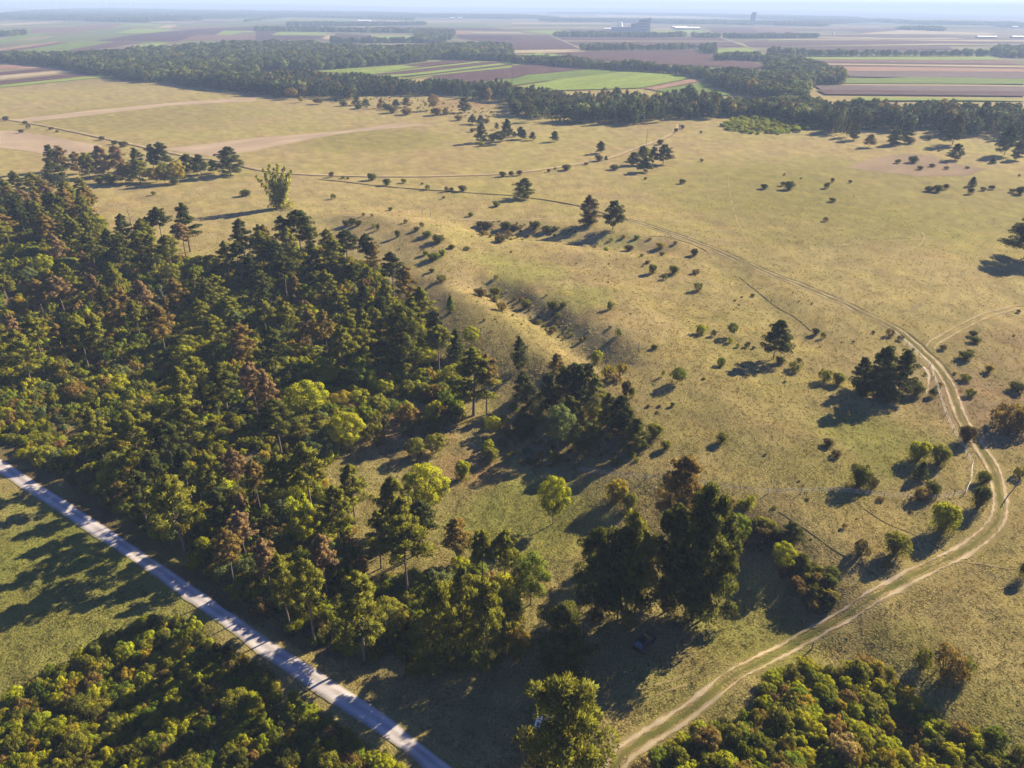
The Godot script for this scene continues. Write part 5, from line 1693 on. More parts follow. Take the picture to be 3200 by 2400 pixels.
broad -40.7 -126.5 4.7 6.2 teal|small blue-green leafy tree left of the bright yellow tree|leafy trees of the left wood
pine -48.3 -127.3 13.7 6.8 darkolive|dark olive pine left of the bright yellow tree|w
pine -74.4 -124.3 12.3 5.2 olive|olive pine well left of the bright yellow tree, leftmost of two|w
pine -71.2 -136.3 16.3 6.1 olive|tall olive pine well left of the bright yellow tree, sixth from left of eight|w
broad -14.7 -159.4 6.3 5.3 yellowgreen|small yellow-green leafy tree beyond and left of the many-stemmed pine, rightmost of two|leafy trees of the left wood
pine -66.3 -146.0 12.7 7.0 darkolive|dark olive pine well beyond and left of the bright yellow tree|w
pine -71.4 -144.3 14.9 7.3 olive|tall olive pine well left of the bright yellow tree, rightmost of eight|w
broad -80.8 -144.9 4.5 5.2 yellowgreen|small yellow-green leafy tree well left of the bright yellow tree|leafy trees of the left wood
broad -71.3 -150.3 4.9 6.1 olive|small olive leafy tree well left of the bright yellow tree, rightmost of six|leafy trees of the left wood
pine -18.8 -165.9 13.8 6.4 olive|olive pine beyond and left of the many-stemmed pine|w
broad -22.7 -170.9 5.4 6.1 yellowgreen|small yellow-green leafy tree beyond and left of the many-stemmed pine, leftmost of two|leafy trees of the left wood
broad -30.4 -176.1 7.1 6.4 teal|blue-green leafy tree well beyond and left of the many-stemmed pine|leafy trees of the left wood
broad -57.3 -171.9 6.0 5.1 gold|small golden leafy tree well beyond and left of the brown glade|leafy trees of the left wood
broad -81.0 -163.9 5.4 7.3 yellowgreen|small yellow-green leafy tree well beyond and left of the bright yellow tree|leafy trees of the left wood
pine -70.0 -169.4 12.6 7.1 brown|brownish pine well left of the brown glade, rightmost of three|w
broad -76.3 -169.3 7.0 6.2 green|small green leafy tree well left of the brown glade|leafy trees of the left wood
pine -37.4 -182.1 12.0 6.8 olive|olive pine well beyond the brown glade|w
pine -27.3 -184.5 14.1 7.0 olive|tall olive pine well beyond and left of the many-stemmed pine, leftmost of two|w
pine -77.5 -171.8 14.2 6.7 olive|tall olive pine well left of the brown glade|w
pine -25.6 -187.7 15.6 7.5 olive|tall olive pine well beyond and left of the many-stemmed pine, rightmost of two|w
broad -78.9 -174.3 5.3 6.5 olive|small olive leafy tree well left of the brown glade, rightmost of four|leafy trees of the left wood
broad -122.2 -148.6 5.0 5.5 olive|small olive leafy tree well left of the bright yellow tree, leftmost of six|leafy trees of the left wood
broad -86.9 -171.7 5.1 5.9 yellowgreen|small yellow-green leafy tree well left of the brown glade, rightmost of two|leafy trees of the left wood
pine -67.4 -182.0 14.1 6.4 olive|tall olive pine well beyond and left of the brown glade, leftmost of two|w
broad -43.7 -190.9 7.4 5.5 teal|blue-green leafy tree well beyond the brown glade|leafy trees of the left wood
broad -87.1 -176.3 5.9 5.9 olive|small olive leafy tree well left of the brown glade, second from left of four|leafy trees of the left wood
broad -58.7 -190.0 7.4 5.4 teal|blue-green leafy tree well beyond and left of the brown glade|leafy trees of the left wood
pine -36.5 -196.0 14.0 6.5 olive|tall olive pine well left of the brushy hollow|w
pine -86.4 -184.7 13.1 5.5 olive|olive pine well left of the brown glade, rightmost of two|w
pine -79.8 -189.2 12.6 6.5 olive|olive pine well beyond and left of the brown glade, leftmost of three|w
broad -61.3 -199.3 6.5 6.1 yellowgreen|small yellow-green leafy tree well beyond and left of the brown glade|leafy trees of the left wood
broad -66.7 -197.7 7.1 7.4 olive|olive leafy tree well beyond and left of the brown glade|leafy trees of the left wood
broad -41.4 -205.2 4.6 5.7 green|small green leafy tree well left of the brushy hollow|leafy trees of the left wood
broad -129.0 -166.1 5.8 5.8 olive|small olive leafy tree well left of the bright yellow tree, second from left of six|leafy trees of the left wood
broad -81.1 -194.1 6.8 6.5 teal|small blue-green leafy tree well beyond and left of the brown glade|leafy trees of the left wood
broad -46.3 -209.5 6.6 5.6 yellowgreen|small yellow-green leafy tree well in front of and left of the grassy mound|leafy trees of the left wood
broad -92.8 -194.0 5.8 6.3 olive|small olive leafy tree well left of the brown glade, third from left of four|leafy trees of the left wood
pine -88.6 -196.3 15.2 5.3 darkolive|tall dark olive pine well beyond and left of the brown glade|w
broad -118.3 -182.0 5.7 6.9 olive|small olive leafy tree well left of the bright yellow tree, fifth from left of six|leafy trees of the left wood
pine -75.8 -205.8 14.1 6.0 darkolive|tall dark olive pine well left of the grassy mound, third from left of four|w
pine -60.5 -211.2 12.4 7.5 darkolive|dark olive pine well in front of and left of the grassy mound|w
broad -86.9 -203.0 7.0 6.0 yellowgreen|small yellow-green leafy tree well left of the grassy mound, rightmost of three|leafy trees of the left wood
broad -91.2 -202.8 5.4 5.1 yellowgreen|small yellow-green leafy tree well left of the grassy mound, second from left of three|leafy trees of the left wood
broad -128.5 -182.0 6.1 5.8 gold|small golden leafy tree well left of the bright yellow tree, rightmost of two|leafy trees of the left wood
broad -114.1 -191.3 6.2 5.0 olive|small olive leafy tree well left of the brown glade, leftmost of four|leafy trees of the left wood
pine -111.8 -192.7 13.8 5.5 brown|brownish pine well left of the brown glade, leftmost of three|w
broad -65.1 -213.3 6.6 6.9 green|small green leafy tree well in front of and left of the grassy mound|leafy trees of the left wood
pine -99.6 -200.1 13.4 5.8 brown|brownish pine well left of the grassy mound, rightmost of two|w
pine -70.8 -212.7 15.8 7.3 dark|tall dark green pine well left of the grassy mound, fourth from left of five|w
pine -90.5 -207.3 12.1 6.5 olive|olive pine well left of the grassy mound, eighth from left of 10|w
broad -124.6 -189.2 6.9 5.0 yellowgreen|small yellow-green leafy tree well left of the brown glade, leftmost of two|leafy trees of the left wood
broad -129.6 -187.6 4.6 5.2 olive|small olive leafy tree well left of the bright yellow tree, fourth from left of six|leafy trees of the left wood
pine -118.7 -196.5 12.7 6.0 darkolive|dark olive pine well left of the grassy mound, leftmost of three|w
broad -108.7 -203.0 4.7 5.2 yellowgreen|small yellow-green leafy tree well left of the grassy mound, leftmost of three|leafy trees of the left wood
pine -97.0 -209.6 12.3 5.3 olive|olive pine well left of the grassy mound, seventh from left of 10|w
pine -117.0 -201.5 15.9 6.0 olive|tall olive pine well left of the grassy mound, leftmost of five|w
pine -58.5 -226.1 14.7 7.6 olive|tall olive pine well left of the grassy mound, rightmost of five|w
broad -135.3 -190.5 4.6 5.8 olive|small olive leafy tree well left of the bright yellow tree, third from left of six|leafy trees of the left wood
broad -99.1 -212.1 7.0 7.0 teal|small blue-green leafy tree well left of the grassy mound|leafy trees of the left wood
broad -151.1 -187.1 6.0 5.0 gold|small golden leafy tree well left of the bright yellow tree, leftmost of two|leafy trees of the left wood
pine -73.9 -230.8 15.8 6.3 olive|tall olive pine well left of the grassy mound, fourth from left of five|w
broad -66.2 -233.5 5.3 5.1 gold|small golden leafy tree well left of the grassy mound|leafy trees of the left wood
pine -82.2 -229.2 14.9 6.9 olive|tall olive pine well left of the grassy mound, third from left of five|w
pine -80.2 -230.2 12.9 5.9 darkolive|dark olive pine well left of the grassy mound, rightmost of three|w
pine -123.4 -211.9 12.7 5.7 olive|olive pine well left of the grassy mound, third from left of 10|w
pine -69.0 -237.4 15.2 7.5 darkolive|tall dark olive pine well left of the grassy mound, rightmost of four|w
broad -110.9 -222.6 6.6 5.2 olive|small olive leafy tree well left of the grassy mound, leftmost of three|leafy trees of the left wood
pine -136.6 -209.5 13.1 5.6 olive|olive pine well left of the grassy mound, second from left of 10|w
pine -149.9 -200.9 12.1 6.0 olive|olive pine well left of the grassy mound, leftmost of 10|w
broad -100.7 -231.7 5.6 5.2 olive|small olive leafy tree well left of the grassy mound, rightmost of three|leafy trees of the left wood
broad -154.3 -200.8 6.8 5.6 green|small green leafy tree well left of the grassy mound|leafy trees of the left wood
pine -124.5 -222.3 16.2 6.2 darkolive|tall dark olive pine well left of the grassy mound, second from left of four|w
broad -105.0 -232.6 4.7 6.9 olive|small olive leafy tree well left of the grassy mound, second from left of three|leafy trees of the left wood
pine -154.8 -206.9 13.3 5.3 dark|dark green pine well left of the grassy mound, leftmost of six|w
pine -88.2 -245.1 12.6 6.3 darkolive|dark olive pine well left of the grassy mound, second from left of three|w
pine -120.0 -232.6 12.3 7.0 olive|olive pine well left of the grassy mound, fifth from left of 10|w
broad -143.0 -219.8 7.9 5.1 green|green leafy tree well left of the grassy mound, leftmost of two|leafy trees of the left wood
pine -136.0 -225.1 15.0 6.5 darkolive|tall dark olive pine well left of the grassy mound, leftmost of four|w
broad -154.5 -218.6 5.3 6.0 teal|small blue-green leafy tree left of the pale poplar clump, second from left|leafy trees of the left wood
broad -118.8 -240.6 7.9 5.3 green|green leafy tree well left of the grassy mound, rightmost of two|leafy trees of the left wood
broad -147.3 -228.9 5.3 5.5 teal|small blue-green leafy tree well left of the pale poplar clump, rightmost of three|leafy trees of the left wood
pine -126.5 -241.3 14.1 6.9 olive|tall olive pine well left of the grassy mound, second from left of five|w
broad -153.0 -225.9 7.3 5.8 yellowgreen|yellow-green leafy tree well left of the pale poplar clump, rightmost of two|leafy trees of the left wood
pine -169.3 -214.5 14.3 7.2 olive|tall olive pine well left of the pale poplar clump, leftmost of eight|w
pine -128.4 -245.3 13.7 6.0 darkolive|dark olive pine well left of the pale poplar clump, rightmost of seven|w
broad -141.3 -240.7 4.5 5.6 green|small green leafy tree well left of the pale poplar clump, rightmost of two|leafy trees of the left wood
pine -168.9 -222.8 15.4 6.7 olive|tall olive pine well left of the pale poplar clump, second from left of eight|w
pine -170.2 -223.8 13.5 7.2 darkolive|dark olive pine well left of the pale poplar clump, second from left of seven|w
broad -147.9 -241.9 5.8 5.3 yellowgreen|small yellow-green leafy tree well left of the pale poplar clump, rightmost of two|leafy trees of the left wood
pine -150.5 -242.8 14.0 7.0 olive|olive pine well left of the pale poplar clump, third from left of four|w
pine -158.0 -240.3 16.1 7.2 brown|tall brownish pine well left of the pale poplar clump, second from left of six|w
broad -163.6 -236.9 5.6 6.3 green|small green leafy tree well left of the pale poplar clump, leftmost of two|leafy trees of the left wood
pine -153.2 -245.2 14.7 5.5 olive|tall olive pine well left of the pale poplar clump, sixth from left of eight|w
pine -149.4 -249.3 14.6 6.0 olive|tall olive pine well left of the pale poplar clump, rightmost of eight|w
pine -159.4 -243.8 14.8 5.5 darkolive|tall dark olive pine well left of the pale poplar clump, second from left of three|w
broad -169.7 -238.1 7.5 6.4 yellowgreen|yellow-green leafy tree well left of the pale poplar clump, leftmost of two|leafy trees of the left wood
pine -175.3 -234.6 14.1 6.3 darkolive|tall dark olive pine well left of the pale poplar clump, leftmost of three|w
broad -183.3 -233.4 4.9 7.2 teal|small blue-green leafy tree well left of the pale poplar clump, leftmost of three|leafy trees of the left wood
broad -174.2 -241.1 4.7 7.1 olive|small olive leafy tree well left of the pale poplar clump, rightmost of two|leafy trees of the left wood
broad -185.3 -239.0 6.7 7.2 yellowgreen|small yellow-green leafy tree well left of the pale poplar clump, leftmost of two|leafy trees of the left wood
pine -178.0 -245.4 12.6 7.2 olive|olive pine well left of the pale poplar clump, leftmost of four|w
pine -163.2 -256.5 15.0 6.6 olive|tall olive pine well left of the pale poplar clump, fifth from left of eight|w
pine -156.6 -263.9 11.4 6.3 darkolive|dark olive pine well left of the pale poplar clump, sixth from left of seven|w
pine -168.0 -257.3 12.1 5.7 darkolive|dark olive pine well left of the pale poplar clump, fifth from left of seven|w
pine -186.6 -245.8 13.9 7.3 darkolive|dark olive pine well left of the pale poplar clump, leftmost of seven|w
pine -181.4 -252.8 13.1 6.6 brown|brownish pine well left of the pale poplar clump, leftmost of two|w
broad -192.7 -250.8 6.3 6.9 olive|small olive leafy tree well left of the pale poplar clump, leftmost of two|leafy trees of the left wood
pine -176.1 -265.5 14.3 7.1 olive|tall olive pine well left of the pale poplar clump, third from left of eight|w
pine -170.3 -270.2 15.3 6.2 darkolive|tall dark olive pine well left of the pale poplar clump, rightmost of three|w
pine -192.4 -255.3 15.1 5.7 brown|tall brownish pine well left of the pale poplar clump, leftmost of six|w
pine -164.5 -274.4 14.2 5.6 olive|tall olive pine well left of the pale poplar clump, seventh from left of eight|w
pine -183.4 -265.7 14.0 5.5 dark|dark green pine well left of the pale poplar clump, leftmost of four|w
pine -187.9 -262.9 13.5 7.1 darkolive|dark olive pine well left of the pale poplar clump, third from left of seven|w
pine -181.7 -271.1 13.5 7.0 darkolive|dark olive pine well left of the pale poplar clump, fourth from left of seven|w
pine -176.5 -277.2 15.0 5.7 olive|tall olive pine well left of the pale poplar clump, fourth from left of eight|w
pine -179.2 -278.6 14.9 7.4 dark|tall dark green pine well left of the pale poplar clump, second from left of three|w
pine -188.5 -273.3 15.1 6.5 dark|tall dark green pine well left of the pale poplar clump, leftmost of three|w
pine -170.7 -289.3 14.5 6.2 brown|tall brownish pine well left of the pale poplar clump, rightmost of six|w
pine -206.3 -271.9 12.3 6.2 olive|olive pine well left of the long copse, leftmost of two|w
pine -199.8 -277.3 11.5 5.2 dark|dark green pine well left of the long copse, leftmost of three|w
pine -179.9 -290.8 14.3 5.8 brown|tall brownish pine well left of the pale poplar clump, third from left of six|w
pine -185.5 -289.8 11.9 6.6 dark|dark green pine well left of the pale poplar clump, second from left of four|w
pine -179.9 -294.0 13.6 6.9 olive|olive pine well left of the pale poplar clump, second from left of four|w
bush 24.4 -54.5 2.2 3.4 olive|olive bush in the thicket right of the sandy track|bushes in the thicket right of the sandy track
scrub 25.6 -54.7 3.1 2.9 darkolive|dark olive sparse bush in the thicket right of the sandy track|bushes in the thicket right of the sandy track
bush 23.3 -52.1 3.3 4.2 darkolive|dark olive bush in the thicket right of the sandy track|bushes in the thicket right of the sandy track
bush 16.7 -56.2 2.9 3.7 straw|straw-coloured bush in the thicket right of the sandy track|bushes in the thicket right of the sandy track
bush -19.1 -56.6 2.1 2.8 yellowgreen|small yellow-green bush in the dense thicket below the gravel road|bushes in the dense thicket below the gravel road
bush 18.4 -57.1 3.0 3.9 green|green bush in the thicket right of the sandy track|bushes in the thicket right of the sandy track
bush 19.0 -53.3 2.9 2.8 brown|brownish bush in the thicket right of the sandy track|bushes in the thicket right of the sandy track
bush -18.0 -54.1 2.0 3.4 olive|olive bush in the dense thicket below the gravel road|bushes in the dense thicket below the gravel road
bush -22.8 -57.6 3.2 3.4 olive|olive bush in the dense thicket below the gravel road|bushes in the dense thicket below the gravel road
bush -22.6 -53.1 2.6 3.1 green|green bush in the dense thicket below the gravel road|bushes in the dense thicket below the gravel road
bush -15.1 -53.7 3.3 3.0 darkolive|dark olive bush in the dense thicket below the gravel road|bushes in the dense thicket below the gravel road
bush 25.9 -55.4 3.0 3.3 yellowgreen|yellow-green bush in the thicket right of the sandy track|bushes in the thicket right of the sandy track
bush 34.2 -52.2 2.9 4.1 straw|straw-coloured bush in the thicket right of the sandy track|bushes in the thicket right of the sandy track
bush -13.7 -55.9 3.0 3.0 yellowgreen|yellow-green bush in the dense thicket below the gravel road|bushes in the dense thicket below the gravel road
bush 21.6 -51.8 2.6 3.5 straw|straw-coloured bush in the thicket right of the sandy track|bushes in the thicket right of the sandy track
bush -31.9 -53.2 1.8 3.6 yellowgreen|yellow-green bush in the dense thicket below the gravel road|bushes in the dense thicket below the gravel road
bush -19.7 -55.1 1.9 2.9 yellowgreen|yellow-green bush in the dense thicket below the gravel road|bushes in the dense thicket below the gravel road
scrub 28.8 -52.3 1.9 4.2 olive|olive sparse bush in the thicket right of the sandy track|bushes in the thicket right of the sandy track
bush 16.7 -53.7 2.6 2.7 olive|small olive bush in the thicket right of the sandy track|bushes in the thicket right of the sandy track
bush -27.9 -54.1 2.7 4.3 yellowgreen|yellow-green bush in the dense thicket below the gravel road|bushes in the dense thicket below the gravel road
scrub -17.0 -58.0 2.2 2.9 yellowgreen|yellow-green sparse bush in the dense thicket below the gravel road|bushes in the dense thicket below the gravel road
bush 27.9 -54.1 2.4 3.2 brown|brownish bush in the thicket right of the sandy track|bushes in the thicket right of the sandy track
bush 20.7 -57.0 3.3 2.7 olive|olive bush in the thicket right of the sandy track|bushes in the thicket right of the sandy track
bush 24.1 -55.4 3.1 2.7 olive|olive bush in the thicket right of the sandy track|bushes in the thicket right of the sandy track
bush 31.4 -52.3 1.9 3.2 brown|brownish bush in the thicket right of the sandy track|bushes in the thicket right of the sandy track
bush -24.7 -54.9 2.9 2.9 brown|brownish bush in the dense thicket below the gravel road|bushes in the dense thicket below the gravel road
scrub 32.0 -53.6 3.2 2.9 straw|straw-coloured sparse bush in the thicket right of the sandy track|bushes in the thicket right of the sandy track
bush 20.7 -53.2 1.6 3.0 darkolive|dark olive bush in the thicket right of the sandy track|bushes in the thicket right of the sandy track
bush -28.0 -58.0 3.1 3.9 darkolive|dark olive bush in the dense thicket below the gravel road|bushes in the dense thicket below the gravel road
bush 34.2 -60.9 3.2 3.7 olive|olive bush in the thicket right of the sandy track|bushes in the thicket right of the sandy track
bush -58.7 -62.1 2.8 3.4 yellowgreen|yellow-green bush in the dense thicket below the gravel road|bushes in the dense thicket below the gravel road
bush 42.9 -64.5 1.7 3.4 olive|olive bush in the thicket right of the sandy track|bushes in the thicket right of the sandy track
bush -55.0 -59.4 3.3 3.6 olive|olive bush in the dense thicket below the gravel road|bushes in the dense thicket below the gravel road
scrub 60.4 -55.9 1.9 4.0 darkolive|dark olive sparse bush in the thicket right of the sandy track|bushes in the thicket right of the sandy track
scrub -38.1 -71.4 2.1 4.2 darkolive|dark olive sparse bush in the dense thicket below the gravel road|bushes in the dense thicket below the gravel road
bush -46.5 -67.9 1.8 2.8 yellowgreen|small yellow-green bush in the dense thicket below the gravel road|bushes in the dense thicket below the gravel road
bush 62.1 -52.9 2.8 3.4 olive|olive bush in the thicket right of the sandy track|bushes in the thicket right of the sandy track
bush -57.7 -65.3 2.9 3.9 darkolive|dark olive bush in the dense thicket below the gravel road|bushes in the dense thicket below the gravel road
bush -40.1 -57.1 2.1 3.9 olive|olive bush in the dense thicket below the gravel road|bushes in the dense thicket below the gravel road
scrub -62.7 -59.7 3.1 3.0 olive|olive sparse bush in the dense thicket below the gravel road|bushes in the dense thicket below the gravel road
bush 54.2 -59.2 1.8 3.3 darkolive|dark olive bush in the thicket right of the sandy track|bushes in the thicket right of the sandy track
scrub 53.9 -51.0 2.9 4.1 darkolive|dark olive sparse bush in the thicket right of the sandy track|bushes in the thicket right of the sandy track
bush 33.9 -53.6 2.2 2.8 olive|olive bush in the thicket right of the sandy track|bushes in the thicket right of the sandy track
scrub 45.2 -55.7 3.3 2.9 gold|golden sparse bush in the thicket right of the sandy track|bushes in the thicket right of the sandy track
bush 29.0 -59.5 2.3 3.7 olive|olive bush in the thicket right of the sandy track|bushes in the thicket right of the sandy track
bush 40.4 -56.5 3.2 4.0 straw|straw-coloured bush in the thicket right of the sandy track|bushes in the thicket right of the sandy track
bush 44.2 -51.8 3.4 3.7 straw|straw-coloured bush in the thicket right of the sandy track|bushes in the thicket right of the sandy track
bush -53.5 -68.0 1.9 4.1 green|green bush in the dense thicket below the gravel road|bushes in the dense thicket below the gravel road
scrub -32.4 -56.0 2.9 3.0 darkolive|dark olive sparse bush in the dense thicket below the gravel road|bushes in the dense thicket below the gravel road
scrub 55.6 -55.5 2.7 3.6 darkolive|dark olive sparse bush in the thicket right of the sandy track|bushes in the thicket right of the sandy track
bush -28.8 -65.4 1.6 3.6 green|green bush in the dense thicket below the gravel road|bushes in the dense thicket below the gravel road
bush 43.7 -59.5 2.2 4.2 yellowgreen|yellow-green bush in the thicket right of the sandy track|bushes in the thicket right of the sandy track
bush 24.8 -59.2 3.2 3.9 brown|brownish bush in the thicket right of the sandy track|bushes in the thicket right of the sandy track
bush 57.1 -52.9 1.9 3.0 gold|golden bush in the thicket right of the sandy track|bushes in the thicket right of the sandy track
bush 26.3 -59.4 2.0 3.1 olive|olive bush in the thicket right of the sandy track|bushes in the thicket right of the sandy track
bush -37.0 -66.3 2.8 4.3 olive|olive bush in the dense thicket below the gravel road|bushes in the dense thicket below the gravel road
bush -25.7 -60.7 2.0 4.2 olive|olive bush in the dense thicket below the gravel road|bushes in the dense thicket below the gravel road
bush 47.2 -64.3 2.9 4.4 olive|olive bush in the thicket right of the sandy track|bushes in the thicket right of the sandy track
bush -45.5 -71.9 1.6 3.6 green|green bush in the dense thicket below the gravel road|bushes in the dense thicket below the gravel road
bush -38.8 -67.6 2.0 3.3 olive|olive bush in the dense thicket below the gravel road|bushes in the dense thicket below the gravel road
bush -44.8 -61.2 1.9 3.8 yellowgreen|yellow-green bush in the dense thicket below the gravel road|bushes in the dense thicket below the gravel road
bush 48.4 -70.0 3.2 3.5 olive|olive bush in the thicket right of the sandy track|bushes in the thicket right of the sandy track
bush -34.8 -70.4 2.8 3.6 olive|olive bush in the dense thicket below the gravel road|bushes in the dense thicket below the gravel road
broad 225.7 -572.9 11.8 8.0 farolive|hazy olive leafy tree in the hazy broadleaf wood right of the far pines|trees in the hazy broadleaf wood right of the far pines
broad 222.2 -579.3 9.4 8.0 farolive|hazy olive leafy tree in the hazy broadleaf wood right of the far pines|trees in the hazy broadleaf wood right of the far pines
broad 217.8 -584.3 9.9 7.8 dusky|dusky leafy tree in the hazy broadleaf wood right of the far pines|trees in the hazy broadleaf wood right of the far pines
broad 222.4 -583.8 10.1 9.9 farolive|hazy olive leafy tree in the hazy broadleaf wood right of the far pines|trees in the hazy broadleaf wood right of the far pines
broad 231.8 -586.0 11.8 9.3 farolive|hazy olive leafy tree in the hazy broadleaf wood right of the far pines|trees in the hazy broadleaf wood right of the far pines
broad 225.7 -593.2 8.6 8.2 olive|olive leafy tree in the hazy broadleaf wood right of the far pines|trees in the hazy broadleaf wood right of the far pines
broad 221.7 -595.7 10.2 7.2 farolive|hazy olive leafy tree in the hazy broadleaf wood right of the far pines|trees in the hazy broadleaf wood right of the far pines
broad 231.6 -592.4 10.7 8.8 olive|olive leafy tree in the hazy broadleaf wood right of the far pines|trees in the hazy broadleaf wood right of the far pines
broad 236.3 -593.2 11.7 7.8 dusky|dusky leafy tree in the hazy broadleaf wood right of the far pines|trees in the hazy broadleaf wood right of the far pines
broad 229.3 -596.8 9.1 7.0 olive|olive leafy tree in the hazy broadleaf wood right of the far pines|trees in the hazy broadleaf wood right of the far pines
broad 218.2 -601.1 11.5 8.2 farolive|hazy olive leafy tree in the hazy broadleaf wood right of the far pines|trees in the hazy broadleaf wood right of the far pines
broad 218.4 -607.5 10.2 9.8 farolive|hazy olive leafy tree in the hazy broadleaf wood right of the far pines|trees in the hazy broadleaf wood right of the far pines
broad 223.9 -607.7 10.7 9.3 olive|olive leafy tree in the hazy broadleaf wood right of the far pines|trees in the hazy broadleaf wood right of the far pines
broad 231.9 -606.1 8.4 8.8 farolive|hazy olive leafy tree in the hazy broadleaf wood right of the far pines|trees in the hazy broadleaf wood right of the far pines
broad 215.0 -612.6 9.5 9.8 olive|olive leafy tree in the hazy broadleaf wood right of the far pines|trees in the hazy broadleaf wood right of the far pines
broad 235.6 -605.1 10.6 8.0 olive|olive leafy tree in the hazy broadleaf wood right of the far pines|trees in the hazy broadleaf wood right of the far pines
broad 226.1 -610.5 11.1 9.2 farolive|hazy olive leafy tree in the hazy broadleaf wood right of the far pines|trees in the hazy broadleaf wood right of the far pines
broad 209.7 -616.7 11.2 9.2 farolive|hazy olive leafy tree in the hazy broadleaf wood right of the far pines|trees in the hazy broadleaf wood right of the far pines
broad 241.3 -606.5 11.7 7.2 farolive|hazy olive leafy tree in the hazy broadleaf wood right of the far pines|trees in the hazy broadleaf wood right of the far pines
broad 186.2 -626.3 8.5 8.0 olive|olive leafy tree in the hazy broadleaf wood right of the far pines|trees in the hazy broadleaf wood right of the far pines
broad 230.8 -612.9 10.0 7.8 olive|olive leafy tree in the hazy broadleaf wood right of the far pines|trees in the hazy broadleaf wood right of the far pines
broad 204.3 -622.6 8.6 8.4 farolive|hazy olive leafy tree in the hazy broadleaf wood right of the far pines|trees in the hazy broadleaf wood right of the far pines
broad 220.5 -618.3 11.2 8.3 olive|olive leafy tree in the hazy broadleaf wood right of the far pines|trees in the hazy broadleaf wood right of the far pines
broad 196.1 -626.5 9.1 7.8 farolive|hazy olive leafy tree in the hazy broadleaf wood right of the far pines|trees in the hazy broadleaf wood right of the far pines
broad 177.2 -633.7 11.8 7.3 dusky|dusky leafy tree in the hazy broadleaf wood right of the far pines|trees in the hazy broadleaf wood right of the far pines
broad 211.1 -624.2 9.7 9.1 dusky|dusky leafy tree in the hazy broadleaf wood right of the far pines|trees in the hazy broadleaf wood right of the far pines
broad 237.0 -615.1 9.5 10.0 olive|olive leafy tree in the hazy broadleaf wood right of the far pines|trees in the hazy broadleaf wood right of the far pines
broad 218.6 -622.1 11.1 7.1 farolive|hazy olive leafy tree in the hazy broadleaf wood right of the far pines|trees in the hazy broadleaf wood right of the far pines
broad 199.7 -629.0 11.7 8.6 farolive|hazy olive leafy tree in the hazy broadleaf wood right of the far pines|trees in the hazy broadleaf wood right of the far pines
broad 242.6 -614.9 8.7 9.8 farolive|hazy olive leafy tree in the hazy broadleaf wood right of the far pines|trees in the hazy broadleaf wood right of the far pines
broad 182.6 -635.8 8.1 9.5 farolive|hazy olive leafy tree in the hazy broadleaf wood right of the far pines|trees in the hazy broadleaf wood right of the far pines
broad 222.3 -623.6 9.9 9.3 dusky|dusky leafy tree in the hazy broadleaf wood right of the far pines|trees in the hazy broadleaf wood right of the far pines
broad 217.3 -626.1 10.1 9.7 farolive|hazy olive leafy tree in the hazy broadleaf wood right of the far pines|trees in the hazy broadleaf wood right of the far pines
broad 232.3 -621.2 10.5 8.3 olive|olive leafy tree in the hazy broadleaf wood right of the far pines|trees in the hazy broadleaf wood right of the far pines
broad 188.1 -636.1 10.2 9.5 farolive|hazy olive leafy tree in the hazy broadleaf wood right of the far pines|trees in the hazy broadleaf wood right of the far pines
broad 178.3 -639.2 10.2 9.1 dusky|dusky leafy tree in the hazy broadleaf wood right of the far pines|trees in the hazy broadleaf wood right of the far pines
broad 243.6 -618.3 11.5 8.4 olive|olive leafy tree in the hazy broadleaf wood right of the far pines|trees in the hazy broadleaf wood right of the far pines
broad 199.9 -634.1 11.5 8.5 dusky|dusky leafy tree in the hazy broadleaf wood right of the far pines|trees in the hazy broadleaf wood right of the far pines
broad 194.8 -635.7 9.1 7.5 dusky|dusky leafy tree in the hazy broadleaf wood right of the far pines|trees in the hazy broadleaf wood right of the far pines
broad 228.9 -624.5 11.9 9.0 dusky|dusky leafy tree in the hazy broadleaf wood right of the far pines|trees in the hazy broadleaf wood right of the far pines
broad 239.1 -622.1 9.0 7.4 dusky|dusky leafy tree in the hazy broadleaf wood right of the far pines|trees in the hazy broadleaf wood right of the far pines
broad 216.3 -631.2 9.0 7.5 dusky|dusky leafy tree in the hazy broadleaf wood right of the far pines|trees in the hazy broadleaf wood right of the far pines
broad 220.6 -630.3 8.1 8.5 farolive|hazy olive leafy tree in the hazy broadleaf wood right of the far pines|trees in the hazy broadleaf wood right of the far pines
broad 208.2 -635.7 8.5 8.6 dusky|dusky leafy tree in the hazy broadleaf wood right of the far pines|trees in the hazy broadleaf wood right of the far pines
broad 187.3 -642.8 9.3 9.8 olive|olive leafy tree in the hazy broadleaf wood right of the far pines|trees in the hazy broadleaf wood right of the far pines
broad 234.8 -627.1 10.7 9.1 farolive|hazy olive leafy tree in the hazy broadleaf wood right of the far pines|trees in the hazy broadleaf wood right of the far pines
broad 247.4 -623.5 9.2 9.3 dusky|dusky leafy tree in the hazy broadleaf wood right of the far pines|trees in the hazy broadleaf wood right of the far pines
broad 187.6 -645.2 10.8 7.1 farolive|hazy olive leafy tree in the hazy broadleaf wood right of the far pines|trees in the hazy broadleaf wood right of the far pines
broad 204.4 -640.4 10.6 9.5 farolive|hazy olive leafy tree in the hazy broadleaf wood right of the far pines|trees in the hazy broadleaf wood right of the far pines
broad 197.8 -643.1 10.0 7.3 olive|olive leafy tree in the hazy broadleaf wood right of the far pines|trees in the hazy broadleaf wood right of the far pines
broad 215.0 -637.6 10.2 9.1 farolive|hazy olive leafy tree in the hazy broadleaf wood right of the far pines|trees in the hazy broadleaf wood right of the far pines
broad 198.5 -644.6 11.6 7.1 farolive|hazy olive leafy tree in the hazy broadleaf wood right of the far pines|trees in the hazy broadleaf wood right of the far pines
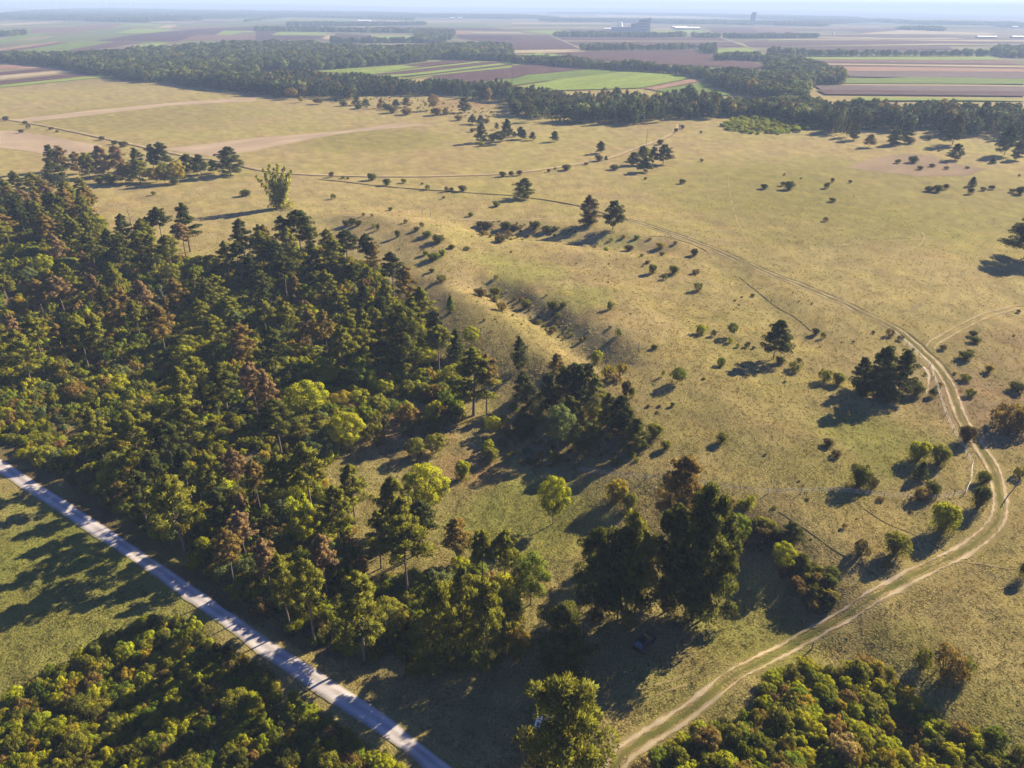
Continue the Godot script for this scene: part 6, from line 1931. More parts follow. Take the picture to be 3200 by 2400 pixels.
broad 184.1 -649.1 11.5 8.6 olive|olive leafy tree in the hazy broadleaf wood right of the far pines|trees in the hazy broadleaf wood right of the far pines
broad 221.7 -637.7 9.6 9.8 farolive|hazy olive leafy tree in the hazy broadleaf wood right of the far pines|trees in the hazy broadleaf wood right of the far pines
broad 241.4 -631.1 10.3 7.8 olive|olive leafy tree in the hazy broadleaf wood right of the far pines|trees in the hazy broadleaf wood right of the far pines
broad 206.4 -643.6 10.2 8.1 dusky|dusky leafy tree in the hazy broadleaf wood right of the far pines|trees in the hazy broadleaf wood right of the far pines
broad 252.0 -627.8 11.2 8.5 farolive|hazy olive leafy tree in the hazy broadleaf wood right of the far pines|trees in the hazy broadleaf wood right of the far pines
broad 232.9 -636.1 10.2 9.5 farolive|hazy olive leafy tree in the hazy broadleaf wood right of the far pines|trees in the hazy broadleaf wood right of the far pines
broad 236.8 -635.6 8.1 8.8 olive|olive leafy tree in the hazy broadleaf wood right of the far pines|trees in the hazy broadleaf wood right of the far pines
broad 204.6 -646.7 10.0 8.2 dusky|dusky leafy tree in the hazy broadleaf wood right of the far pines|trees in the hazy broadleaf wood right of the far pines
broad 212.0 -644.6 8.6 8.4 farolive|hazy olive leafy tree in the hazy broadleaf wood right of the far pines|trees in the hazy broadleaf wood right of the far pines
broad 179.7 -654.9 8.4 7.7 farolive|hazy olive leafy tree in the hazy broadleaf wood right of the far pines|trees in the hazy broadleaf wood right of the far pines
broad 186.7 -652.9 9.6 9.4 dusky|dusky leafy tree in the hazy broadleaf wood right of the far pines|trees in the hazy broadleaf wood right of the far pines
broad 217.3 -644.4 8.7 7.8 farolive|hazy olive leafy tree in the hazy broadleaf wood right of the far pines|trees in the hazy broadleaf wood right of the far pines
broad 252.1 -632.5 11.1 8.9 dusky|dusky leafy tree in the hazy broadleaf wood right of the far pines|trees in the hazy broadleaf wood right of the far pines
broad 238.9 -637.9 9.0 8.2 farolive|hazy olive leafy tree in the hazy broadleaf wood right of the far pines|trees in the hazy broadleaf wood right of the far pines
broad 232.7 -640.2 10.1 9.7 farolive|hazy olive leafy tree in the hazy broadleaf wood right of the far pines|trees in the hazy broadleaf wood right of the far pines
broad 197.4 -653.4 8.7 9.2 farolive|hazy olive leafy tree in the hazy broadleaf wood right of the far pines|trees in the hazy broadleaf wood right of the far pines
broad 225.9 -644.6 8.2 8.3 farolive|hazy olive leafy tree in the hazy broadleaf wood right of the far pines|trees in the hazy broadleaf wood right of the far pines
broad 228.7 -646.0 11.1 8.9 olive|olive leafy tree in the hazy broadleaf wood right of the far pines|trees in the hazy broadleaf wood right of the far pines
broad 243.0 -642.7 8.8 8.7 olive|olive leafy tree in the hazy broadleaf wood right of the far pines|trees in the hazy broadleaf wood right of the far pines
broad 201.7 -656.9 8.8 9.6 dusky|dusky leafy tree in the hazy broadleaf wood right of the far pines|trees in the hazy broadleaf wood right of the far pines
broad 195.1 -659.1 9.3 7.6 farolive|hazy olive leafy tree in the hazy broadleaf wood right of the far pines|trees in the hazy broadleaf wood right of the far pines
broad 215.6 -652.7 10.8 7.1 farolive|hazy olive leafy tree in the hazy broadleaf wood right of the far pines|trees in the hazy broadleaf wood right of the far pines
broad 185.3 -662.7 9.0 8.1 dusky|dusky leafy tree in the hazy broadleaf wood right of the far pines|trees in the hazy broadleaf wood right of the far pines
broad 252.0 -640.4 9.8 8.5 farolive|hazy olive leafy tree in the hazy broadleaf wood right of the far pines|trees in the hazy broadleaf wood right of the far pines
broad 239.8 -645.8 11.6 9.7 dusky|dusky leafy tree in the hazy broadleaf wood right of the far pines|trees in the hazy broadleaf wood right of the far pines
broad 182.7 -664.4 8.3 8.4 farolive|hazy olive leafy tree in the hazy broadleaf wood right of the far pines|trees in the hazy broadleaf wood right of the far pines
broad 210.1 -657.5 9.2 7.3 farolive|hazy olive leafy tree in the hazy broadleaf wood right of the far pines|trees in the hazy broadleaf wood right of the far pines
broad 221.8 -655.0 9.8 7.4 farolive|hazy olive leafy tree in the hazy broadleaf wood right of the far pines|trees in the hazy broadleaf wood right of the far pines
broad 250.9 -644.5 8.8 8.3 dusky|dusky leafy tree in the hazy broadleaf wood right of the far pines|trees in the hazy broadleaf wood right of the far pines
broad 186.9 -665.9 10.1 9.5 olive|olive leafy tree in the hazy broadleaf wood right of the far pines|trees in the hazy broadleaf wood right of the far pines
broad 244.0 -647.9 11.4 8.1 farolive|hazy olive leafy tree in the hazy broadleaf wood right of the far pines|trees in the hazy broadleaf wood right of the far pines
broad 203.8 -662.9 10.5 9.2 farolive|hazy olive leafy tree in the hazy broadleaf wood right of the far pines|trees in the hazy broadleaf wood right of the far pines
broad 208.8 -662.2 9.4 9.2 farolive|hazy olive leafy tree in the hazy broadleaf wood right of the far pines|trees in the hazy broadleaf wood right of the far pines
broad 178.3 -671.3 9.6 9.9 farolive|hazy olive leafy tree in the hazy broadleaf wood right of the far pines|trees in the hazy broadleaf wood right of the far pines
broad 193.7 -667.6 11.8 8.2 olive|olive leafy tree in the hazy broadleaf wood right of the far pines|trees in the hazy broadleaf wood right of the far pines
broad 218.5 -661.7 11.9 7.3 olive|olive leafy tree in the hazy broadleaf wood right of the far pines|trees in the hazy broadleaf wood right of the far pines
broad 232.2 -657.6 8.5 7.5 olive|olive leafy tree in the hazy broadleaf wood right of the far pines|trees in the hazy broadleaf wood right of the far pines
broad 227.4 -659.5 9.2 7.0 farolive|hazy olive leafy tree in the hazy broadleaf wood right of the far pines|trees in the hazy broadleaf wood right of the far pines
broad 260.0 -647.4 11.9 9.0 farolive|hazy olive leafy tree in the hazy broadleaf wood right of the far pines|trees in the hazy broadleaf wood right of the far pines
broad 225.4 -660.3 10.3 9.2 olive|olive leafy tree in the hazy broadleaf wood right of the far pines|trees in the hazy broadleaf wood right of the far pines
broad 235.1 -657.1 10.1 7.5 farolive|hazy olive leafy tree in the hazy broadleaf wood right of the far pines|trees in the hazy broadleaf wood right of the far pines
broad 242.7 -655.5 8.2 7.4 farolive|hazy olive leafy tree in the hazy broadleaf wood right of the far pines|trees in the hazy broadleaf wood right of the far pines
broad 187.3 -675.3 10.6 7.2 farolive|hazy olive leafy tree in the hazy broadleaf wood right of the far pines|trees in the hazy broadleaf wood right of the far pines
broad 216.1 -667.1 9.7 7.4 olive|olive leafy tree in the hazy broadleaf wood right of the far pines|trees in the hazy broadleaf wood right of the far pines
broad 203.6 -671.2 9.0 9.7 olive|olive leafy tree in the hazy broadleaf wood right of the far pines|trees in the hazy broadleaf wood right of the far pines
broad 212.3 -668.9 10.7 8.5 farolive|hazy olive leafy tree in the hazy broadleaf wood right of the far pines|trees in the hazy broadleaf wood right of the far pines
broad 251.2 -656.7 9.4 8.5 farolive|hazy olive leafy tree in the hazy broadleaf wood right of the far pines|trees in the hazy broadleaf wood right of the far pines
broad 202.5 -675.0 9.4 8.1 farolive|hazy olive leafy tree in the hazy broadleaf wood right of the far pines|trees in the hazy broadleaf wood right of the far pines
broad 239.6 -662.8 11.1 8.7 dusky|dusky leafy tree in the hazy broadleaf wood right of the far pines|trees in the hazy broadleaf wood right of the far pines
broad 247.4 -659.9 8.6 7.5 farolive|hazy olive leafy tree in the hazy broadleaf wood right of the far pines|trees in the hazy broadleaf wood right of the far pines
broad 256.4 -657.2 10.6 7.3 dusky|dusky leafy tree in the hazy broadleaf wood right of the far pines|trees in the hazy broadleaf wood right of the far pines
broad 208.6 -674.3 11.0 8.8 farolive|hazy olive leafy tree in the hazy broadleaf wood right of the far pines|trees in the hazy broadleaf wood right of the far pines
broad 221.8 -670.1 10.1 7.4 farolive|hazy olive leafy tree in the hazy broadleaf wood right of the far pines|trees in the hazy broadleaf wood right of the far pines
broad 232.0 -666.8 12.0 9.2 farolive|hazy olive leafy tree in the hazy broadleaf wood right of the far pines|trees in the hazy broadleaf wood right of the far pines
broad 215.6 -672.6 10.2 9.5 farolive|hazy olive leafy tree in the hazy broadleaf wood right of the far pines|trees in the hazy broadleaf wood right of the far pines
broad 237.4 -666.0 8.7 8.6 farolive|hazy olive leafy tree in the hazy broadleaf wood right of the far pines|trees in the hazy broadleaf wood right of the far pines
broad 242.2 -667.2 9.5 9.8 dusky|dusky leafy tree in the hazy broadleaf wood right of the far pines|trees in the hazy broadleaf wood right of the far pines
broad 252.4 -663.4 8.2 8.8 farolive|hazy olive leafy tree in the hazy broadleaf wood right of the far pines|trees in the hazy broadleaf wood right of the far pines
""".strip_edges().split("\n"):
		var w := l.split("|")
		var f := w[0].split(" ")
		var kind := f[0]
		var at := on_ground(float(f[1]), float(f[2]))
		var tall := float(f[3])
		var wide := float(f[4])
		n += 1
		if kind == "dead":
			var o := put("dead_tree", bare_shape(tall * 1.15, 900 + n, 12), grey_bark)
			o.position = at
			tag(o, w[1], "tree", groups.get(w[2], w[2]))
			continue
		var s: Dictionary = shapes[kind][rng.randi() % shapes[kind].size()]
		var size: Vector2 = nominal[kind]
		var across := wide / size.x
		if kind == "pine" or kind == "pineo":
			across = clampf(across, tall / size.y * 0.6, tall / size.y * 1.7)
		var b := Basis(Vector3.UP, rng.randf() * TAU).scaled(Vector3(across, tall / size.y, across))
		var small := wide < 2.2 or (kind == "broad" and f[5] == "farolive") or (at.length() > 330.0 and wide < 4.5)
		if small:
			var o := put(names[kind], s.leaf, leaf_mat[f[5]])
			o.transform = Transform3D(b, at)
			tag(o, w[1], kinds[kind], groups.get(w[2], w[2]))
			continue
		var o := base(names[kind], at)
		o.transform = Transform3D(b, at)
		tag(o, w[1], kinds[kind], groups.get(w[2], w[2]))
		var tree: bool = kinds[kind] == "tree"
		put("crown" if tree else "foliage", s.leaf, leaf_mat[f[5]], o)
		put("trunk" if tree else "stem", s.wood, (bark if kind != "broad" else grey_bark) if tree else twig, o)
	# poplar clump, dead trees, leaning pine
	var pop := poplar_shape(801)
	var po := base("poplar_tree", on_ground(-102.2, -315.5))
	po.scale = Vector3.ONE * 1.06
	tag(po, "pale yellow-green poplar with many upright stems on the meadow", "tree")
	put("crown", pop.leaf, leaves("poplar leaves", Vector3(0.31, 0.31, 0.035)), po)
	put("trunk", pop.wood, grey_bark, po)
	for d in [[Vector2(-146.8, -273.2), 12.0, "bare grey dead tree standing above the left wood's far edge"], [Vector2(-98.9, -191.9), 15.0, "pale dead trunk with broken limbs inside the left wood"], [Vector2(84.7, -482.6), 11.0, "bare grey pole-like tree behind the five-pine cluster"]]:
		var o := put("dead_tree", bare_shape(d[1], 820 + int(d[1]), 16), grey_bark)
		o.position = on_ground(d[0].x, d[0].y)
		tag(o, d[2], "tree")
	var ls: Dictionary = shapes.pine[3]
	var lean := base("pine_tree", on_ground(-174.7, -301.2))
	lean.transform = Transform3D(Basis(Vector3(0, 0, 1), 0.2) * Basis.from_scale(Vector3(0.62, 0.85, 0.62)), lean.position)
	tag(lean, "thin leaning pine at the far edge of the left wood", "tree", "pines of the left wood")
	put("crown", ls.leaf, leaf_mat["olive"], lean)
	put("trunk", ls.wood, bark, lean)

	# ------------------------------------------------ the masses nobody could count
	rng.seed = 31
	var bush_leaf := []
	for s in shapes.bush:
		bush_leaf.append(s.leaf)
	for s in shapes.scrub:
		bush_leaf.append(s.leaf)
	var spots := []
	var mix := ["olive", "olive", "olive", "yellowgreen", "darkolive", "yellowgreen", "yellowgreen", "yellowgreen", "green", "green", "gold", "brown", "teal"]
	for p in scatter(wood_poly, 2.15):
		if to_line(p, road_line) < 4.6 or (Geometry2D.is_point_in_polygon(p, open_poly) and rng.randf() < 0.85):
			continue
		var c := rough.get_noise_2d(p.x * 2.5, p.y * 2.5 + 50.0)
		if c < -0.5:
			continue
		var wide := rng.randf_range(0.85, 1.55) * (1.05 + c)
		spots.append([stand(p, wide, rng.randf_range(0.6, 1.45) * (1.05 + c), gy(p.x, p.y) - 0.15), shade(mix[rng.randi() % mix.size()])])
	mass("undergrowth", "dense mixed undergrowth on the floor of the left pine wood", bush_leaf, any_leaf, spots)
	spots = []
	mix = ["yellowgreen", "yellowgreen", "yellowgreen", "olive", "olive", "green", "green", "gold", "brown", "darkolive"]
	for t in ["-69.0,-66.0 -67.0,-69.0 -62.9,-74.6 -55.7,-82.6 -48.8,-83.2 -43.8,-79.6 -29.8,-69.5 -11.5,-57.3 -10.9,-52.1 -65.3,-51.4", "16.5,-56.9 20.4,-61.3 25.5,-62.8 29.5,-62.8 38.6,-71.6 45.6,-72.7 51.6,-71.9 53.1,-67.1 55.7,-62.6 60.1,-60.2 63.9,-57.0 61.9,-50.8 15.6,-51.5"]:
		var poly := points(t)
		for p in scatter(poly, 1.5):
			if to_line(p, road_line) < 3.6 or to_line(p, track_line) < 3.0:
				continue
			var wide := rng.randf_range(0.45, 1.0)
			spots.append([stand(p, wide, rng.randf_range(0.4, 1.0), gy(p.x, p.y) - 0.15), shade(mix[rng.randi() % mix.size()], 0.35)])
	mass("shrubbery", "tangled low shrubs filling the two foreground thickets", bush_leaf, any_leaf, spots)
	spots = []
	for l in """
-207.7 -275.9 14.1 5.9 brown
-200.0 -282.4 11.4 7.5 darkolive
-178.7 -300.4 11.5 7.1 olive
-200.0 -289.1 13.1 6.7 olive
-185.3 -300.9 14.4 5.8 olive
-214.8 -283.0 12.9 6.7 olive
-199.0 -301.9 12.1 5.4 olive
-213.6 -292.0 13.3 5.6 olive
-208.3 -298.1 15.2 6.4 olive
-222.1 -291.0 12.0 6.6 dark
-192.8 -312.6 11.5 6.9 olive
-188.0 -315.9 12.6 6.2 olive
-220.1 -305.8 12.8 5.6 brown
-204.8 -316.5 11.2 7.2 brown
-210.3 -319.5 13.8 7.4 olive
-224.2 -311.3 12.4 6.5 olive
-222.5 -314.9 15.1 5.5 brown
-217.5 -318.5 14.5 6.6 darkolive
-236.0 -316.2 15.1 6.5 olive
""".strip_edges().split("\n"):
		var f := l.split(" ")
		var p := Vector2(float(f[0]), float(f[1]))
		spots.append([stand(p, float(f[3]) / 5.6, float(f[2]) / 16.0, gy(p.x, p.y)), shade(f[4], 0.15)])
	var pine_all := []
	for s in shapes.pine:
		var am := ArrayMesh.new()
		am.add_surface_from_arrays(Mesh.PRIMITIVE_TRIANGLES, s.leaf.surface_get_arrays(0))
		pine_all.append(am)
	mass("pine_forest", "far part of the left pine wood", pine_all, any_leaf, spots)

	# far woods
	var low_pine := []
	var low_broad := []
	for k in 4:
		low_pine.append(low_tree("pine", 700 + k))
		low_broad.append(low_tree("broad", 720 + k))
	var copse := [low_copse(741), low_copse(742)]
	rng.seed = 55
	for l in """broad|-737,-1126 -615,-1059 -558,-991 -478,-926 -412,-863 -392,-869 -352,-830 -306,-804 -259,-775 -422,-1286 -526,-1614 -573,-1540 -614,-1454 -633,-1353 -648,-1282 -699,-1205 -765,-1170
broad|-422,-1286 -526,-1614 -417,-1648 -362,-1536 -273,-1511 -191,-1525 -173,-1568 -162,-1635 -33,-1635 -6,-1576 -5,-1261 -63,-1267 -128,-1285 -156,-1195 -213,-1115 -233,-1071 -266,-1038 -311,-1033 -337,-1020
broad|-5,-1267 45,-1217 133,-1135 203,-1078 243,-1014 310,-957 308,-873 268,-721 245,-746 229,-818 219,-884 233,-961 211,-1042 107,-1107 23,-1185 -5,-1205
pine|-297,-895 -272,-898 -235,-902 -171,-860 -116,-828 -82,-813 -42,-800 -3,-792 -3,-766 -250,-745
pine|-342,-823 -253,-755 -233,-745 -203,-738 -154,-713 -149,-742 -130,-764 -109,-776 -101,-810 -87,-789 -61,-759 -36,-723 -2,-707 -3,-780 -90,-817 -182,-851 -290,-873 -359,-867
pine|-2,-589 39,-584 77,-574 106,-569 124,-591 135,-611 160,-609 171,-620 178,-648 172,-683 155,-706 95,-719 62,-712 -3,-740
broad|177,-675 225,-682 268,-662 233,-585 223,-567 206,-622 174,-627
pine|219,-545 225,-535 233,-525 253,-542 261,-542 280,-549 304,-572 307,-561 304,-530 319,-535 342,-547 335,-521 341,-503 344,-486 436,-627 422,-633 377,-641 330,-644 289,-649 244,-618
broad|431,-1349 463,-1325 438,-1130 421,-1008 386,-913 344,-896 286,-769 261,-798
broad|-1248,-1934 -1239,-1964 -1277,-2094 -1312,-2153 -1319,-2084 -1296,-2010
broad|-225,-1823 -182,-1849 -158,-2022 -186,-2472 -222,-2567 -303,-2441
broad|132,-1566 179,-1586 275,-1611 380,-1663 389,-1700 232,-1637 181,-1650 135,-1621
pine|373,-1619 357,-1500 367,-1449 432,-1717 396,-1711
broad|334,-1321 360,-1311 420,-1314 413,-1239 440,-1322 395,-1368 347,-1361
broad|473,-1482 504,-1446 619,-1470 758,-1491 894,-1504 905,-1526 698,-1502 516,-1482 479,-1504
broad|926,-1551 914,-1480 942,-1467 986,-1474 1166,-1751 1113,-1742 1039,-1730
broad|112,-2272 255,-2290 382,-2295 499,-2347 514,-2421 265,-2378 117,-2378
broad|504,-2299 586,-2301 609,-2409 528,-2389
broad|593,-2279 726,-2301 895,-2372 923,-2448 751,-2381 611,-2348
broad|-805,-2490 -605,-2482 -462,-2480 -241,-2457 -251,-2559 -481,-2584 -664,-2647 -852,-2639
broad|-409,-1770 -314,-1800 -214,-1866 -218,-1901 -321,-1844 -421,-1824
broad|-882,-3111 -654,-3159 -379,-3426 -397,-3584 -696,-3364 -953,-3364
broad|-1206,-3588 -1241,-3694 -1385,-4985 -1048,-4749 -556,-4456 -585,-4689 -1089,-4937 -1605,-5636
broad|-961,-5245 -413,-5333 -21,-4908 -23,-5325 -473,-6112 -1019,-5743
far|-2867,-4495 -3661,-6169 -4468,-8818 -2951,-7509 -1998,-7552 -1509,-6804 -1101,-5688 -1322,-5269 -1512,-4907 -1573,-4105 -1577,-3427 -1897,-3521 -2114,-3545 -2060,-3218
far|-2024,-7305 -1410,-7360 -703,-6635 54,-6467 270,-5265 -181,-5236 -832,-5584 -1303,-5551 -1385,-4985
far|154,-4471 493,-4471 758,-4164 1150,-4072 1479,-3860 1575,-4115 1273,-4513 842,-4627 531,-4815 166,-4815
far|1507,-4611 1694,-4408 2334,-5295 2239,-4489 2797,-4444 3127,-4974 2506,-5030 2669,-6062 1969,-5131
far|322,-8355 914,-8324 1571,-7492 1917,-5911 2673,-6302 2969,-7003 1910,-9117 1052,-9589
far|1610,-3333 1701,-3213 1792,-3388 1732,-3566
far|2425,-4084 2530,-4015 2668,-4062 2892,-4405 2593,-4370""".strip_edges().split("\n"):
		var w := l.split("|")
		var poly := points(w[1])
		var mid := Vector2.ZERO
		for p in poly:
			mid += p / poly.size()
		spots = []
		if w[0] == "far":
			for p in scatter(poly, 42.0):
				if rough.get_noise_2d(p.x * 0.06, p.y * 0.12) < -0.3:
					continue
				spots.append([stand(p, rng.randf_range(0.8, 1.3), rng.randf_range(0.7, 1.3)), shade("farolive")])
			mass("distant_woods", "blue hazy woods far out on the plain", copse, any_leaf, spots)
			continue
		var gap := 7.2 if mid.length() < 1500.0 else 9.5
		for p in scatter(poly, gap):
			var far := p.length()
			var clear := rough.get_noise_2d(p.x * 1.2, p.y * 1.2)
			if far < 620.0 and clear < -0.12:
				continue
			var pine: bool = (w[0] == "pine") != (rng.randf() < 0.14)
			var tall := rng.randf_range(8.5, 13.5) * (1.0 + 0.35 * clear) * (1.18 if pine and far < 900.0 and p.x > 150.0 else 1.0)
			var wide := tall * (rng.randf_range(0.5, 0.75) if pine else rng.randf_range(0.75, 1.15))
			var t: String = ["fardark", "fardark", "dark", "fardark", "fardark", "dusky", "farolive", "brown"][mini(rng.randi() % 8, 6 + int(rng.randf() < 0.3))] if pine else ["farolive", "farolive", "farolive", "fardark", "dark", "farolive", "teal", "olive"][mini(rng.randi() % 8, 6 + int(rng.randf() < 0.4))]
			spots.append([stand(p, wide, tall, gy(p.x, p.y)), shade(t, 0.3)])
		mass("forest", "far pine wood beyond the meadow" if w[0] == "pine" else "far leafy wood or tree belt on the plain", low_pine + low_broad if w[0] == "pine" else low_broad, any_leaf, spots)

	rng.seed = 57
	for s in [["-66.0,-292.4 -38.3,-282.5 35.3,-283.3 75.7,-253.2 96.8,-204.6 99.1,-162.4 93.3,-135.5 84.9,-111.2 70.2,-95.6 47.4,-97.0 30.9,-115.1 27.2,-131.9 19.2,-163.8 -7.2,-181.4 -20.9,-207.2 -37.0,-243.6", 4.4, 0.34, ["brown", "straw", "straw", "olive", "straw"], "weeds", "low dry weeds scattered over the dunes and the right meadow"], ["114.3,-173.6 147.8,-193.5 146.3,-174.0 100.4,-105.7 92.8,-105.6 98.1,-128.1 105.5,-148.6", 3.6, 0.36, ["brown", "straw", "dusky"], "weeds", "dry brown weeds on the heath right of the track fork"], ["-11.0,-223.3 -3.4,-221.7 4.6,-210.8 12.7,-200.0 20.0,-184.7 21.1,-178.5 15.7,-181.3 8.4,-191.3 0.4,-206.0 -7.0,-214.3", 2.3, 0.6, ["dusky", "brown", "olive", "olive", "darkolive"], "brush", "low dark brush on the steep bank of the dune hollow"], ["155.6,-574.6 171.8,-609.7 187.9,-627.6 211.9,-639.8 224.5,-623.3 230.9,-579.3 221.0,-564.3 203.8,-546.8 190.9,-538.1 178.9,-533.3 164.2,-542.8 155.3,-556.3", 2.6, 1.6, ["sunlit_leaf", "sunlit_leaf", "yellowgreen"], "scrub_thicket", "bright green low scrub in front of the far wood"], ["-148.5,-742.1 -129.8,-763.8 -104.5,-745.7 -80.4,-728.4 -57.2,-711.9 -24.5,-664.1 -7.7,-607.5 -30.0,-593.1 -58.7,-610.7 -79.5,-630.1 -104.8,-639.2 -114.6,-657.4", 6.5, 0.8, ["brown", "rust", "brown", "dusky"], "heath_scrub", "low russet scrub on the far heath"], ["41.7,-105.1 46.0,-101.0 49.2,-96.2 50.7,-91.5 54.0,-87.4 51.1,-84.2 48.1,-83.4 46.7,-85.5 45.3,-89.7 43.3,-95.7 39.7,-99.5", 1.25, 1.05, ["darkolive", "brown", "dusky", "darkolive", "olive"], "brush", "dark brush on the bank between clearing and sandy track"], ["-6.0,-145.4 6.0,-152.6 17.0,-152.6 23.0,-138.0 28.3,-126.6 25.5,-120.4 14.8,-123.6 1.5,-124.6 -6.6,-133.5", 2.3, 0.95, ["darkolive", "olive", "olive", "brown", "green"], "undergrowth", "dark undergrowth below the pine grove above the clearing"], ["-15.4,-299.3 -1.8,-300.3 17.4,-294.8 28.3,-287.4 24.3,-283.4 7.7,-287.5 2.0,-271.4 -8.6,-269.1 -14.0,-290.5", 2.6, 0.6, ["brown", "dusky", "olive"], "brush", "brown brush in the shallow hollow near the two lone pines"]]:
		spots = []
		for p in scatter(points(s[0]), s[1]):
			if rng.randf() < 0.35 or (s[4] == "weeds" and rough.get_noise_2d(p.x * 2.5 + 40.0, p.y * 2.5) < rng.randf_range(0.1, 0.5)):
				continue
			var z: float = s[2] * rng.randf_range(0.35, 1.0)
			spots.append([stand(p, z, z * rng.randf_range(0.5, 1.0), gy(p.x, p.y) - 0.1), shade(s[3][rng.randi() % s[3].size()])])
		mass(s[4], s[5], bush_leaf, any_leaf, spots)

	# grass tufts that catch the low sun
	rng.seed = 61
	var b := Leafy.new()
	for k in 12:
		var p := Vector3(rng.randf_range(-0.28, 0.28), 0, rng.randf_range(-0.28, 0.28))
		var o := (Vector3.UP + unit() * 0.55).normalized()
		spray(b, p, o, rng.randf_range(0.12, 0.30), 0.3, Color(1, 1, 1) * rng.randf_range(0.8, 1.2), (Vector3.UP * 3.0 + unit()).normalized())
	var tuft := packed(b.v, b.n, b.c)
	var straw := leaves("grass blades", Vector3.ONE)
	spots = []
	for i in 170000:
		var a := deg_to_rad(rng.randf_range(-50, 50))
		var r := sqrt(rng.randf_range(2700.0, 46000.0))
		var p := Vector2(sin(a) * r, -cos(a) * r)
		if rng.randf() > 1.15 - r / 190.0:
			continue
		var patchy := rough.get_noise_2d(p.x * 5.0, p.y * 5.0 + 300.0)
		if to_line(p, road_line) < 2.6 or Geometry2D.is_point_in_polygon(p, wood_poly) and not Geometry2D.is_point_in_polygon(p, open_poly):
			continue
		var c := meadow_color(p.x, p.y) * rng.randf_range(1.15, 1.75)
		var s := rng.randf_range(0.6, 1.3)
		spots.append([stand(p, s, s * 0.8, gy(p.x, p.y) - 0.02), Color(c.x, c.y, c.z)])
	for i in 70000:
		var a := deg_to_rad(rng.randf_range(-44, 44))
		var r := sqrt(rng.randf_range(24000.0, 190000.0))
		var p := Vector2(sin(a) * r, -cos(a) * r)
		if rng.randf() < smoothstep(200.0, 430.0, r) or Geometry2D.is_point_in_polygon(p, wood_poly) or (p.x > 90.0 and to_line(p, fork_line) < 2.2):
			continue
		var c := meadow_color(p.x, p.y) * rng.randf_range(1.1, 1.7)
		var s := rng.randf_range(1.0, 1.9)
		spots.append([stand(p, s, s * 0.6, gy(p.x, p.y) - 0.02), Color(c.x, c.y, c.z)])
	var keep := []
	for s in spots:
		var p := Vector2(s[0].origin.x, s[0].origin.z)
		if p.x < 5.0 or to_line(p, near_track()) > 2.2:
			keep.append(s)
	mass("meadow_grass", "short dry grass tufts all over the near meadow", [tuft], straw, keep)

	# ------------------------------------------------ fences and posts
	var wood_grey := plainmat("weathered wood", Vector3(0.22, 0.18, 0.14), 0.9)
	var tape := plainmat("white fence tape", Vector3(0.75, 0.72, 0.68), 0.6)
	for f in [["13.2,-123.1 21.3,-116.8 26.2,-115.0 36.7,-112.4 47.8,-109.6 47.9,-109.8 54.0,-109.9 59.5,-110.2 64.0,-109.8 69.1,-109.1 73.3,-108.8 78.6,-108.7 82.0,-109.2 84.7,-110.2", "white-taped pasture fence running left from the fence corner"], ["84.7,-110.2 87.7,-113.9 91.6,-120.2 92.6,-123.6 93.5,-127.4 94.8,-132.9 96.9,-140.1 100.1,-148.8 103.5,-158.0 105.9,-164.5 106.0,-170.6 106.0,-177.1 105.9,-181.5 105.1,-185.4", "white-taped pasture fence beside the sandy track"]]:
		var o := base("pasture_fence", Vector3.ZERO)
		tag(o, f[1], "fence")
		var line := smooth_line(points(f[0]), 5.0)
		for p in line:
			put("post", boxes([[Vector3(p.x - 0.04, gy(p.x, p.y) - 0.1, p.y - 0.04), Vector3(p.x + 0.04, gy(p.x, p.y) + 1.15, p.y + 0.04)]]), wood_grey, o)
		for h in [0.35, 0.7, 1.05]:
			var tv := PackedVector3Array()
			var tn := PackedVector3Array()
			var path := []
			var radii := []
			for p in line:
				path.append(Vector3(p.x + 0.05, gy(p.x, p.y) + h, p.y + 0.05))
				radii.append(0.016)
			tube(tv, tn, path, radii, 4)
			put("tape", packed(tv, tn, PackedColorArray()), tape, o)
	for d in [[Vector2(92.9, -109.6), 3.4, 0.35, "leaning weathered post right of the track bend"], [Vector2(44.6, -76.4), 1.6, 0.0, "dark wooden post by the right thicket"], [Vector2(-38.1, -299.1), 3.2, 0.0, "thin upright pole on the far footpath, left one of two"], [Vector2(-34.7, -299.4), 4.0, 0.0, "thin upright pole on the far footpath, right one of two"]]:
		var o := put("wooden_post", drum(0.11, d[1] + 0.3, 0.08, 8), wood_grey)
		o.position = on_ground(d[0].x, d[0].y) + Vector3(0, d[1] * 0.5 - 0.1, 0)
		o.rotation.z = -d[2]
		tag(o, d[3], "post")

	# ------------------------------------------------ vehicles and camp
	vehicle("parked_car", "dark blue car parked in the shade under the tall pines", "car", on_ground(20.3, -78.1), -0.75, plainmat("dark blue paint", Vector3(0.010, 0.013, 0.020), 0.3, 0.2, 0.5), false)
	vehicle("parked_van", "white van half hidden under the pine at the bottom edge", "van", on_ground(6.1, -63.8), 1.35, plainmat("white paint", Vector3(0.78, 0.78, 0.78), 0.3, 0.0, 0.5), true)
	var camp := base("folding_table", on_ground(18.3, -83.7), 0.15)
	tag(camp, "small bright blue camping table beside a pine trunk", "table")
	put("table_top", boxes([[Vector3(-0.5, 0.68, -0.3), Vector3(0.5, 0.73, 0.3)]]), plainmat("blue plastic", Vector3(0.015, 0.09, 0.28), 0.5), camp)
	for s in [[-0.48, -0.32], [0.48, -0.32], [-0.48, 0.32], [0.48, 0.32]]:
		put("leg", boxes([[Vector3(s[0] - 0.02, 0, s[1] - 0.02), Vector3(s[0] + 0.02, 0.68, s[1] + 0.02)]]), tape, camp)

	# ------------------------------------------------ far buildings and wind turbines
	var concrete := plainmat("grey cladding", Vector3(0.24, 0.25, 0.27), 0.8)
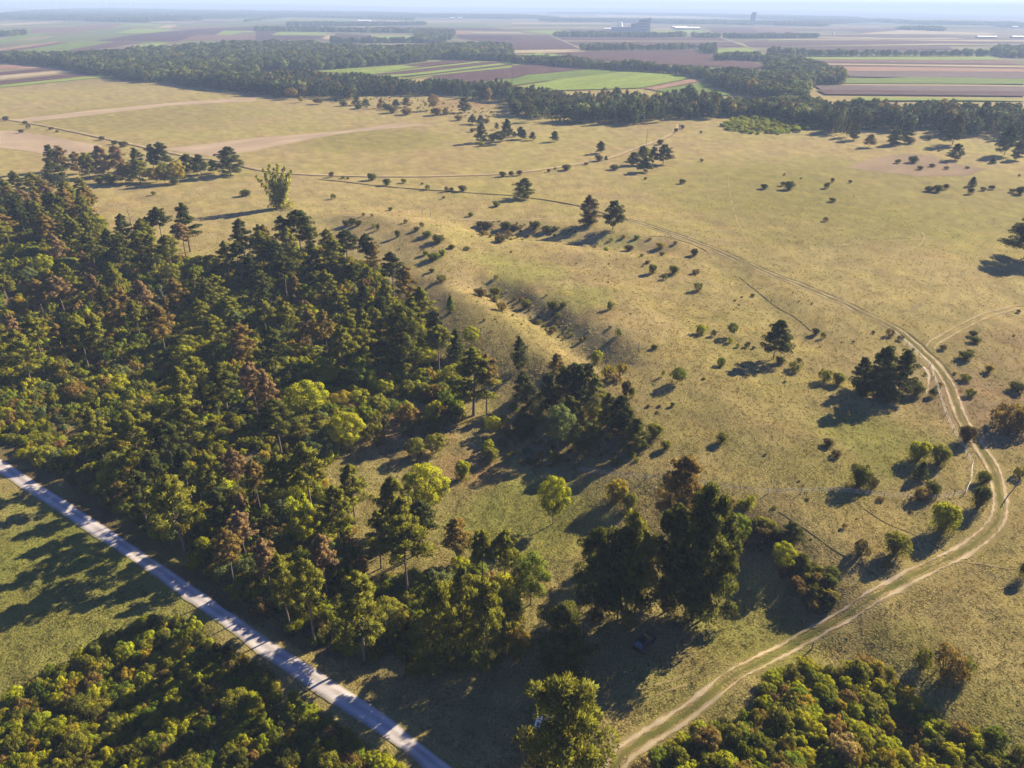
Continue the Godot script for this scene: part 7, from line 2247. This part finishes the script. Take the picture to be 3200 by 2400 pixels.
	var pale := plainmat("pale sheet roof", Vector3(0.78, 0.77, 0.74), 0.6)
	var glazing := plainmat("dark window bands", Vector3(0.08, 0.10, 0.13), 0.25, 0.0, 0.5)
	var plant := base("factory_building", Vector3(435.8, 0, -2798.6), -0.12)
	tag(plant, "tall stepped grey factory block with a sloping roof far on the plain", "building")
	put("tower", boxes([[Vector3(-8, 0, -16), Vector3(29, 40, 16), 4.0]]), concrete, plant)
	put("middle_block", boxes([[Vector3(-34, 0, -14), Vector3(-8.1, 26, 14), 2.0]]), concrete, plant)
	put("low_hall", boxes([[Vector3(-102, 0, -12), Vector3(-34.1, 15, 16)]]), concrete, plant)
	put("stair_fin", boxes([[Vector3(29.1, 0, -3), Vector3(31.5, 46.5, 3)]]), plainmat("dark fin", Vector3(0.08, 0.08, 0.1), 0.8), plant)
	put("chimney", drum(2.2, 24, 1.9, 12), pale, plant).position = Vector3(-52, 26, -4)
	for k in 4:
		put("window_band", boxes([[Vector3(-6, 7 + k * 8.5, 16.01), Vector3(27, 9.5 + k * 8.5, 16.3)]]), glazing, plant)
	for k in 2:
		put("window_band", boxes([[Vector3(-100, 4 + k * 5.5, 16.01), Vector3(-36, 6 + k * 5.5, 16.3)]]), glazing, plant)
	put("storage_dome", drum(11, 16, 7, 16), pale, plant).position = Vector3(-72, 22, -60)
	var silo := base("grain_silo", on_ground(1169.1, -3986.0), 0.1)
	tag(silo, "tall lone concrete silo tower near the horizon on the right", "building")
	for k in 3:
		put("silo_cell", drum(5.2, 50, -1.0, 16), concrete, silo).position = Vector3(-7.5 + k * 7.5, 25, 0)
	put("head_house", boxes([[Vector3(-8, 50, -4.5), Vector3(12, 58, 4.5)]]), concrete, silo)
	for d in [[Vector2(661.1, -3104.0), 95.0, 30.0, 11.0, "long white-roofed shed right of the factory"], [Vector2(343.6, -2951.2), 34.0, 14.0, 8.0, "low white building left of the factory"], [Vector2(1469.0, -2504.7), 62.0, 14.0, 7.0, "white-roofed barn at the right edge of the plain, left one of two"], [Vector2(1594.6, -2533.6), 60.0, 14.0, 7.0, "white-roofed barn at the right edge of the plain, right one of two"], [Vector2(-1172.1, -5115.5), 22.0, 16.0, 11.0, "tiny white house far out in the middle of the plain"], [Vector2(-390.1, -5032.9), 30.0, 14.0, 9.0, "tiny white farmhouse beyond the tree belts, upper middle"], [Vector2(-352.7, -5139.6), 26.0, 14.0, 9.0, "tiny white barn just right of the upper middle farmhouse"], [Vector2(-7733.4, -14651.1), 60.0, 24.0, 16.0, "tiny white works building between the left wind turbines"], [Vector2(673.2, -3309.1), 60.0, 26.0, 9.0, "second lower pale roof beside the factory sheds"], [Vector2(2470.5, -3995.3), 30.0, 14.0, 8.0, "small pale farm roof near the right frame edge"], [Vector2(-732.0, -3922.2), 60.0, 20.0, 9.0, "blue-grey hall among far tree belts"]]:
		var o := base("farm_shed", on_ground(d[0].x, d[0].y), 0.05)
		tag(o, d[4], "building")
		put("wall", boxes([[Vector3(-d[1] / 2, 0, -d[2] / 2), Vector3(d[1] / 2, d[3] * 0.6, d[2] / 2)]]), concrete, o)
		var st := begin()
		var hx: float = d[1] / 2 + 1.0
		var hz: float = d[2] / 2 + 1.0
		var y0: float = d[3] * 0.6 + 0.01
		var q := [Vector3(-hx, y0, -hz), Vector3(hx, y0, -hz), Vector3(hx, y0, hz), Vector3(-hx, y0, hz), Vector3(-hx, d[3], 0), Vector3(hx, d[3], 0)]
		for k in [3, 4, 5, 3, 5, 2, 1, 5, 4, 1, 4, 0, 0, 4, 3, 2, 5, 1, 0, 3, 2, 0, 2, 1]:
			st.add_vertex(q[k])
		put("roof", finish(st), pale, o)
	var tank := put("white_tank", drum(5.0, 7.0, 3.0, 16), pale)
	tank.position = on_ground(1075.3, -2720.5) + Vector3(0, 3.5, 0)
	tag(tank, "tiny white round tank in the fields left of the barns", "tank")
	var mast := plainmat("turbine white", Vector3(0.8, 0.8, 0.8), 0.5)
	var first: Node3D = null
	var spots_w := [Vector2(-6176.0, -10082.3), Vector2(-6138.2, -10194.2), Vector2(-6672.8, -11776.1), Vector2(-5988.3, -10639.2), Vector2(-5927.6, -10819.5), Vector2(-6227.2, -12100.6), Vector2(-5734.4, -11392.9), Vector2(-5390.3, -11392.5), Vector2(-6849.5, -14646.7), Vector2(-5314.3, -13884.4)]
	var place := ["leftmost", "second from left", "third from left", "fourth from left", "fifth from left", "sixth from left", "seventh from left", "eighth from left", "ninth from left", "rightmost"]
	spots_w.sort_custom(func(p: Vector2, q: Vector2) -> bool: return p.x / p.y > q.x / q.y)
	for k in spots_w.size():
		if first == null:
			first = base("wind_turbine", Vector3.ZERO)
			put("mast", drum(6.0, 120, 3.4, 16), mast, first).position = Vector3(0, 60, 0)
			put("nacelle", boxes([[Vector3(-2.5, 119, -8), Vector3(2.5, 124, 6)]]), mast, first)
			for blade in 3:
				var bl := put("blade", boxes([[Vector3(-1.6, 2, -0.3), Vector3(0.9, 50, 0.3)]]), mast, first)
				bl.position = Vector3(0, 121.5, 6.6)
				bl.rotation.z = TAU * blade / 3.0 + 0.5
			tag(first, "", "wind turbine", "wind turbines on the left horizon")
		var o: Node3D = first
		if k:
			o = first.duplicate()
			o.name = numbered("wind_turbine")
			add_child(o)
		o.position = Vector3(spots_w[k].x, 0, spots_w[k].y)
		o.rotation.y = 0.4
		o.set_meta("label", "slim white wind turbine on the left horizon, %s of ten" % place[k])


var near_cache := PackedVector2Array()


func near_track() -> PackedVector2Array:
	if near_cache.is_empty():
		for i in range(0, track_line.size(), 6):
			if track_line[i].length() < 330.0:
				near_cache.append(track_line[i])
	return near_cache
